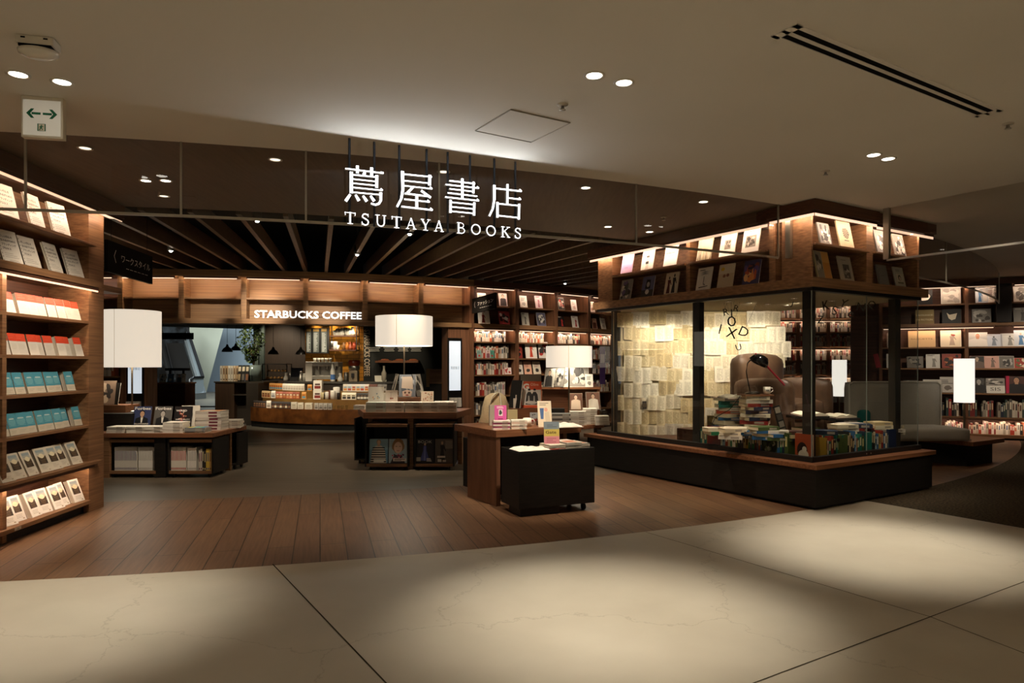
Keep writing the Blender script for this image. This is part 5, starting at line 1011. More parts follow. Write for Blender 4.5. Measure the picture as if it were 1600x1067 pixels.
def tallcard(b, w, h, r):
    b.r(.05*w, .04*h, .95*w, .96*h, 'dfcfb2'); b.poly([(.2*w, .3*h), (.4*w, .3*h), (.45*w, .72*h), (.15*w, .72*h)], '45628f', -.0016); b.poly([(.55*w, .15*h), (.9*w, .2*h), (.8*w, .6*h), (.5*w, .55*h)], 'cfbfa4', -.0016); b.blob(.6*w, .66*h, .13*w, .08*h, 'd9a08a', -.0018); b.lines(.15*w, .85*w, .93*h, 2, .07*h, .03*h, '8a7f70', r)
card(852, 667, .15, .285, .01, 'e0d3ba', tallcard, 'tall cream illustrated card leaning near the table edge', 'card', 'greeting_card', .12, 16)
def cloth(name, label, w, d, h, seed, loc, rz, cl):
    r = random.Random(seed); n, m = 22, 14; ph = [r.uniform(0, 6.28) for _ in range(6)]; vs = []
    for j in range(m+1):
        for i in range(n+1):
            u, v = i/n*2-1, j/m*2-1; ed = 1-max(abs(u), abs(v))**4
            z = h*(.45+.22*sin(4*u+ph[0]+2*v)+.18*sin(7*v+ph[1]-3*u)+.15*sin(9*u+5*v+ph[2]))*ed+.004
            k = 1+.07*sin(3*atan2(v, u)+ph[3])+.05*sin(5*atan2(v, u)+ph[4]); vs.append((u*w/2*k, v*d/2*k, max(.003, z)))
    fs = [(j*(n+1)+i, j*(n+1)+i+1, (j+1)*(n+1)+i+1, (j+1)*(n+1)+i) for j in range(m) for i in range(n)]
    b = B(); b.add(vs, fs, 0, True); o = b.build(name, cl, None, loc, rz); s = o.modifiers.new('thick', 'SOLIDIFY'); s.thickness = .004; s.offset = 1; return tag(o, label, 'cloth')
CLT = mat('e3dccd', .85, 0, .2, 'white_cotton')
x, y = G(886, 668, .775); cloth('folded_cloth', 'crumpled white cotton cloth on the far end of the front table', .33, .22, .05, 4, (x, y+.06, .776), .3, CLT)
cx, cy = G(820, 701, .60); c_ = cloth('folded_shirt', 'folded white shirt with dark print on the black cabinet', .38, .27, .05, 9, CB.p(.215, .2, .601), CB.rz, CLT)
b = BB(); 
for i in range(7): b.box(.0+.022*i, -.06+.006*(i % 2), .034, .012+.022*i, -.045+.006*(i % 2), .0345, b.c('2a2725'))
b.mk('print', c_)
p = CB.p(.47, .2, .601); zz = stack(p[0], p[1], .601, .20, .22, [.018]*3, ['b5443f', 'e3d9c9', 'd3c9b7'], 'in the middle of the black cabinet', CB.rz, 'book', 'thin red edged book')
def threeband(b, w, h, r):
    b.r(0, .66*h, w, h, '7d8a92'); b.r(0, .34*h, w, .66*h, 'c9b45a'); b.r(0, 0, w, .34*h, 'd58a94'); text_into(b, 'Gate', .45*w, .52*h, .14*h, -.0018, b.c('5a4a22'), .7*w, .02); b.lines(.2*w, .85*w, .86*h, 2, .08*h, .03*h, '5d676d', r); b.lines(.15*w, .85*w, .26*h, 3, .08*h, .04*h, 'b36a78', r)
book(.155, .22, .018, 'c9b9a0', threeband, rt, loc=(p[0]-.09, p[1]-.02, zz), rot=(-radians(10), 0, .1), label='grey, yellow and pink banded book standing on the black cabinet', cat='book', name='book')
for lx, cs, l in ((.635, ['cfc9bb', 'b9b3a6'], 'left of two on the black cabinet'), (.735, ['d6cfc2', 'a39d92'], 'at the outer end of the black cabinet')):
    p = CB.p(lx, .22, .601); stack(p[0], p[1], .601, .17 if lx < .7 else .16, .30, [.014]*(5 if lx < .7 else 4), cs, l, CB.rz, 'magazine', 'grey magazine', (lambda b, w, d, t_: b.quad((w*.1, d*.1, t_+.0005), (w*.9, d*.1, t_+.0005), (w*.9, d*.6, t_+.0005), (w*.1, d*.6, t_+.0005), b.c('b06a4c'))))
# --- low table behind it with a lamp
t = thing('display_table', 'low walnut display table beside the glass case, with lamp and book stacks', 'table', (.30, 9.8, 0))
b = B(); b.prism([(0, 0), (.72, 0), (1.06, .28), (1.06, 1.0), (0, 1.0)], .515, .57); b.build('table_top', WOODT, t, bevel=.003)
for x, y in ((.02, .1), (.98, .45)): b = B(); b.box(x, y, 0, x+.06, .9, .515); b.build('leg', WOOD, t)
cart(.42, .98, 9.88, 10.4, .05, .50, 'black cart under the low table beside the glass case', 0, (0, 0), True, False)
b = B(); b.box(.0, 0, .50, .95, .26, .53); b.box(.02, .02, 0, .06, .24, .50); b.box(.89, .02, 0, .93, .24, .50); b.box(.06, .2, .0, .89, .22, .50); tag(b.build('display_riser', WOODT, None, (.40, 10.35, .571)), 'tall walnut riser bench holding magazines behind the small lamp', 'display riser')
for px, w_, h_, rz, cv, st, l in ((856, .22, .29, -.9, '8a8376', 3, 'grey magazine edge-on at the bench end'), (870, .24, .30, -.7, '17140f', 4, 'black backed magazine angled on the bench'), (882, .22, .30, .1, 'e3ddd2', 2, 'white magazine with pale sketch on the bench'), (905, .30, .36, .05, 'e9e4da', 4, 'white magazine with grey flower photo on the bench'), (921, .12, .20, .1, 'efeade', 2, 'small white booklet at the end of the bench')):
    d = 10.42; book(w_, h_, .012, cv, rand_art(['8f8a82', '3d3a38', 'c3bdb2'], st), rt, loc=((px-800)/FPX*d-w_/2*cos(rz), d-w_/2*sin(rz)*.6, 1.102), rot=(-radians(10), 0, rz), label=l, cat='magazine', name='magazine', split=False)
for px, n, w_, yy, cs, wd, l in ((877, 5, .29, 9.98, ['6d6a66', 'cfc9bc'], 'dark covered book', 'first along the low lamp table'), (903, 6, .23, 9.96, ['d3ccbe', 'c3bcae'], 'ivory book', 'second along the low lamp table'), (921, 7, .20, 10.1, ['dcd6c8', 'cbc4b6'], 'white book', 'third along the low lamp table'), (940, 4, .2, 9.96, ['d9d2c4', 'c9c2b4'], 'cream book', 'nearest the glass case on the lamp table')):
    stack((px-800)/FPX*yy, yy, .57, w_, .22, [.032]*n, cs, l, 0, 'book', wd)
lean_book(900, 0, .77, 10.2, .2, .25, 'b9a48c', rand_art(['8a5a44', 'd9c2aa', '6a4636'], 3), 'tan portrait magazine leaning behind the stacks, lamp table', lean=14)
lean_book(928, 0, .77, 10.2, .22, .27, 'a39a8e', rand_art(['4a4038', 'e0d6c6', '7d5a4a'], 3), 'photo magazine of woman in white beside the glass case', lean=14, rz=.2)
b = BB(); b.box(0, 0, 0, .20, .2, .22, b.c(BLACK)); tag(b.mk('display_box', None, (.58, 10.1, .571)), 'black display box behind the dark stack on the lamp table', 'display box')
drum_lamp((889-800)/FPX*10.15, 10.15, .575, 1.402, 1.716, .342, 'smaller white drum lamp on the low table beside the glass case')
b = BB(); b.r(0, 0, .09, .62, '6a4aa0', -.0085); b.box(0, -.008, 0, .09, .0, .62, b.c('8d7ab8')); b.r(.01, .35, .08, .5, 'd9cfe6', -.009); tag(b.mk('banner', None, ((937-800)/FPX*11.3, 11.3, 1.12)), 'narrow purple upright banner glimpsed beside the glass case', 'banner')
# ------------------------------------------------------------------ cafe behind the opening
rk = random.Random(29)
# sign lettering on the header
fr = bay(3); M0 = (A(TH0+DTH*3.05, 12.06), A(TH0+DTH*4.05, 12.06))
q0, q1 = th_at(397.5, 12.17), th_at(565, 12.17); o0 = A(q0, 12.17)
t = thing('cafe_sign', 'lit white capital letters of the cafe sign on the walnut header', 'sign', (*o0, 2.335))
me = text_mesh('STARBUCKS COFFEE', 1, .0, .026, 'LEFT'); vx = [v.co.x for v in me.vertices]; vz = [v.co.y for v in me.vertices]
kz = .135/(max(vz)-min(vz)); b = B()
def on_arc(u, z, r=12.17): p = A(q0+(q1-q0)*u, r); return (p[0]-o0[0], p[1]-o0[1], z)
b.add([on_arc((v.co.x-min(vx))/(max(vx)-min(vx)), (v.co.y-(max(vz)+min(vz))/2)*kz) for v in me.vertices], [tuple(p.vertices) for p in me.polygons], 0)
b.build('lettering', emit((1, .93, .84), 1.25, 'cafe_sign_light'), t)
for z in (-.04, .03): b = B(); b.tube([on_arc(i/12, z, 12.14) for i in range(13)], .008, 0, 6); b.build('rail', WOODD, t)
# back walls of the cafe
GOLD = None
def tile_mat():
    m = bpy.data.materials.new('gold_tiles'); m.use_nodes = True; t, N, L, b = nodes(m)
    tc = N.new('ShaderNodeTexCoord'); sx = N.new('ShaderNodeSeparateXYZ'); cb = N.new('ShaderNodeCombineXYZ'); L.new(tc.outputs['Object'], sx.inputs[0]); L.new(sx.outputs['X'], cb.inputs['X']); L.new(sx.outputs['Z'], cb.inputs['Y'])
    br = N.new('ShaderNodeTexBrick'); br.inputs['Scale'].default_value = 1; br.inputs['Brick Width'].default_value = .32; br.inputs['Row Height'].default_value = .1; br.inputs['Mortar Size'].default_value = .006
    br.inputs['Color1'].default_value = (*lin('a06a1f'), 1); br.inputs['Color2'].default_value = (*lin('8a5a1a'), 1); br.inputs['Mortar'].default_value = (*lin('4a3010'), 1)
    L.new(cb.outputs[0], br.inputs['Vector']); L.new(br.outputs['Color'], b.inputs['Base Color']); b.inputs['Roughness'].default_value = .28; b.inputs['Metallic'].default_value = .15; return m
def wallbox(px0, px1, d, z0, z1, m, name, th=.1):
    x0, x1 = (px0-800)/FPX*d, (px1-800)/FPX*d; b = B(); b.box(0, 0, z0, x1-x0, th, z1); return struct(b.build(name, m, None, (x0, d, 0)))
wallbox(477, 568, 18.2, 0, 3.1, tile_mat(), 'wall_tiled')
SLATE = mat('23231f', .7, 0, .2, 'slate_board')
wallbox(568, 705, 18.0, 0, 3.1, SLATE, 'wall_slate'); wallbox(404, 480, 19.6, 0, 3.1, noisy('brown_panel', '33281f', '3d3026', (20, 3, 1), .6, 4, 2, .3), 'wall_brown')
wallbox(396, 405, 19.0, 0, 3.1, mat('5d675f', .5), 'trim_4'); wallbox(405, 412, 18.9, 0, 3.1, mat('3f4843', .5), 'trim_5')
b = B(); sector(b, 2, 11.5, -1.0, .95, 30, 2.62, False); struct(b.build('ceiling_cafe', mat('14110e', .9, 0, .1)))
# text along the slate wall
d = 17.96; t = thing('wall_lettering', 'vertical bronze letters running down the slate wall beside the gold tiles', 'lettering', ((573.5-800)/FPX*d, d, 1.75))
bb = B(); text_into(bb, 'STARBUCKS COFFEE', 0, 0, .15, 0, 0, 1.22, .02); bb.xf(Matrix.Rotation(pi/2, 4, 'Y')); bb.build('letters', mat('a3927b', .4, .3), t)
bb = B()
for px in (585, 608, 630, 650):
    for py, ln in ((545, .30), (547.5, .24), (550, .27)): x, z = (px-573.5)/FPX*d, (569-py)/FPX*d-.28; bb.add([(x-ln/2, 0, z), (x+ln/2, 0, z), (x+ln/2, 0, z+.018), (x-ln/2, 0, z+.018)], [(0, 1, 2, 3)])
bb.build('chalk_lines', mat('b9b3a6', .7), t)
# wall shelf of bread boards
d = 17.7; x0 = (586-800)/FPX*d; t = thing('wall_shelf', 'wooden wall shelf on the dark slate wall behind the middle lamp pole', 'shelf', (x0, d, 0))
b = B(); b.box(0, 0, 1.49, 1.12, .3, 1.54); b.build('board', WOODT, t); b = B(); b.box(.05, .2, 1.40, .08, .3, 1.49); b.box(1.0, .2, 1.4, 1.03, .3, 1.49); b.build('brackets', DARK, t)
for i, x in enumerate((.08, .46, .82)):
    b = B(); b.box(0, 0, 0, .3, .22, .012); b.lathe([(0, .05), (.08, .045), (.12, .012)], (.15, .11), 16); tag(b.build('bread_tray', mat('8a4a26', .6), None, (x0+x, d+.03, 1.541)), f'brown loaf tray on the slate wall shelf, {ORD[i]} from the gold tiles', 'tray', 'trays on the wall shelf')
# menu boards
for i, (p0, p1) in enumerate(((478.2, 486), (488.8, 498.3), (501.5, 510.5))):
    d = 17.9; x0, x1 = (p0-800)/FPX*d, (p1-800)/FPX*d; t = thing('menu_board', f'grey menu board hung before the gold tiles, {ORD[i]} from the pendant lamps', 'menu board', (x0, d, 0), 0, 'cafe menu boards')
    b = B(); b.box(0, 0, 1.73, x1-x0+.05, .03, 2.40); b.build('frame', mat('12110f', .5), t)
    b = B(); b.box(.01, -.006, 1.76, x1-x0, .0, 2.30); s_ = b.build('panel', mat('70756f', .8), t)
    bb = BB(); bb.lines(.03, x1-x0-.02, 2.27, 14, .036, .012, 'e6e6e0', rk, -.0075, .5); bb.mk('writing', s_)
    b = B(); b.box(.01, -.004, 2.31, x1-x0, .0, 2.38); b.build('picture_strip', mat('c9a05a', .6), t)
# wall shelving with pots
d = 17.75; x0 = (513-800)/FPX*d; t = thing('wall_rack', 'dark wall rack of pots and jars on the gold tiled wall', 'shelf', (x0, d, 0))
for z in (2.17, 1.80): b = B(); b.box(0, 0, z, .74, .32, z+.025); b.build('board', WOODD, t)
b = B()
for x in (0, .72): b.box(x, .0, 1.8, x+.02, .02, 2.6); b.box(x, .3, 1.8, x+.02, .32, 2.6)
b.build('uprights', DARK, t)
def vessel(kind, x, y, z, k, m, label, group):
    b = B(); prof = {'pot': [(0, 0), (.07, 0), (.09, .05), (.08, .11), (.05, .14), (.055, .155), (.012, .165), (.015, .18), (0, .18)], 'cup': [(0, 0), (.035, 0), (.05, .12), (.046, .12), (.03, .01), (0, .01)], 'jar': [(0, 0), (.05, 0), (.05, .14), (.04, .16), (.045, .165), (.045, .185), (0, .185)], 'carafe': [(0, 0), (.06, 0), (.065, .06), (.03, .13), (.03, .17), (.04, .2), (.036, .2), (0, .17)], 'canister': [(0, 0), (.06, 0), (.06, .2), (.055, .21), (0, .215)]}[kind]
    b.lathe([(r*k, h*k) for r, h in prof], (0, 0), 16)
    o = tag(b.build({'pot': 'coffee_pot', 'cup': 'paper_cup', 'jar': 'jar', 'carafe': 'carafe', 'canister': 'canister'}[kind], m, None, (x, y, z)), label, {'pot': 'pot', 'cup': 'cup', 'jar': 'jar', 'carafe': 'carafe', 'canister': 'canister'}[kind], group)
    if kind in ('pot', 'carafe'):
        h = B(); h.tube([(.07*k, 0, .13*k), (.12*k, 0, .12*k), (.12*k, 0, .05*k), (.085*k, 0, .04*k)], .009*k, 0, 6); h.build('handle', m, o)
    return o
WC = mat('e3dccb', .3); gp = 'pots on the tiled wall rack'
for i, (px, kd, mm, wd) in enumerate(((521, 'cup', WC, 'white cup'), (526, 'pot', WC, 'white pot'), (532, 'pot', WC, 'large white pot'), (538, 'jar', STEEL, 'steel jar'), (543, 'pot', WC, 'white pot'), (549, 'carafe', mat('b9b09c', .3), 'grey carafe'))): vessel(kd, (px-800)/FPX*d, d+.14, 2.196, 1.15, mm, f'{wd} on upper board of tiled wall rack, {ORD[i]} from menu boards', gp)
for i, (px, kd, mm, wd) in enumerate(((517, 'canister', STEEL, 'steel canister'), (522, 'canister', mat('c9c5bb', .4), 'striped white canister'), (526, 'cup', WC, 'white cup'), (536, 'jar', mat('6a4a2c', .3), 'brown jar'), (541, 'jar', mat('a8642c', .3), 'amber jar'), (546, 'carafe', mat('7a3a22', .4), 'copper carafe'), (552, 'jar', mat('8f3a22', .4), 'red brown jar'))): vessel(kd, (px-800)/FPX*d, d+.12, 1.826, 1.05, mm, f'{wd} on lower board of tiled wall rack, {ORD[i]} from menu boards', gp)
# --- counter: circle through three measured points of its foot
P1, P2, P3 = (-6.12, 15.98), (-4.85, 15.2), (-3.4, 14.92)
ax, ay, bx, by, cx_, cy_ = *P1, *P2, *P3
dd = 2*(ax*(by-cy_)+bx*(cy_-ay)+cx_*(ay-by)); KCX = ((ax**2+ay**2)*(by-cy_)+(bx**2+by**2)*(cy_-ay)+(cx_**2+cy_**2)*(ay-by))/dd; KCY = ((ax**2+ay**2)*(cx_-bx)+(bx**2+by**2)*(ax-cx_)+(cx_**2+cy_**2)*(bx-ax))/dd
KR = hypot(ax-KCX, ay-KCY); ka0 = atan2(ax-KCX, KCY-ay); ka1 = atan2(-2.2-KCX, KCY-14.95)
def kp(a, r): return (KCX+r*sin(a), KCY-r*cos(a))
def karc(b, r0, r1, z0, z1, a0=ka0, a1=ka1, n=24, mi=0):
    for i in range(n):
        p, q = a0+(a1-a0)*i/n, a0+(a1-a0)*(i+1)/n
        A_, B_, C_, D_ = kp(p, r1), kp(q, r1), kp(q, r0), kp(p, r0)
        b.add([(*A_, z0), (*B_, z0), (*C_, z0), (*D_, z0), (*A_, z1), (*B_, z1), (*C_, z1), (*D_, z1)], [(4, 5, 6, 7), (0, 1, 5, 4), (2, 3, 7, 6)]+([(3, 0, 4, 7)] if i == 0 else [])+([(1, 2, 6, 5)] if i == n-1 else []), mi)
COPPER = noisy('copper_veneer', '4a2a14', '7a4a22', (2, 2, 2), .4, 8, 3, .5, 0, .3, .75, .25)
t = thing('cafe_counter', 'curved cafe counter with copper brown front and stepped merchandise shelves', 'counter')
b = B(); karc(b, KR-.1, KR-.02, 0, .13); b.build('plinth', mat('0f0d0b', .6), t)
b = B(); karc(b, KR-.3, KR, .13, .45); b.build('front_panel', COPPER, t)
b = B(); karc(b, KR-.6, KR-.3, .13, .655); karc(b, KR-.9, KR-.6, .13, .83); b.build('steps', noisy('tan_laminate', '6a4a26', '80602f', (2, 2, 2), .45, 4, 2, .4), t)
b = B(); karc(b, KR-1.5, KR-.9, .1, 1.0); karc(b, KR-1.55, KR-.86, 1.0, 1.04, mi=1); b.build('worktop', [mat('2a231c', .6), mat('55524c', .35, .3)], t)
def kpos(px, off):                              # where the ray through px meets the counter arc set back by off
    r = KR-off; k = (px-800)/FPX; ox, oy = -KCX, -KCY; aa = k*k+1; bb_ = 2*(k*ox+oy); cc = ox*ox+oy*oy-r*r
    dsc = bb_*bb_-4*aa*cc; d = (-bb_-math.sqrt(max(dsc, 0)))/(2*aa); return k*d, d
BAG = {}
def bag(px, off, z, w, h, c, mark, label, group, kind='coffee_bag'):
    x, y = kpos(px, off); key = (w, h, c, mark, kind)
    if key not in BAG:
        b = BB(); k = b.c(c)
        if kind == 'coffee_bag':
            b.add([(-w/2, -w*.3, 0), (w/2, -w*.3, 0), (w/2, w*.3, 0), (-w/2, w*.3, 0), (-w/2, -w*.28, h*.75), (w/2, -w*.28, h*.75), (w/2, w*.28, h*.75), (-w/2, w*.28, h*.75), (-w/2, -.008, h), (w/2, -.008, h), (w/2, .008, h), (-w/2, .008, h)],
                  [(0, 1, 5, 4), (1, 2, 6, 5), (2, 3, 7, 6), (3, 0, 4, 7), (4, 5, 9, 8), (6, 7, 11, 10), (5, 6, 10, 9), (7, 4, 8, 11), (8, 9, 10, 11)], k)
        else: b.box(-w/2, -w*.35, 0, w/2, w*.35, h, k)
        yf = -w*.3-.002 if kind == 'coffee_bag' else -w*.35-.002
        if mark: b.r(-w*.36, h*.12, w*.36, h*.42, mark[0], yf); b.r(-w*.3, h*.48, w*.3, h*.66, mark[-1], yf)
        BAG[key] = b.data(kind, b.mats)
    return tag(put(BAG[key], kind, None, (x, y+w*.36, z), rk.uniform(-.06, .06)), label, 'bag' if kind == 'coffee_bag' else 'box', group)
def bagrow(p0, p1, n, off, z, w, h, specs, words, where, group, kind='coffee_bag'):
    for i in range(n):
        px = p0+(p1-p0)*(i+.5)/n; c, mk = specs[i % len(specs)] if not callable(specs) else specs(i); wd = words[i % len(words)]
        bag(px, off, z, w, h, c, mk, f'{wd}, {ORD[i]} from the pastry case, {where}', group, kind)
bagrow(396.5, 414.5, 5, .04, .451, .085, .155, [('2a1f19', ('6d4a34', '8f6a4c'))], ['black coffee bag'], 'bottom step', 'bottom row of coffee bags')
bag(419.5, .04, .451, .10, .165, 'd9d0c0', ('8a8072', 'b9ad9a'), 'white coffee bag amid black bags on the bottom counter step', 'bottom row of coffee bags')
bagrow(424.5, 453.5, 7, .04, .451, .085, .155, [('241a15', ('7a5a44', '4a342a')), ('2a1f19', ('d9c9a9', '6d4a34'))], ['dark coffee bag'], 'bottom step past white bag', 'bottom row of coffee bags')
for i, px in enumerate((459, 469, 482)): bag(px, .05, .451, .125 if i < 2 else .16, .15 if i < 1 else .14, 'cfc5b0', ('b9ad97', 'a39780'), f'cream gift box on the bottom counter step, {ORD[i]} after the bags', 'gift boxes on the counter', 'gift_box')
bagrow(490.5, 519, 4, .05, .451, .085, .14, [('b3aba0', ('6d655c', '8a8278'))], ['grey tumbler box'], 'bottom step', 'tumbler boxes on the counter', 'tumbler_box')
for i, px in enumerate((521.5, 528, 534, 541)): x, y = kpos(px, .06); vessel('cup', x, y+.04, .451, .75, GLASS, f'small clear glass on the bottom step, {ORD[i]} after tumbler boxes', 'clear glasses on the counter')
bagrow(409.5, 421.5, 3, .34, .656, .085, .165, [('c9a877', ('8a4a2c', '6a3a22'))], ['tan coffee bag'], 'middle step', 'middle row of coffee bags')
bag(426.5, .34, .656, .10, .17, 'e3dccd', ('8a8a8a', 'b9b9b9'), 'white coffee bag on the middle counter step beside tan bags', 'middle row of coffee bags')
bagrow(431, 467.5, 7, .34, .656, .085, .16, [('9a4a2a', ('c98a5a', 'e3d2b0')), ('a8583a', ('d9a070', 'efe0c4')), ('8a3f28', ('b9703f', 'd9c09a'))], ['red brown coffee bag'], 'middle step past white bag', 'middle row of coffee bags')
bagrow(421.5, 440.5, 6, .64, .831, .08, .16, [('c98a3a', ('5f8a9c', 'a84a22'))], ['orange and blue coffee bag'], 'top step', 'top row of coffee bags')
bagrow(442, 474.5, 8, .64, .831, .085, .16, [('e0d8c8', ('b9b0a0', 'cfc6b6'))], ['white coffee bag'], 'top step', 'top row of coffee bags')
bag(474.5, .36, .656, .10, .16, 'c98a3a', ('5f8a9c', 'a8602a'), 'orange and blue coffee bag alone on the middle step', 'lone orange coffee bags'); bag(483.5, .62, .831, .1, .15, 'd08f3f', ('5f8a9c', 'a8602a'), 'orange and blue coffee bag alone on the top step', 'lone orange coffee bags')
# white drip-pack carton tower, jars, striped bags, packets
for i in range(2): bag(496, .4, .656+.215*i, .19, .212, 'd9d2c4', ('7a2f28', '4a2a22'), ('lower', 'upper')[i]+' white carton with brown cup drawings on the counter', 'white cartons', 'carton')
for px, off, z, kd, k, mm, wd in ((503, .36, .656, 'canister', .75, mat('c9b98f', .4), 'cream canister'), (506, .38, .656, 'jar', .8, mat('2a201a', .4), 'dark coffee jar'), (510, .36, .656, 'canister', .8, mat('d9d4c9', .3), 'white tumbler'), (515, .4, .656, 'jar', 1.1, mat('5a2f20', .4), 'tall brown jar'), (519, .36, .656, 'canister', .95, mat('e3dccd', .3), 'white flask'), (525, .5, .656, 'canister', 1.3, mat('e6e0d4', .3), 'tall white flask'), (528, .38, .656, 'jar', .8, mat('1f1814', .4), 'black jar')):
    x, y = kpos(px, off); vessel(kd, x, y+.06, z, k, mm, f'{wd} between carton tower and striped bags on the counter', 'flasks on the counter step')
bagrow(534, 556, 3, .34, .656, .11, .16, [('e6ddc4', ('3a3632', '8a7a5a'))], ['cream bag with black diagonal bands'], 'middle step', 'striped bags on the counter')
bagrow(557.5, 578, 4, .34, .656, .085, .15, [('2a2420', ('d9d0bf', '6d5a4a'))], ['black bag with white mark'], 'middle step end', 'black bags on the counter')
bagrow(536, 576, 6, .64, .831, .105, .165, [('d9cdb8', ('c98a4a', '8fa3ae')), ('cfd0cc', ('b9543a', '9ab0bf')), ('d6ccbe', ('c9803a', 'a8482f'))], ['pale packet with orange print'], 'top step far end', 'pale packets on the counter')
bagrow(577, 589, 2, .64, .831, .1, .165, [('5f2f1a', ('c98a4a', 'd9a86a'))], ['brown packet with gold print'], 'top step end', 'pale packets on the counter')
bagrow(590, 604, 2, .64, .831, .1, .16, [('8a8278', ('b9b0a3', '6d655c'))], ['grey packet'], 'top step tip', 'pale packets on the counter')
# machines on the worktop
def kthing(name, label, cat, px, off, z=1.041, rz=0, group=None): x, y = kpos(px, off); return thing(name, label, cat, (x, y, z), rz, group)
t = kthing('pastry_case', 'black framed glass pastry case at the end of the cafe counter', 'display case', 429, .95)
b = B()
for x in (-.32, .30):
    for y in (0, .36): b.box(x, y, 0, x+.02, y+.02, .42)
b.box(-.32, 0, .40, .32, .38, .42); b.box(-.32, 0, 0, .32, .38, .03); b.build('frame', DARK, t)
b = B(); b.box(-.3, .004, .03, .3, .01, .40); b.build('glass_front', GLASS, t); b = B(); b.box(-.3, .02, .21, .3, .36, .218); b.build('shelf', GLASS, t)
b = B()
for i in range(6): b.lathe([(0, .03), (.04, .035), (.045, .06), (.02, .09), (0, .09)], (-.24+.095*i, .18), 10); b.lathe([(0, .22), (.035, .225), (.04, .25), (0, .28)], (-.22+.09*i, .2), 10)
tag(b.build('pastries', mat('b9854a', .7), t), 'golden pastries', None, None, 'stuff')
t = kthing('espresso_machine', 'steel espresso machine with white side panel on the counter', 'coffee machine', 501, 1.0)
b = B(); b.box(-.34, 0, .05, .42, .42, .14); b.box(-.34, .18, .14, .42, .42, .36); b.box(-.34, 0, .36, .42, .42, .46); b.build('body', mat('b9b3a6', .3, .6), t, bevel=.01)
b = B(); b.box(-.36, -.01, .0, -.2, .43, .47); b.build('side_panel', mat('d6d0c3', .3), t, bevel=.01)
for i in range(3): b = B(); b.tube([(-.08+.2*i, .1, .36), (-.08+.2*i, .1, .28)], .03); b.tube([(-.08+.2*i, .08, .28), (-.08+.2*i, -.1, .27)], .013); b.build('group_head', STEEL, t)
for x in (-.3, .36): b = B(); b.tube([(x, .03, 0), (x, .03, .06)], .02); b.build('foot', DARK, t)
for i, px in enumerate((492, 498, 504, 510, 516)): x, y = kpos(px, 1.12); vessel('cup', x, y, 1.502, .8, WC, f'white cup on top of the espresso machine, {ORD[i]} in the row', 'cups on the espresso machine')
t = kthing('spray_bottle', 'white pump bottle with blue label beside the espresso machine', 'bottle', 520, .92)
b = B(); b.lathe([(0, 0), (.05, 0), (.055, .05), (.05, .26), (.025, .33), (.025, .40), (0, .40)], (0, 0), 16); b.build('body', mat('dcd6ca', .4), t); b = B(); b.lathe([(.0555, .05), (.0535, .17)], (0, 0), 16); b.build('label', mat('4a6fa5', .5), t); b = B(); b.box(-.015, -.06, .40, .015, .02, .43); b.build('pump', mat('dcd6ca', .4), t)
t = kthing('coffee_grinder', 'tall coffee grinder with red copper hopper next to the gold tiles', 'grinder', 552, .95)
b = B(); b.box(-.1, -.02, 0, .1, .2, .26); b.build('body', mat('8f7f68', .35, .5), t, bevel=.01); b = B(); b.lathe([(.09, .26), (.13, .30), (.13, .36), (.12, .37)], (0, .09), 18); b.build('collar', STEEL, t)
b = B(); b.lathe([(.12, .37), (.14, .45), (.13, .50), (0, .51)], (0, .09), 18); b.build('hopper', mat('7a2f1a', .2), t); b = B(); b.box(-.03, -.08, .10, .03, -.02, .2); b.build('chute', DARK, t)
t = kthing('cash_register', 'dark till with screen on the cafe counter beside the pastry case', 'till', 463, .98)
b = B(); b.box(-.16, 0, 0, .16, .3, .1); b.build('base', DARK, t); b = B(); b.box(-.15, .05, .1, .15, .08, .32); b.build('screen', mat('17171a', .15), t); b = B(); b.box(-.02, .1, .1, .02, .14, .28); b.build('stand', STEEL, t)
for i, px in enumerate((447, 454, 459, 470, 476, 484, 532, 541)): x, y = kpos(px, 1.0+.05*(i % 3)); vessel(('carafe', 'jar', 'canister')[i % 3], x, y, 1.041, 1.0+.2*(i % 2), STEEL if i % 2 else mat('c9c2b4', .3), f'small {("carafe", "jar", "canister")[i % 3]} in the worktop clutter behind coffee bags, {ORD[i]} along', 'worktop utensils')
for i, px in enumerate((586, 594)):
    x, y = kpos(px, .95); b = B(); b.box(0, 0, 0, .14, .008, .17); tag(b.build('menu_card', mat('d9d2be', .7), None, (x, y, 1.045), (radians(-35), 0, .3-.2*i)), ('low', 'tall')[i]+' cream menu card tilted at the end of the cafe worktop', 'card', 'menu cards')
x, y = kpos(600, 1.0); b = B(); b.lathe([(0, 0), (.055, 0), (.06, .2), (.03, .27), (.025, .36), (.03, .37), (0, .37)], (0, 0), 16); tag(b.build('stoneware_bottle', mat('b9ae98', .5), None, (x, y, 1.041)), 'beige stoneware bottle at the end of the cafe worktop', 'bottle')
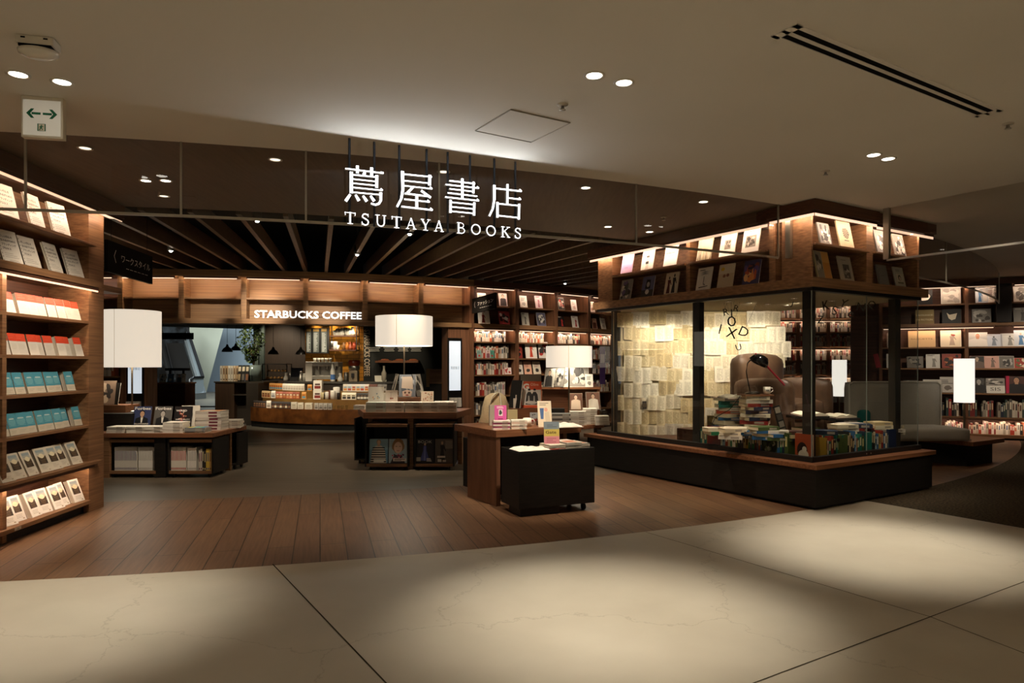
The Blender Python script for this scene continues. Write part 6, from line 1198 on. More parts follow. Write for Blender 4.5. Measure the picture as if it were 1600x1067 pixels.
# cabinet at the left end of the counter, magazine display and planter on it
fx, fy = (336-800)/FPX*16.6, 16.6; t = thing('counter_cabinet', 'dark ribbed wooden cabinet at the left end of the cafe counter', 'cabinet', (fx, fy, 0), radians(-8))
b = B(); b.box(0, 0, 0, .5, .7, 1.0); b.build('body', noisy('ribbed_wood', '33241a', '4d3826', (40, 40, .5), .6, 4, 2, .3), t); b = B(); b.box(.5, .12, 0, 1.0, .7, .70); b.box(.95, -.25, 0, 1.25, .7, 1.0); b.build('side', mat('2c251d', .6), t)
b = B(); b.box(-.02, -.02, 1.0, 1.27, .72, 1.03); b.box(.5, -.1, .70, .95, .7, .72); b.build('top', mat('3a332a', .4), t)
MGC = 'magazines on the cafe cabinet'
for i in range(7):
    lx = .04+.07*i; a = radians(-8); x, y = fx+lx*cos(a)-.15*sin(a), fy+lx*sin(a)+.15*cos(a)
    o = put(spine_proto(*(('cfc5b2', '8a8072'), ('c9b394', '6a4a30'), ('b99a74', '54402c'), ('ddd3c0', '9a8f7e'))[i % 4]), 'magazine', None, (x, y, 1.031), a); o.scale = (2, 1.2, 1.9); tag(o, f'magazine upright on the ribbed cafe cabinet, {ORD[i]} from its outer edge', 'magazine', MGC)
for i in range(3):
    lx = .52+.1*i; a = radians(-8); x, y = fx+lx*cos(a)-.1*sin(a), fy+lx*sin(a)+.1*cos(a); b = BB(); b.box(0, 0, 0, .085, .02, .4, b.c('17130f')); b.r(.01, .03, .075, .18, ('a8906a', '6d655a', '8a5a3a')[i], -.001); b.r(.01, .25, .075, .36, 'c9bda4', -.001)
    tag(b.mk('leaflet_rack', None, (x, y, 1.031), (radians(-8), 0, a)), f'slim black leaflet rack on the cafe cabinet, {ORD[i]} from the magazines', 'rack', 'leaflet racks')
x, y = (396-800)/FPX*17.0, 17.0; t = thing('plant_pot', 'leafy indoor tree in a large glass pot behind the cafe cabinet', 'plant', (x, y, 1.03))
b = B(); b.lathe([(0, 0), (.19, 0), (.20, .40), (.185, .40), (.175, .02), (0, .02)], (0, 0), 24); b.build('pot', mat('8a9a94', .12, .3), t)
b = B(); b.lathe([(0, .37), (.185, .37)], (0, 0), 20); b.f = [f[::-1] for f in b.f] if 0 else b.f; b.build('soil', mat('2a1f16', .9), t)
b = B()
for i in range(6): a = i*1.05; b.tube([(0, 0, .35), (.06*cos(a), .05*sin(a), .7), (.2*cos(a), .16*sin(a), 1.0+.08*(i % 3))], [.014, .01, .004], 0, 6)
b.build('stem', mat('4a3826', .8), t)
b = B()
for i in range(700):
    u, v = rk.uniform(0, 2*pi), rk.uniform(-1, 1); rr = rk.uniform(.45, 1); zc = .95+v*.5; rx = (.34 if v > -.2 else .24)*math.sqrt(max(.05, 1-v*v))
    c = Vector((rx*rr*cos(u)-.05, rx*rr*sin(u), zc)); d1 = Vector((rk.uniform(-1, 1), rk.uniform(-1, 1), rk.uniform(-.8, .6))).normalized()*rk.uniform(.04, .075); d2 = d1.cross(Vector((rk.uniform(-1, 1), rk.uniform(-1, 1), rk.uniform(-1, 1)))).normalized()*.018
    b.add([c-d1, c+d2, c+d1, c-d2], [(0, 1, 2, 3)], i % 3)
b.build('foliage', [mat('2a3a1a', .6), mat('40552a', .6), mat('5f7038', .6)], t)
for px, py, d, l in ((355, 545, 18.0, 'dark dome pendant lamp before the grey wall'), (368.5, 543, 19.2, 'dark dome pendant lamp half behind the indoor tree, first'), (391, 547, 18.6, 'dark dome pendant lamp half behind the indoor tree, second'), (427, 549, 18.4, 'dark dome pendant lamp before the brown cafe wall, single'), (470, 549, 18.4, 'dark dome pendant lamp next to the menu boards')):
    x, y, z = D(px, py, d); t = thing('pendant_lamp', l, 'lamp', (x, y, z-.08), 0, 'cafe pendant lamps')
    b = B(); b.lathe([(.14, 0), (.135, .03), (.10, .09), (.045, .13), (.03, .17), (.02, .2), (0, .2)], (0, 0), 24); b.lathe([(.04, .12), (.095, .085), (.13, .028), (.138, 0)], (0, 0), 24); b.build('lamp_shade', mat('1f1c18', .35, .4), t)
    b = B(); b.tube([(0, 0, .2), (0, 0, 2.62-z+.08)], .005, 0, 6); b.build('cord', DARK, t); b = B(); b.lathe([(0, .03), (.03, .05), (.02, .1), (0, .11)], (0, 0), 12); b.build('bulb', emit((1, .82, .6), 6, 'pendant_bulb'), t)
# wooden till block and dark cabinet on the right of the cafe
d = 15.0; x0 = (666-800)/FPX*d; t = thing('service_cabinet', 'walnut service cabinet raised beside the tall right screen', 'cabinet', (x0, d, 0))
b = B(); b.box(.07, 0, 1.02, .52, .5, 1.34); b.build('box', WOOD, t); b = B(); b.box(0, -.01, .95, .07, .5, 1.35); b.build('end_board', mat('8a6a35', .5), t); b = B(); b.box(.07, .05, 0, .52, .5, 1.02); b.build('stand', mat('1c1611', .6), t)
# --- mall beyond the opening on the left: escalator, pale walls, book table
MW = noisy('pale_mall_wall', '8f9488', 'a3a79a', (1, 1, 1), .7, 3, .4, .2)
b = B(); x0, x1 = D(296, 0, 34)[0], D(352, 0, 34)[0]; b.add([(x0, 34, 0), (D(322, 0, 34)[0], 34, 0), (x1, 34, 3.6), (x0, 34, 3.6)], [(0, 1, 2, 3)]); b.xf(Matrix.Identity(4)); struct(b.build('wall_mall', MW))
b = B(); x0, x1 = D(318, 0, 36)[0], D(404, 0, 36)[0]; b.box(x0, 36, 0, x1, 36.2, 4.5); struct(b.build('wall_mall_blue', mat('6f7c86', .6)))
b = B(); x0, x1 = D(150, 0, 37)[0], D(300, 0, 37)[0]; b.box(x0, 37, 0, x1, 37.2, 5); struct(b.build('wall_mall_dark', noisy('dark_glass_wall', '0b0c0d', '5a6570', (1, .3, 1), .2, 6, .7, .6, 0, .5, .75)))
e0 = Vector(D(313, 622, 29)); e0.z = 0; up = Vector((-2.6, 4.0, 2.35)); t = thing('escalator', 'escalator with glass side and dark handrail rising beyond the cafe', 'escalator', tuple(e0))
def esc(off, z0, z1, mname, m, x=0):
    b = B(); p = [Vector((0, -.9, 0)), Vector((0, .0, 0)), up]; vs = []
    for q in p: vs += [q+Vector((x, 0, z0)), q+Vector((x+off, 0, z0)), q+Vector((x+off, 0, z1)), q+Vector((x, 0, z1))]
    fs = []
    for i in range(2): fs += [(i*4+k, i*4+(k+1) % 4, i*4+4+(k+1) % 4, i*4+4+k) for k in range(4)]
    b.add(vs, fs+[(3, 2, 1, 0), (8, 9, 10, 11)]); return b.build(mname, m, t)
esc(.25, 0, .25, 'skirt', mat('8f979c', .3, .7)); esc(.04, .25, .86, 'side_glass', mat('a9b8c2', .12, .2), .1); esc(.12, .86, .95, 'handrail', mat('14161a', .3), .05)
b = B(); b.tube([(.11, -.9, .9), (.11, -1.15, .8), (.11, -1.2, .55), (.11, -1.05, .35), (.11, -.9, .3)], .06, 0, 10); b.build('handrail_return', mat('14161a', .3), t)
esc(.9, 0, .12, 'steps', mat('0f1011', .3, .2), -.95); esc(.25, 0, .25, 'skirt', mat('17191b', .3, .3), -1.2); esc(.04, .25, .86, 'side_glass', mat('101214', .1, .2), -1.1)
x, y, z = D(285, 525, 21); b = B(); b.box(-1.0, 0, -.1, .32, .06, .1); tag(b.build('overhead_sign', mat('0d0c0b', .4), None, (x, y, z)), 'black overhead sign bar hanging across the escalator', 'sign')
d = 15.6; x0 = (244-800)/FPX*d; t = thing('display_stand', 'dark walnut book stand in front of the escalator, behind left lamp', 'table', (x0, d, 0))
b = B(); b.box(0, 0, 0, .66, .5, 1.0); b.build('body', WOODD, t); b = B(); b.box(-.02, -.02, 1.0, .68, .52, 1.03); b.build('top', WOODT, t)
for i, (lx, c, st) in enumerate(((.02, 'a9a397', 4), (.20, '6f93b8', 2), (.40, 'c9a58f', 3), (.53, 'e9e2d4', 2))): book(.14 if i < 3 else .08, .2, .02, c, rand_art(['e9e6df', '5a6a7a', 'b9c4cc'], st), rk, loc=(x0+lx, d+.1, 1.031), rot=(-radians(10), 0, 0), label=f'{("grey", "sky blue", "salmon", "white")[i]} book on the stand in front of the escalator', cat='book', name='book', split=False)
b = B(); b.box(.14, .3, 1.03, .18, .34, 1.36); b.box(.05, .3, 1.30, .62, .33, 1.36); b.box(.45, .3, 1.1, .49, .34, 1.3); b.box(.10, .25, 1.03, .55, .38, 1.04); tag(b.build('stand_rack', DARK, None, (x0, d, 0)), 'black metal rack on the book stand before the escalator', 'rack')
FARB.mats and tag(FARB.mk('books'), 'far rows of spine-out books filling the shelves of the distant bookcases', 'books', None, 'stuff') if 0 else None
# ------------------------------------------------------------------ inside the glass display case
ri = random.Random(41)
WX0, WX1, WY = 1.48, 3.70, 9.62
# pale wall of opened books
b = B(); b.box(WX0-.05, WY, .46, WX1+.02, WY+.05, 2.19); tag(b.build('display_wall', mat('c9b48a', .8)), 'upright board inside the glass case, covered in opened books', 'display wall')
def page_mat(c1, c2):
    """Printed paper: lines of text as fine bands, left blank along the margins and the fold."""
    m = bpy.data.materials.new('printed_page'); m.use_nodes = True; t, N, L, b = nodes(m)
    tc = N.new('ShaderNodeTexCoord'); sx = N.new('ShaderNodeSeparateXYZ'); L.new(tc.outputs['Object'], sx.inputs[0])
    def mth(op, a, k, k2=None):
        n = N.new('ShaderNodeMath'); n.operation = op; L.new(a, n.inputs[0])
        if isinstance(k, (int, float)): n.inputs[1].default_value = k
        else: L.new(k, n.inputs[1])
        return n.outputs[0]
    ax = mth('ABSOLUTE', sx.outputs['X'], 0); inx = mth('MULTIPLY', mth('GREATER_THAN', ax, .016), mth('LESS_THAN', ax, .102)); inz = mth('LESS_THAN', mth('ABSOLUTE', sx.outputs['Z'], 0), .083)
    ln = mth('GREATER_THAN', mth('FRACT', mth('MULTIPLY', sx.outputs['Z'], 140), 0), .5)
    no = N.new('ShaderNodeTexNoise'); no.inputs['Scale'].default_value = 60; L.new(tc.outputs['Object'], no.inputs['Vector'])
    fac = mth('MULTIPLY', mth('MULTIPLY', inx, inz), mth('MULTIPLY', ln, mth('GREATER_THAN', no.outputs['Fac'], .42)))
    mx = N.new('ShaderNodeMix'); mx.data_type = 'RGBA'; mx.inputs['A'].default_value = (*lin(c1), 1); mx.inputs['B'].default_value = (*lin(c2), 1)
    L.new(mth('MULTIPLY', fac, .75), mx.inputs['Factor']); L.new(mx.outputs['Result'], b.inputs['Base Color']); b.inputs['Roughness'].default_value = .85; return m
PG = [page_mat('eddfc2', '9c8c6c'), page_mat('e2cfa6', '8f7b56'), page_mat('f2e8d2', 'a39578'), page_mat('d8c193', '846f4a')]
SPRD = []
for k in range(4):
    b = B(); w, h = (.125, .115, .13, .12)[k], (.205, .215, .225, .20)[k]; mg = .012
    for s in (-1, 1):
        n = 6; vs = []
        for i in range(n+1):
            u = i/n; vs += [(s*u*w, -.010-.018*sin(pi*min(1, u*1.15))*(1-.45*u), -h/2), (s*u*w, -.010-.018*sin(pi*min(1, u*1.15))*(1-.45*u), h/2)]
        fs = [(2*i, 2*i+2, 2*i+3, 2*i+1) if s > 0 else (2*i, 2*i+1, 2*i+3, 2*i+2) for i in range(n)]
        b.add(vs, fs, 0, True)
        b.add([vs[-2], (s*w, 0, -h/2), (s*w, 0, h/2), vs[-1]], [(0, 1, 2, 3)] if s > 0 else [(0, 3, 2, 1)], 1)
        for e in (0, 1):
            ring = [vs[2*i+e] for i in range(n+1)]+[(s*w, 0, h/2 if e else -h/2), (0, 0, h/2 if e else -h/2)]; b.add(ring, [tuple(range(len(ring)))], 1)
    SPRD.append(b.data('open_book', [PG[k], PAPERD]))
z, row = 2.08, 0; G_OB = 'open books covering the display wall'
while z > .5:
    x, i = WX0-.02+(.11 if row % 2 else 0), 0
    while x < WX1:
        k = ri.randrange(4); w2 = (.25, .23, .26, .24)[k]; dz = ri.uniform(-.035, .035)
        o = put(SPRD[k], 'open_book', None, (x+w2/2, WY-.002-.022*ri.random(), z+dz), (0, radians(ri.uniform(-2.5, 2.5)), ri.uniform(-.04, .04)))
        if ri.random() < .12: o.rotation_euler[0] = .12
        tag(o, f'open book on the display wall, row {ORD[row]} from the top, {ORD[i]} from its free-hanging end', 'open book', G_OB); x += w2*ri.uniform(.86, .99); i += 1
    z -= .197; row += 1
for q, (x, z_) in enumerate(((1.82, .82), (3.05, 1.16))):
    b = BB(); b.r(-.03, -.05, .03, .06, '2a2622', 0); b.blob(0, 0, .045, .03, '55493a', -.0006, 8, .3, ri)
    for o in bpy.data.objects:
        if o.name.startswith('open_book') and abs(o.location.x-x) < .13 and abs(o.location.z-z_) < .1: b.build('illustration', b.mats, o, (.06, -.045, 0)); break
# spines along both glass faces
GS = 'books lined up along the glass'
def glass_row(y0, y1, left, where, frm, rng):
    p, i = y0, 0
    while True:
        th = rng.uniform(.018, .045)
        if p+th > y1: break
        hexc, mk, cn = rng.choice(RICH); h = rng.uniform(.18, .27)
        if left: loc = CF.p(.185, y1+y0-p, .459); rz = CF.rz+LF
        else: loc = CF.p(p, .185, .459); rz = CF.rz
        o = put(spine_proto(hexc, mk), 'book', None, loc, rz); o.scale = (th/.03, 1, h/.2); tag(o, f'{cn} book, {ORD[i]} from {frm} along the {where} pane', 'book', GS); p += th+.001; i += 1
glass_row(.42, 1.66, True, 'aisle side', 'middle post', ri); glass_row(.45, 1.76, False, 'concourse side', 'corner post', ri)
def redcover(b, w, h, r): b.lines(.1*w, .6*w, .75*h, 4, .06*h, .02*h, 'c9a58f', r)
def collage(b, w, h, r): photo(b, .05*w, .04*h, .95*w, .7*h, ('2f3a2a', '6d7a5a', '1f241c', 'b9b39a', '4a5540'), r, 16); b.lines(.1*w, .9*w, .95*h, 3, .07*h, .04*h, 'd9d3b9', r, -.002, .8)
def owl(b, w, h, r): b.blob(.42*w, .38*h, .3*w, .3*h, '2a1a14', -.0016, 16); b.blob(.5*w, .2*h, .3*w, .2*h, 'cfc4ae', -.0018, 14); b.blob(.55*w, .42*h, .13*w, .11*h, 'd9d0bd', -.002, 14)
def greenemb(b, w, h, r): b.blob(.5*w, .55*h, .13*w, .12*h, '33421f', -.0014, 12); b.blob(.5*w, .55*h, .09*w, .08*h, '47582a', -.0016, 12)
for y, w, h, cv, art, lab, fl in ((1.55, .2, .26, '7a1f1a', redcover, 'crimson hardback standing face out at the middle post, aisle pane', 1), (.78, .2, .265, '3a4632', collage, 'green magazine-like book standing face out in the aisle row', 1), (.36, .2, .27, '9c4424', owl, 'rust book with white animal picture at the corner post', 1), (.66, .16, .24, '47582a', greenemb, 'olive hardback with round emblem on the concourse pane', 0), (1.15, .13, .24, '176a5c', None, 'teal hardback standing face out on the concourse pane', 0), (1.62, .15, .25, '1d2b4a', None, 'navy hardback at the end post of the concourse pane', 0)):
    if fl: book(w, h, .03, cv, art, ri, loc=CF.p(.178, y, .459), rot=(0, 0, CF.rz+LF), label=lab, group=None)
    else: book(w, h, .03, cv, art, ri, loc=CF.p(y, .178, .459), rot=(0, 0, CF.rz), label=lab, group=None)
# piles of flat books behind the rows
GP = 'loose book piles inside the glass case'
def pile(px, d, z, n, w=.21, dd=.15, where='', ts=(.02, .045), cols=None, base=0):
    x = (px-800)/FPX*d; zz = z
    for i in range(n):
        hexc, mk, cn = ri.choice(cols or RICH); a = ri.uniform(-.5, .5); th = ri.uniform(*ts); ww = w*ri.uniform(.85, 1.1)
        flat_book(ww, dd, th, hexc, ri, (x-ww/2*cos(a)+dd/2*sin(a)+ri.uniform(-.015, .015), d-ww/2*sin(a)-dd/2*cos(a)+ri.uniform(-.015, .015), zz), a, f'{cn} book lying {ORD[i]} from the bottom, pile {where}', 'book', GP, 'book', None, PAPERD); zz += th+.0006
    return zz
CRM = [('e2d6bb', '7a5a3a', 'cream'), ('d8cfc0', 'a83a2c', 'off-white'), ('c7b48a', '5a3a22', 'tan'), ('cfc2a4', '5a3a22', 'straw')]
b = B(); b.prism([(.34, .34), (1.74, .34), (1.74, 1.7), (1.2, 2.2), (.34, 2.2)], .459, .629); o_ = b.build('inner_step', WOODD, bpy.data.objects['display_case']); zc = .631
zatl = pile(1140, 8.35, zc, 10, .3, .22, 'under the open atlas', (.035, .05), CRM+RICH[:8]); zp = pile(1180, 8.0, zc, 11, .3, .21, 'under the desk lamp', (.034, .044), CRM+RICH[:4])
pile(1118, 7.95, zc, 2, .26, .18, 'beside the middle post', (.04, .05)); zt = pile(1150, 7.62, zc, 3, .28, .2, 'before the lamp pile', (.03, .05), RICH[:8]); pile(1140, 7.5, zc, 3, .24, .17, 'behind the crimson hardback', (.03, .045), CRM)
pile(1195, 7.42, zc, 4, .26, .18, 'behind the green picture book', (.03, .04), RICH); pile(1216, 7.36, zc, 3, .24, .17, 'with the bright blue book', (.03, .04), RICH[4:12]); pile(1243, 7.3, zc, 3, .22, .16, 'by the corner post, aisle side', (.03, .04), RICH)
pile(1292, 7.35, zc, 3, .24, .18, 'beside the corner post, concourse side', (.03, .045), RICH[:6]); pile(1318, 7.6, zc, 4, .25, .18, 'behind the olive hardback', (.028, .045), CRM); pile(1344, 7.7, zc, 4, .25, .18, 'mid concourse side', (.028, .045), CRM+RICH[:3]); pile(1372, 7.9, zc, 4, .26, .19, 'behind the teal hardback', (.028, .042), CRM); pile(1392, 8.0, zc, 3, .24, .18, 'at the end post', (.03, .04), CRM)
pile(1330, 8.3, zc, 3, .3, .2, 'deep in the concourse side', (.03, .045), CRM+RICH[:4]); pile(1260, 8.0, zc, 2, .26, .2, 'before the armchair', (.03, .045), RICH)
def open_book(x, y, z, k, rz, tilt, label, seed=0):
    b = B(); w, h = .2*k, .27*k
    for s in (-1, 1):
        n = 8; vs = []
        for i in range(n+1):
            u = i/n; zz = .005+.035*sin(pi*min(1, .15+u*.9))*(1-.5*u)+.012*u; vs += [(s*u*w, -h/2, zz), (s*u*w, h/2, zz)]
        b.add(vs, [(2*i, 2*i+2, 2*i+3, 2*i+1) if s > 0 else (2*i, 2*i+1, 2*i+3, 2*i+2) for i in range(n)], 0, True)
        for e in (0, 1): ring = [vs[2*i+e] for i in range(n+1)]+[(s*w, h/2 if e else -h/2, 0), (0, h/2 if e else -h/2, 0)]; b.add(ring, [tuple(range(len(ring)))], 0)
        b.add([vs[-2], vs[-1], (s*w, h/2, 0), (s*w, -h/2, 0)], [(0, 1, 2, 3)], 0)
    o = tag(b.build('open_atlas', mat('e9dfc8', .8), None, (x, y, z), (tilt, 0, rz)), label, 'open book'); c = B(); c.box(-w-.01, -h/2-.01, -.006, w+.01, h/2+.01, 0); c.build('cover', mat('5a2f22', .6), o); return o
x, y, _ = D(1152, 612, 8.3); open_book(x, y-.02, zatl, .95, .15, .05, 'large open book lying on top of the pile beside the desk lamp')
# desk lamp and mug on the pile
x, y = (1176-800)/FPX*7.98, 7.98; zb = zp+.001
b = B(); b.box(-.17, -.12, 0, .17, .12, .018); tag(b.build('wooden_board', WOODT, None, (x+.03, y, zb), .1), 'wooden board on the tall book pile carrying lamp and mug', 'board'); zb += .019
t = thing('desk_lamp', 'glossy black desk lamp with round shade on the book pile', 'lamp', (x, y, zb)); BK = mat('0d0c0c', .12, 0, .6, 'gloss_black')
b = B(); b.lathe([(0, 0), (.085, 0), (.09, .012), (.06, .028), (.015, .034), (0, .034)], (0, 0), 28); b.build('base', BK, t)
b = B(); b.tube([(-.03, 0, .03), (-.05, 0, .12), (-.075, 0, .26), (-.06, 0, .36), (-.0, 0, .42)], .007, 0, 8); b.build('arm', BK, t); b = B(); b.tube([(-.02, 0, .40), (.03, -.02, .44)], .03, 0, 12); b.build('socket', BK, t)
b = B(); b.lathe([(.03, .06), (.07, .045), (.095, .0), (.10, -.05), (.096, -.05), (.09, 0), (.065, .04)], (0, 0), 28); b.xf(Matrix.Translation((.085, -.03, .395)) @ Matrix.Rotation(radians(28), 4, 'Y')); b.build('lamp_shade', BK, t)
t = thing('mug', 'white mug with printed word standing beside the desk lamp', 'mug', (x+.155, y-.03, zb)); b = B(); b.lathe([(0, .002), (.038, .002), (.042, .085), (.039, .085), (.036, .006), (0, .006)], (0, 0), 24); cu = b.build('cup', mat('e6dfd0', .25), t); b = B(); b.tube([(.04, 0, .07), (.065, 0, .07), (.07, 0, .04), (.04, 0, .02)], .005, 0, 8); b.build('handle', mat('e6dfd0', .25), t)
b = B()
for i, a in enumerate((-2.0, -1.75, -1.5, -1.25)): b.add([(.0425*cos(a-.08), .0425*sin(a-.08), .035), (.0425*cos(a+.08), .0425*sin(a+.08), .035), (.0425*cos(a+.08), .0425*sin(a+.08), .055), (.0425*cos(a-.08), .0425*sin(a-.08), .055)], [(0, 1, 2, 3)])
b.build('print', mat('2a2622', .6), cu)
b = B(); pts = [D(1158, 617, 7.95), D(1140, 640, 7.9), D(1118, 652, 7.8), D(1112, 664, 7.7)]; b.tube(pts, .004, 0, 6); tag(b.build('lamp_cord', BK), 'black lamp cord trailing from the desk lamp over the piles', 'cord')
x, y, z = D(1218, 640, 7.55); bb = BB(); bb.box(-.04, 0, 0, .04, .02, .34, bb.c('15130f')); [bb.r(-.03, .02+.08*i, .03, .085+.08*i, ('6d655a', '8a8072', '4a443c', '9a9080')[i], -.001) for i in range(4)]; tag(bb.mk('photo_album', None, (x+.06, y, .459+.28-.08), (radians(-6), radians(-14), .2)), 'black photo strip album leaning against the piles under armchair', 'album')
x, y, z = D(1105, 642, 8.5); book(.17, .22, .05, 'b09050', rand_art(['6a5a34', 'd9c48f', '8a7440'], 4), ri, loc=(x, y, .459+.13), rot=(0, 0, -.2), label='golden brown hardback standing against the book wall', cat='book', name='book')
# leather armchair
AC = Fr((1228-800)/FPX*8.7, 8.8, radians(38)); t = thing('armchair', 'worn brown leather armchair inside the glass case', 'armchair', (*AC.o[:2], .458), AC.rz); t.scale = (1.22, 1.1, 1.28)
def cushion(b, x0, y0, z0, x1, y1, z1, r=.05, n=5, puff=.02):
    nx = 8; vs, fs = [], []
    def P(u, v, w_):
        x, y, z = x0+(x1-x0)*u, y0+(y1-y0)*v, z0+(z1-z0)*w_; return (x, y, z)
    me = bmesh.new(); bmesh.ops.create_cube(me, size=1); bmesh.ops.subdivide_edges(me, edges=me.edges[:], cuts=7, use_grid_fill=True); me.verts.ensure_lookup_table()
    hx, hy, hz = (x1-x0)/2, (y1-y0)/2, (z1-z0)/2; out = []
    for v in me.verts:
        p = Vector((v.co.x*2*hx, v.co.y*2*hy, v.co.z*2*hz)); q = Vector((max(-hx+r, min(hx-r, p.x)), max(-hy+r, min(hy-r, p.y)), max(-hz+r, min(hz-r, p.z)))); dlt = p-q
        if dlt.length > 1e-6: p = q+dlt.normalized()*r
        ex, ey, ez = 1-(p.x/hx)**2, 1-(p.y/hy)**2, 1-(p.z/hz)**2
        p.z += puff*max(0, ex)*max(0, ey)*(1 if p.z > 0 else -.2); p.y += puff*.6*max(0, ex)*max(0, ez)*(1 if p.y > 0 else -1)
        out.append((p.x+(x0+x1)/2, p.y+(y0+y1)/2, p.z+(z0+z1)/2))
    me.verts.index_update(); b.add(out, [[v.index for v in f.verts] for f in me.faces], 0, True); me.free()
b = B(); cushion(b, -.30, -.34, .22, .30, .30, .42, .05); b.build('seat_cushion', LEATHER, t)
b = B(); cushion(b, -.44, -.32, .08, .44, .36, .24, .04, 5, .0); b.build('seat_base', LEATHER, t)
for s in (-1, 1): b = B(); cushion(b, s*.38-.085, -.36, .08, s*.38+.085, .34, .62, .07); b.build('armrest', LEATHER, t)
b = B(); cushion(b, -.42, .22, .2, .42, .44, .86, .09, 5, .03); b.build('backrest', LEATHER, t)
for x in (-.38, .38):
    for y in (-.28, .34): b = B(); b.lathe([(.03, 0), (.022, .0), (.032, .09)], (x, y), 10); b.build('leg', DARK, t)
b = B(); p0, p1 = D(1180, 552, 8.0), D(1226, 602, 7.95); b.tube([p0, p1], .012, 0, 8); b.xf(Matrix.Identity(4)); tag(b.build('red_reflection_rod', mat('a33038', .5)), 'thin red rod standing in for a reflection across the leather armchair', 'rod')  # solid rod put in where a red reflection crosses the armchair
# black stand with open books near the armchair
x, y = (1262-800)/FPX*8.0, 8.0; t = thing('pedestal', 'black pedestal holding an open book in front of the armchair', 'stand', (x, y, .458)); b = B(); b.box(-.2, -.12, .36, .2, .14, .39); b.build('top', DARK, t); b = B(); b.tube([(0, 0, .02), (0, 0, .36)], .05, 0, 12); b.lathe([(0, 0), (.14, 0), (.13, .02), (0, .02)], (0, 0), 20); b.build('column', DARK, t)
open_book(x+.02, y, .458+.398, .85, .1, .05, 'open book lying on the black pedestal before the armchair')
x, y = (1312-800)/FPX*8.5, 8.5; t = thing('pedestal', 'second black pedestal further back, open book on it', 'stand', (x, y, .458)); b = B(); b.box(-.2, -.12, .30, .2, .14, .33); b.build('top', DARK, t); b = B(); b.tube([(0, 0, .02), (0, 0, .30)], .05, 0, 12); b.lathe([(0, 0), (.14, 0), (.13, .02), (0, .02)], (0, 0), 20); b.build('column', DARK, t)
open_book(x, y, .458+.338, .8, .3, .05, 'open book on the farther black pedestal of the case')
# hanging wire letters
LT = [('R', 1134, 488, .09, 8.3), ('1', 1143, 490, .10, 8.2), ('O', 1143, 503, .13, 8.0), ('X', 1143, 521, .13, 8.1), ('D', 1162, 519, .12, 8.1), ('I', 1125, 515, .13, 8.3), ('U', 1154, 543, .08, 8.2), ('R', 1150, 482, .08, 8.4), ('K', 1290, 478, .12, 8.0), ('S', 1304, 486, .11, 8.2), ('Y', 1318, 474, .11, 7.9), ('e', 1330, 490, .12, 8.1), ('N', 1345, 480, .10, 8.0), ('Z', 1282, 500, .10, 8.3), ('J', 1239, 473, .08, 8.2), ('Q', 1362, 476, .09, 8.1)]
for i, (ch, px, py, h_, d) in enumerate(LT):
    x, y, z = D(px, py, d); me = text_mesh(ch, h_*1.35, .004, 0, 'CENTER'); me.materials.clear(); me.materials.append(BK)
    o = put(me, 'hanging_letter', None, (x, y, z), (pi/2, radians(ri.uniform(-25, 25)), ri.uniform(-.6, .6))); tag(o, f'{"upper " if i == 7 else ""}black letter {ch} hanging on a thread in the glass case'+(' beside the book wall' if px < 1200 else (', concourse half' if ch != 'R' else '')), 'letter', 'hanging black letters')
    mx = max(v.co.y for v in me.vertices); b = B(); b.tube([(0, mx*.9, 0), (0, 2.2-z, 0)], .0015, 0, 4, False); th_ = b.build('thread', mat('3a3835', .6), o); th_.matrix_parent_inverse = Matrix.Identity(4)
    th_.rotation_euler = (0, 0, 0)
CC = B(); CC.prism([(.2, .2), (LX, .2), (LX, LY-.1), (.2, LY-.1)], 2.2, 2.234); struct(CC.build('ceiling_case', noisy('case_ceiling', 'a89a7c', 'b5a788', (1, 1, 1), .8, 2, 1, .2), None, CF.o, CF.rz))
for i, (px, py) in enumerate(((1138, 471), (1170, 473), (1200, 475), (1229, 477), (1241, 466), (1300, 470))):
    x, y = G(px, py, 2.2); downlight(x, y, f'tiny recessed light in the ceiling of the glass case, {ORD[i]} from the middle post', 2.2, True, .022)

# ------------------------------------------------------------------ right side: walnut book wall, lounge platform
RW = Fr(8.1, 13.6, radians(-24.2)); RX0 = aim(1377, RW); RXD = aim(1510.5, RW); RXE = aim(1556, RW); RXF = aim(1580, RW); RX1 = aim(1720, RW)
t = thing('bookcase', 'long walnut bookcase along the far right wall with lit shelves of art books', 'bookcase', RW.o, RW.rz)
RL = [.10, .43, .89, 1.37, 1.79, 2.25, 2.635]
b = B(); b.box(RX0-.3, .34, 0, RX1, .40, 3.0); b.build('back_panel', WOODD, t)
for z in RL: b = B(); b.box(RX0, -.02 if z in (.1, 2.25) else .0, z-(.06 if z in (.1, 2.25) else .028), RX1, .34, z); b.build('shelf', WOOD, t)
b = B(); b.box(RX0, .06, 0, RX1, .34, .04); b.build('plinth', BLACK, t); b = B(); b.box(RX0-.3, -.12, 2.98, RX1, .4, 3.09); b.build('cornice', WOODD, t)
for x0, x1, z1 in ((RX0-.04, RX0+.02, 3.0), (RXD-.03, RXD+.03, 3.0)): b = B(); b.box(x0, .0, 0, x1, .34, z1); b.build('divider', WOODV, t)
b = B(); b.box(RXE, -.05, 2.25, RXF, .34, 3.0); b.build('column', mat('1c1410', .6), t)
for x0, x1 in ((RX0, RXE), (RXF, RX1)): led(t, x0+.03, -.08, x1-.03, -.05, 2.979, 20, .014); led(t, x0+.03, -.01, x1-.03, .02, 2.188, 18, .012)
led(t, RX0+.03, .0, RX1, .03, .40, 16)
GRW = 'photo books on the long right bookcase'; rr = random.Random(51)
def raguette(b, w, h, r): text_into(b, 'BAGUETTE', .5*w, .5*h, .09*h, -.0016, b.c('8a6a44'), .8*w)
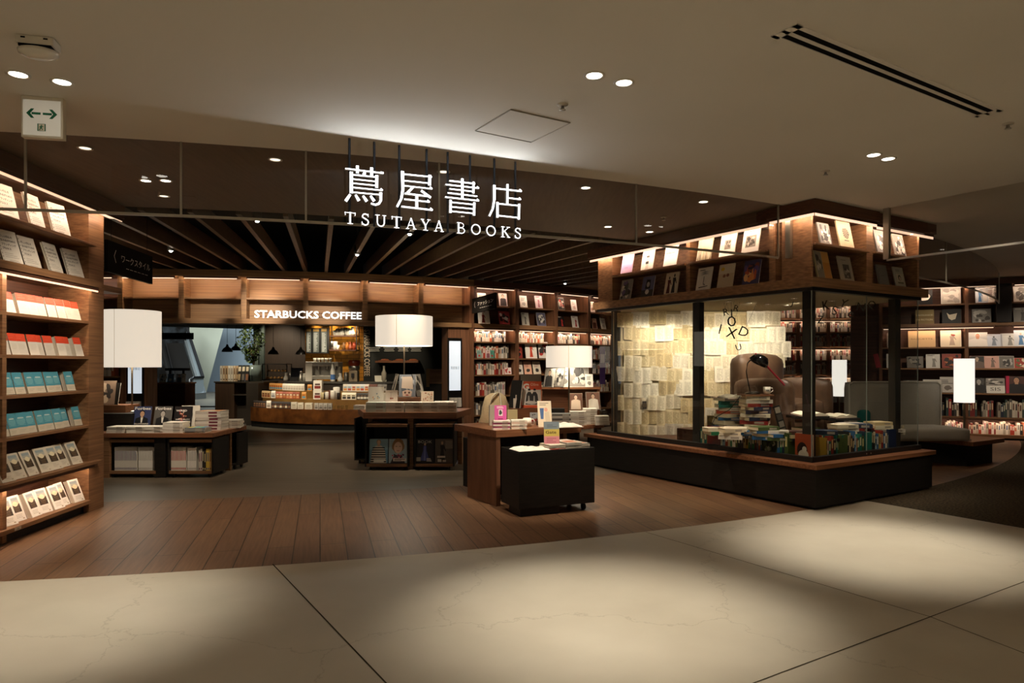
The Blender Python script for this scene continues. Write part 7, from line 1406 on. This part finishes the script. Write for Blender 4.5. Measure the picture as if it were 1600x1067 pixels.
def entr(b, w, h, r): b.r(0, 0, w, .55*h, '8a6f3a'); text_into(b, 'ENTRANCE', .5*w, .62*h, .09*h, -.0018, b.c('e0d2ae'), .85*w, .02); text_into(b, 'IN FICTION', .5*w, .3*h, .13*h, -.0018, b.c('d9c48f'), .85*w, .02)
def sis(b, w, h, r): photo(b, 0, .5*h, w, h, ('8a837a', '3d3a36', 'c9c2b6', '6a645c'), r, 9); text_into(b, 'SIS', .55*w, .27*h, .22*h, -.003, b.c('55504a'), .5*w)
def goose(b, w, h, r): b.poly([(.25*w, .75*h), (.4*w, .6*h), (.8*w, .7*h), (.7*w, .3*h), (.5*w, .22*h), (.35*w, .35*h)], 'd9cbb0', -.0016)
def mask(b, w, h, r): b.blob(.45*w, .55*h, .4*w, .28*h, 'efe9de', -.0016, 14, .1, r)
def bluefig(b, w, h, r): b.r(0, 0, w, h, 'cfd6da'); figure(b, w, h, '4f7fae', 'd9b79c', .35); b.r(.6*w, .1*h, .95*w, .9*h, 'efeae0', -.0015)
def dancer(b, w, h, r): figure(b, w, h, 'b9a08a', 'a5785a', .55, .1, .8); b.blob(.62*w, .7*h, .1*w, .06*h, 'a34a3a', -.0024)
def por(bg, coat, skin, hair): return lambda b, w, h, r: portrait(b, w, h, bg, coat, skin, hair, .5, .95, 1.5)
ITEMS = [(6, 1445, .27, .30, '1a1715', mask, 'black book with white cloud shape'), (6, 1486, .33, .33, 'efeadf', rand_art(['c9c2b4', 'a8a195', 'ddd6c8'], 4), 'large white book with faint sketch'), (6, 1534, .20, .31, 'b9c4cb', bluefig, 'book with figure in blue coat'), (6, 1551, .2, .30, 'efeae0', rand_art(['c9b9b0', '8a5a5a', 'b9c4cb'], 2), 'white book beside the dark column'), (6, 1596, .24, .3, 'e3ddd2', rand_art(['b9b3a9', '7d776e', '55504a'], 4), 'pale photo book right of the dark column'),
 (5, 1445, .32, .29, 'a08a54', entr, 'khaki book with cream title lettering'), (5, 1487, .32, .29, '17130f', goose, 'black book with white bird shape'), (5, 1534, .32, .28, '24211f', rand_art(['8f8a82', 'c9c3b8', '55504a'], 4), 'black and white couple photo book'), (5, 1597, .26, .28, '8a857c', rand_art(['4a4540', 'c9c2b6', '6d665c'], 1), 'grey photo book right of the dark column'),
 (4, 1395, .2, .30, '8f8a82', rand_art(['c9c3b8', '3a3632', '6d665c'], 3), 'grey portrait book near the shelf end'), (4, 1440.5, .47, .33, 'c9a574', raguette, 'wide tan book with spaced title letters'), (4, 1486, .35, .33, 'e6d6b8', dancer, 'cream book with dancing figure'), (4, 1528, .32, .28, 'c9c5be', por('c9c5be', 'e3ded4', 'c98f70', 'e0dcd4'), 'square book with white-capped face'), (4, 1553, .28, .24, 'c3c9d2', rand_art(['7d8794', 'a9a39a', '4a4a50'], 1), 'pale blue book with leaning figure'), (4, 1579, .30, .25, 'd3d3cd', rand_art(['8a8a84', 'b9b9b3', '5a5a55'], 1), 'pale grey book with distant hill shape'), (4, 1600, .3, .31, 'c9d0d6', bluefig, 'book with blue figure at the frame edge'),
 (3, 1394, .2, .29, 'dcd6ca', rand_art(['3a3632', '8f8a82', 'b9b3a6'], 2), 'white book with small black caption'), (3, 1430, .29, .24, '2a2522', rand_art(['6d655a', '1a1715', '8f8678'], 4), 'dark densely printed book'), (3, 1458, .24, .28, 'cfcac0', rand_art(['8a857c', '6d675f', 'e3ded4'], 1), 'white book with grey seated figure'), (3, 1487, .33, .29, '3f2a22', rand_art(['8f3a2a', 'b9683a', '2a1c16'], 4), 'dark brown book with red flowers'), (3, 1527, .24, .24, 'b98a80', por('3a3632', '6d5a50', 'b9a08a', '1f1b18'), 'portrait book with pink band'), (3, 1550, .25, .24, 'c99a8a', rand_art(['7d6a60', 'd9b9a9', '4a3f3a'], 1), 'pink banded book with reclining figure'), (3, 1573, .24, .24, 'cfc9be', rand_art(['6d675f', 'a9a39a', '3a3632'], 4), 'grey book of animal photo'), (3, 1596, .22, .20, 'cdb98f', rand_art(['a33a2f', '5a6a3a', 'e3d6b8'], 4), 'small ochre book with red picture'),
 (2, 1457, .33, .26, '2a2725', rand_art(['c9c3b8', '8f8a82', '1a1715'], 4), 'dark hands photo book above the sofa'), (2, 1423, .25, .24, '1f1c1a', rand_art(['6d675f', '3a3632', 'a9a39a'], 4), 'dark photo book above the sofa'), (2, 1481, .26, .31, 'c3bdb2', None, 'blank pale grey book beside the table lamp'), (2, 1530, .24, .29, '3f3b38', por('4a4642', '24211f', 'a9a39a', '1a1715'), 'dark grey portrait book right of the lamp'), (2, 1554, .34, .29, 'd9d4c9', sis, 'white book with photo above large letters'), (2, 1589, .36, .33, '3a211a', por('4a2a20', '1a1412', 'b98a6a', '17120f'), 'dark red portrait book with long hair')]
SHW = {6: 'top row', 5: 'row under top', 4: 'first lit row', 3: 'middle row', 2: 'row above the spines'}
for li, px, w, h, cv, art, words in ITEMS: faceout(RW, px, RL[li], w, h, words, SHW[li]+', long right bookcase', GRW, cv, art, 9, .08, .02, rr, cat='photo book', name='photo_book')
p = RW.p(aim(1572, RW, .08), .08, RL[2]+.003); b = BB(); b.box(0, 0, 0, .05, .22, .33, b.c('b52a4a')); tag(b.mk('photo_book', None, p, RW.rz), 'bright pink spine beside the dark red portrait book', 'photo book', GRW)
p = (*[(1367-800)/FPX*13.8, 13.75], RL[3]+.003); b = BB(); b.box(0, 0, 0, .09, .03, .28, b.c('b53a44')); tag(b.mk('photo_book', None, p, (0, -.2, RW.rz)), 'narrow coral red book leaning at the dark end of right bookcase', 'photo book', GRW)
far_spines(RW, aim(1478, RW, .08), RX1-.05, RL[1], .08, (.24, .36), MUTED, rr, (.02, .05)); far_spines(RW, aim(1478, RW, .08), RX1-.05, RL[0], .08, (.15, .25), PALE, rr, (.02, .05))
far_spines(RW, RX0+.1, aim(1478, RW, .08), RL[1], .08, (.2, .3), MUTED, rr, (.02, .05))
# dim end of the bookcase and a brighter bookcase deeper in the shop
b = B(); b.box(RX0-.55, .1, 0, RX0-.04, .36, 3.0); b.build('end_panel', WOODD, t)
for z in (1.37, .89): b = B(); b.box(RX0-.55, .0, z-.03, RX0-.04, .1, z); b.build('shelf', WOODD, t)
FB = Fr((1200-800)/FPX*17, 17.0, radians(-4)); t = thing('bookcase', 'brightly lit distant bookcase seen through the glass case', 'bookcase', FB.o, FB.rz); FW = (1338-1200)/FPX*17
b = B(); b.box(0, .3, 0, FW, .36, 3.0); b.build('back_panel', WOOD, t)
for i in range(4): b = B(); b.box(FW*i/3-.04, 0, 0, FW*i/3+.04, .3, 3.0); b.build('divider', WOODV, t)
FL = [.5, .85, 1.2, 1.55, 1.9, 2.25, 2.6]
for z in FL: b = B(); b.box(0, 0, z-.03, FW, .3, z); b.build('shelf', WOOD, t); far_spines(FB, .06, FW-.06, z, .06, (.2, .3), PALE, rr, (.02, .06))
for z in (1.17, 1.87, 2.57): led(t, .04, -.02, FW-.04, .01, z-.031, 12, .01)
b = B(); b.box(0, -.1, 2.95, FW, .36, 3.09); b.build('cornice', WOODD, t); led(t, .04, -.08, FW-.04, -.04, 2.948, 14, .012)
tag(FARB.mk('books'), 'distant rows of spine-out books filling the far bookcases', 'books', None, 'stuff')
# lounge platform with sofa, newspapers, lamp
PF = Fr(6.45, 9.55, radians(32)); t = thing('platform_bench', 'low walnut platform bench on a black base behind the corner case', 'bench', PF.o, PF.rz)
b = B(); b.box(0, 0, .30, .95, 2.9, .36); b.build('platform_top', WOODT, t, bevel=.003); b = B(); b.box(.08, .12, 0, .85, 2.8, .30); b.build('base', BLACK, t)
SO = Fr(5.15, 9.75, radians(2)); t = thing('sofa', 'grey fabric high-backed sofa in front of the long right bookcase', 'sofa', (*SO.o[:2], .36), SO.rz)
b = B(); cushion(b, -.1, .45, -.02, 1.32, .63, .83, .05, 5, .005); b.build('backrest', GREYF, t); b = B(); cushion(b, -.1, -.18, .0, 1.32, .46, .19, .05, 5, .01); b.build('seat_cushion', noisy('grey_fabric_light', 'a39b8c', 'bdb5a5', (60, 9, 60), .95, 4, 3, .1, .25), t)
b = B(); r_ = .012
for sx in (-.09, 1.31): b.tube([(sx, .46, .05), (sx, .46, .78), (sx+(.05 if sx < 0 else -.05), .46, .82)], r_, 0, 6)
b.tube([(-.04, .46, .825), (1.26, .46, .825)], r_, 0, 6); b.build('piping', mat('b3ab9a', .9), t)
b = B(); cushion(b, .0, .34, .20, .18, .44, .40, .04, 5, .015); tag(b.build('teal_reflection_pillow', mat('155f58', .9), None, (*SO.o[:2], .36), SO.rz), 'teal cushion standing in for a reflection over the grey sofa', 'cushion')  # solid cushion put in for a teal reflection
x, y = (1506.5-800)/FPX*9.85, 9.85
lt = thing('table_lamp', 'glowing white cylinder lamp on a slim pole, on the platform bench', 'lamp', (x, y, .36))
def cyl_lamp(t, z0, z1, r):
    b = B(); b.lathe([(0, 0), (.09, 0), (.09, .012), (0, .012)], (0, 0), 24); b.build('base', STEEL, t); b = B(); b.tube([(0, 0, .012), (0, 0, z0+.03)], .014, 0, 10); b.build('pole', BRASS, t)
    b = B(); b.lathe([(r, z0), (r, z1)], (0, 0), 40); b.lathe([(0, z1), (r, z1)], (0, 0), 40); b.lathe([(r, z0), (0, z0)], (0, 0), 40); b.build('lamp_shade', SHADE2, t)
cyl_lamp(lt, .90-.36, 1.53-.36, .128)
d = 12.6; x, y = (1311.5-800)/FPX*d, d; lt = thing('floor_lamp', 'glowing white cylinder floor lamp standing behind the glass case', 'lamp', (x, y, 0)); cyl_lamp(lt, .86, 1.53, .125)
for i, (lx, ly, n) in enumerate(((.1, .32, 5), (.3, .55, 6))): p = PF.p(lx, ly); stack(p[0], p[1], .361, .2, .16, [.028]*n, ['e0d6bf', 'd2c7af'], ('beside the cylinder lamp', 'behind the cylinder lamp')[i]+' on the platform bench', PF.rz, 'book', 'white book')
p = PF.p(-.0+.08, .62); b = B(); b.lathe([(0, 0), (.04, 0), (.042, .09), (.038, .09), (.03, .01), (0, .01)], (0, 0), 16); tag(b.build('glass_jar', GLASS, None, (p[0], p[1], .361)), 'small clear glass jar beside the white books on the bench', 'jar')
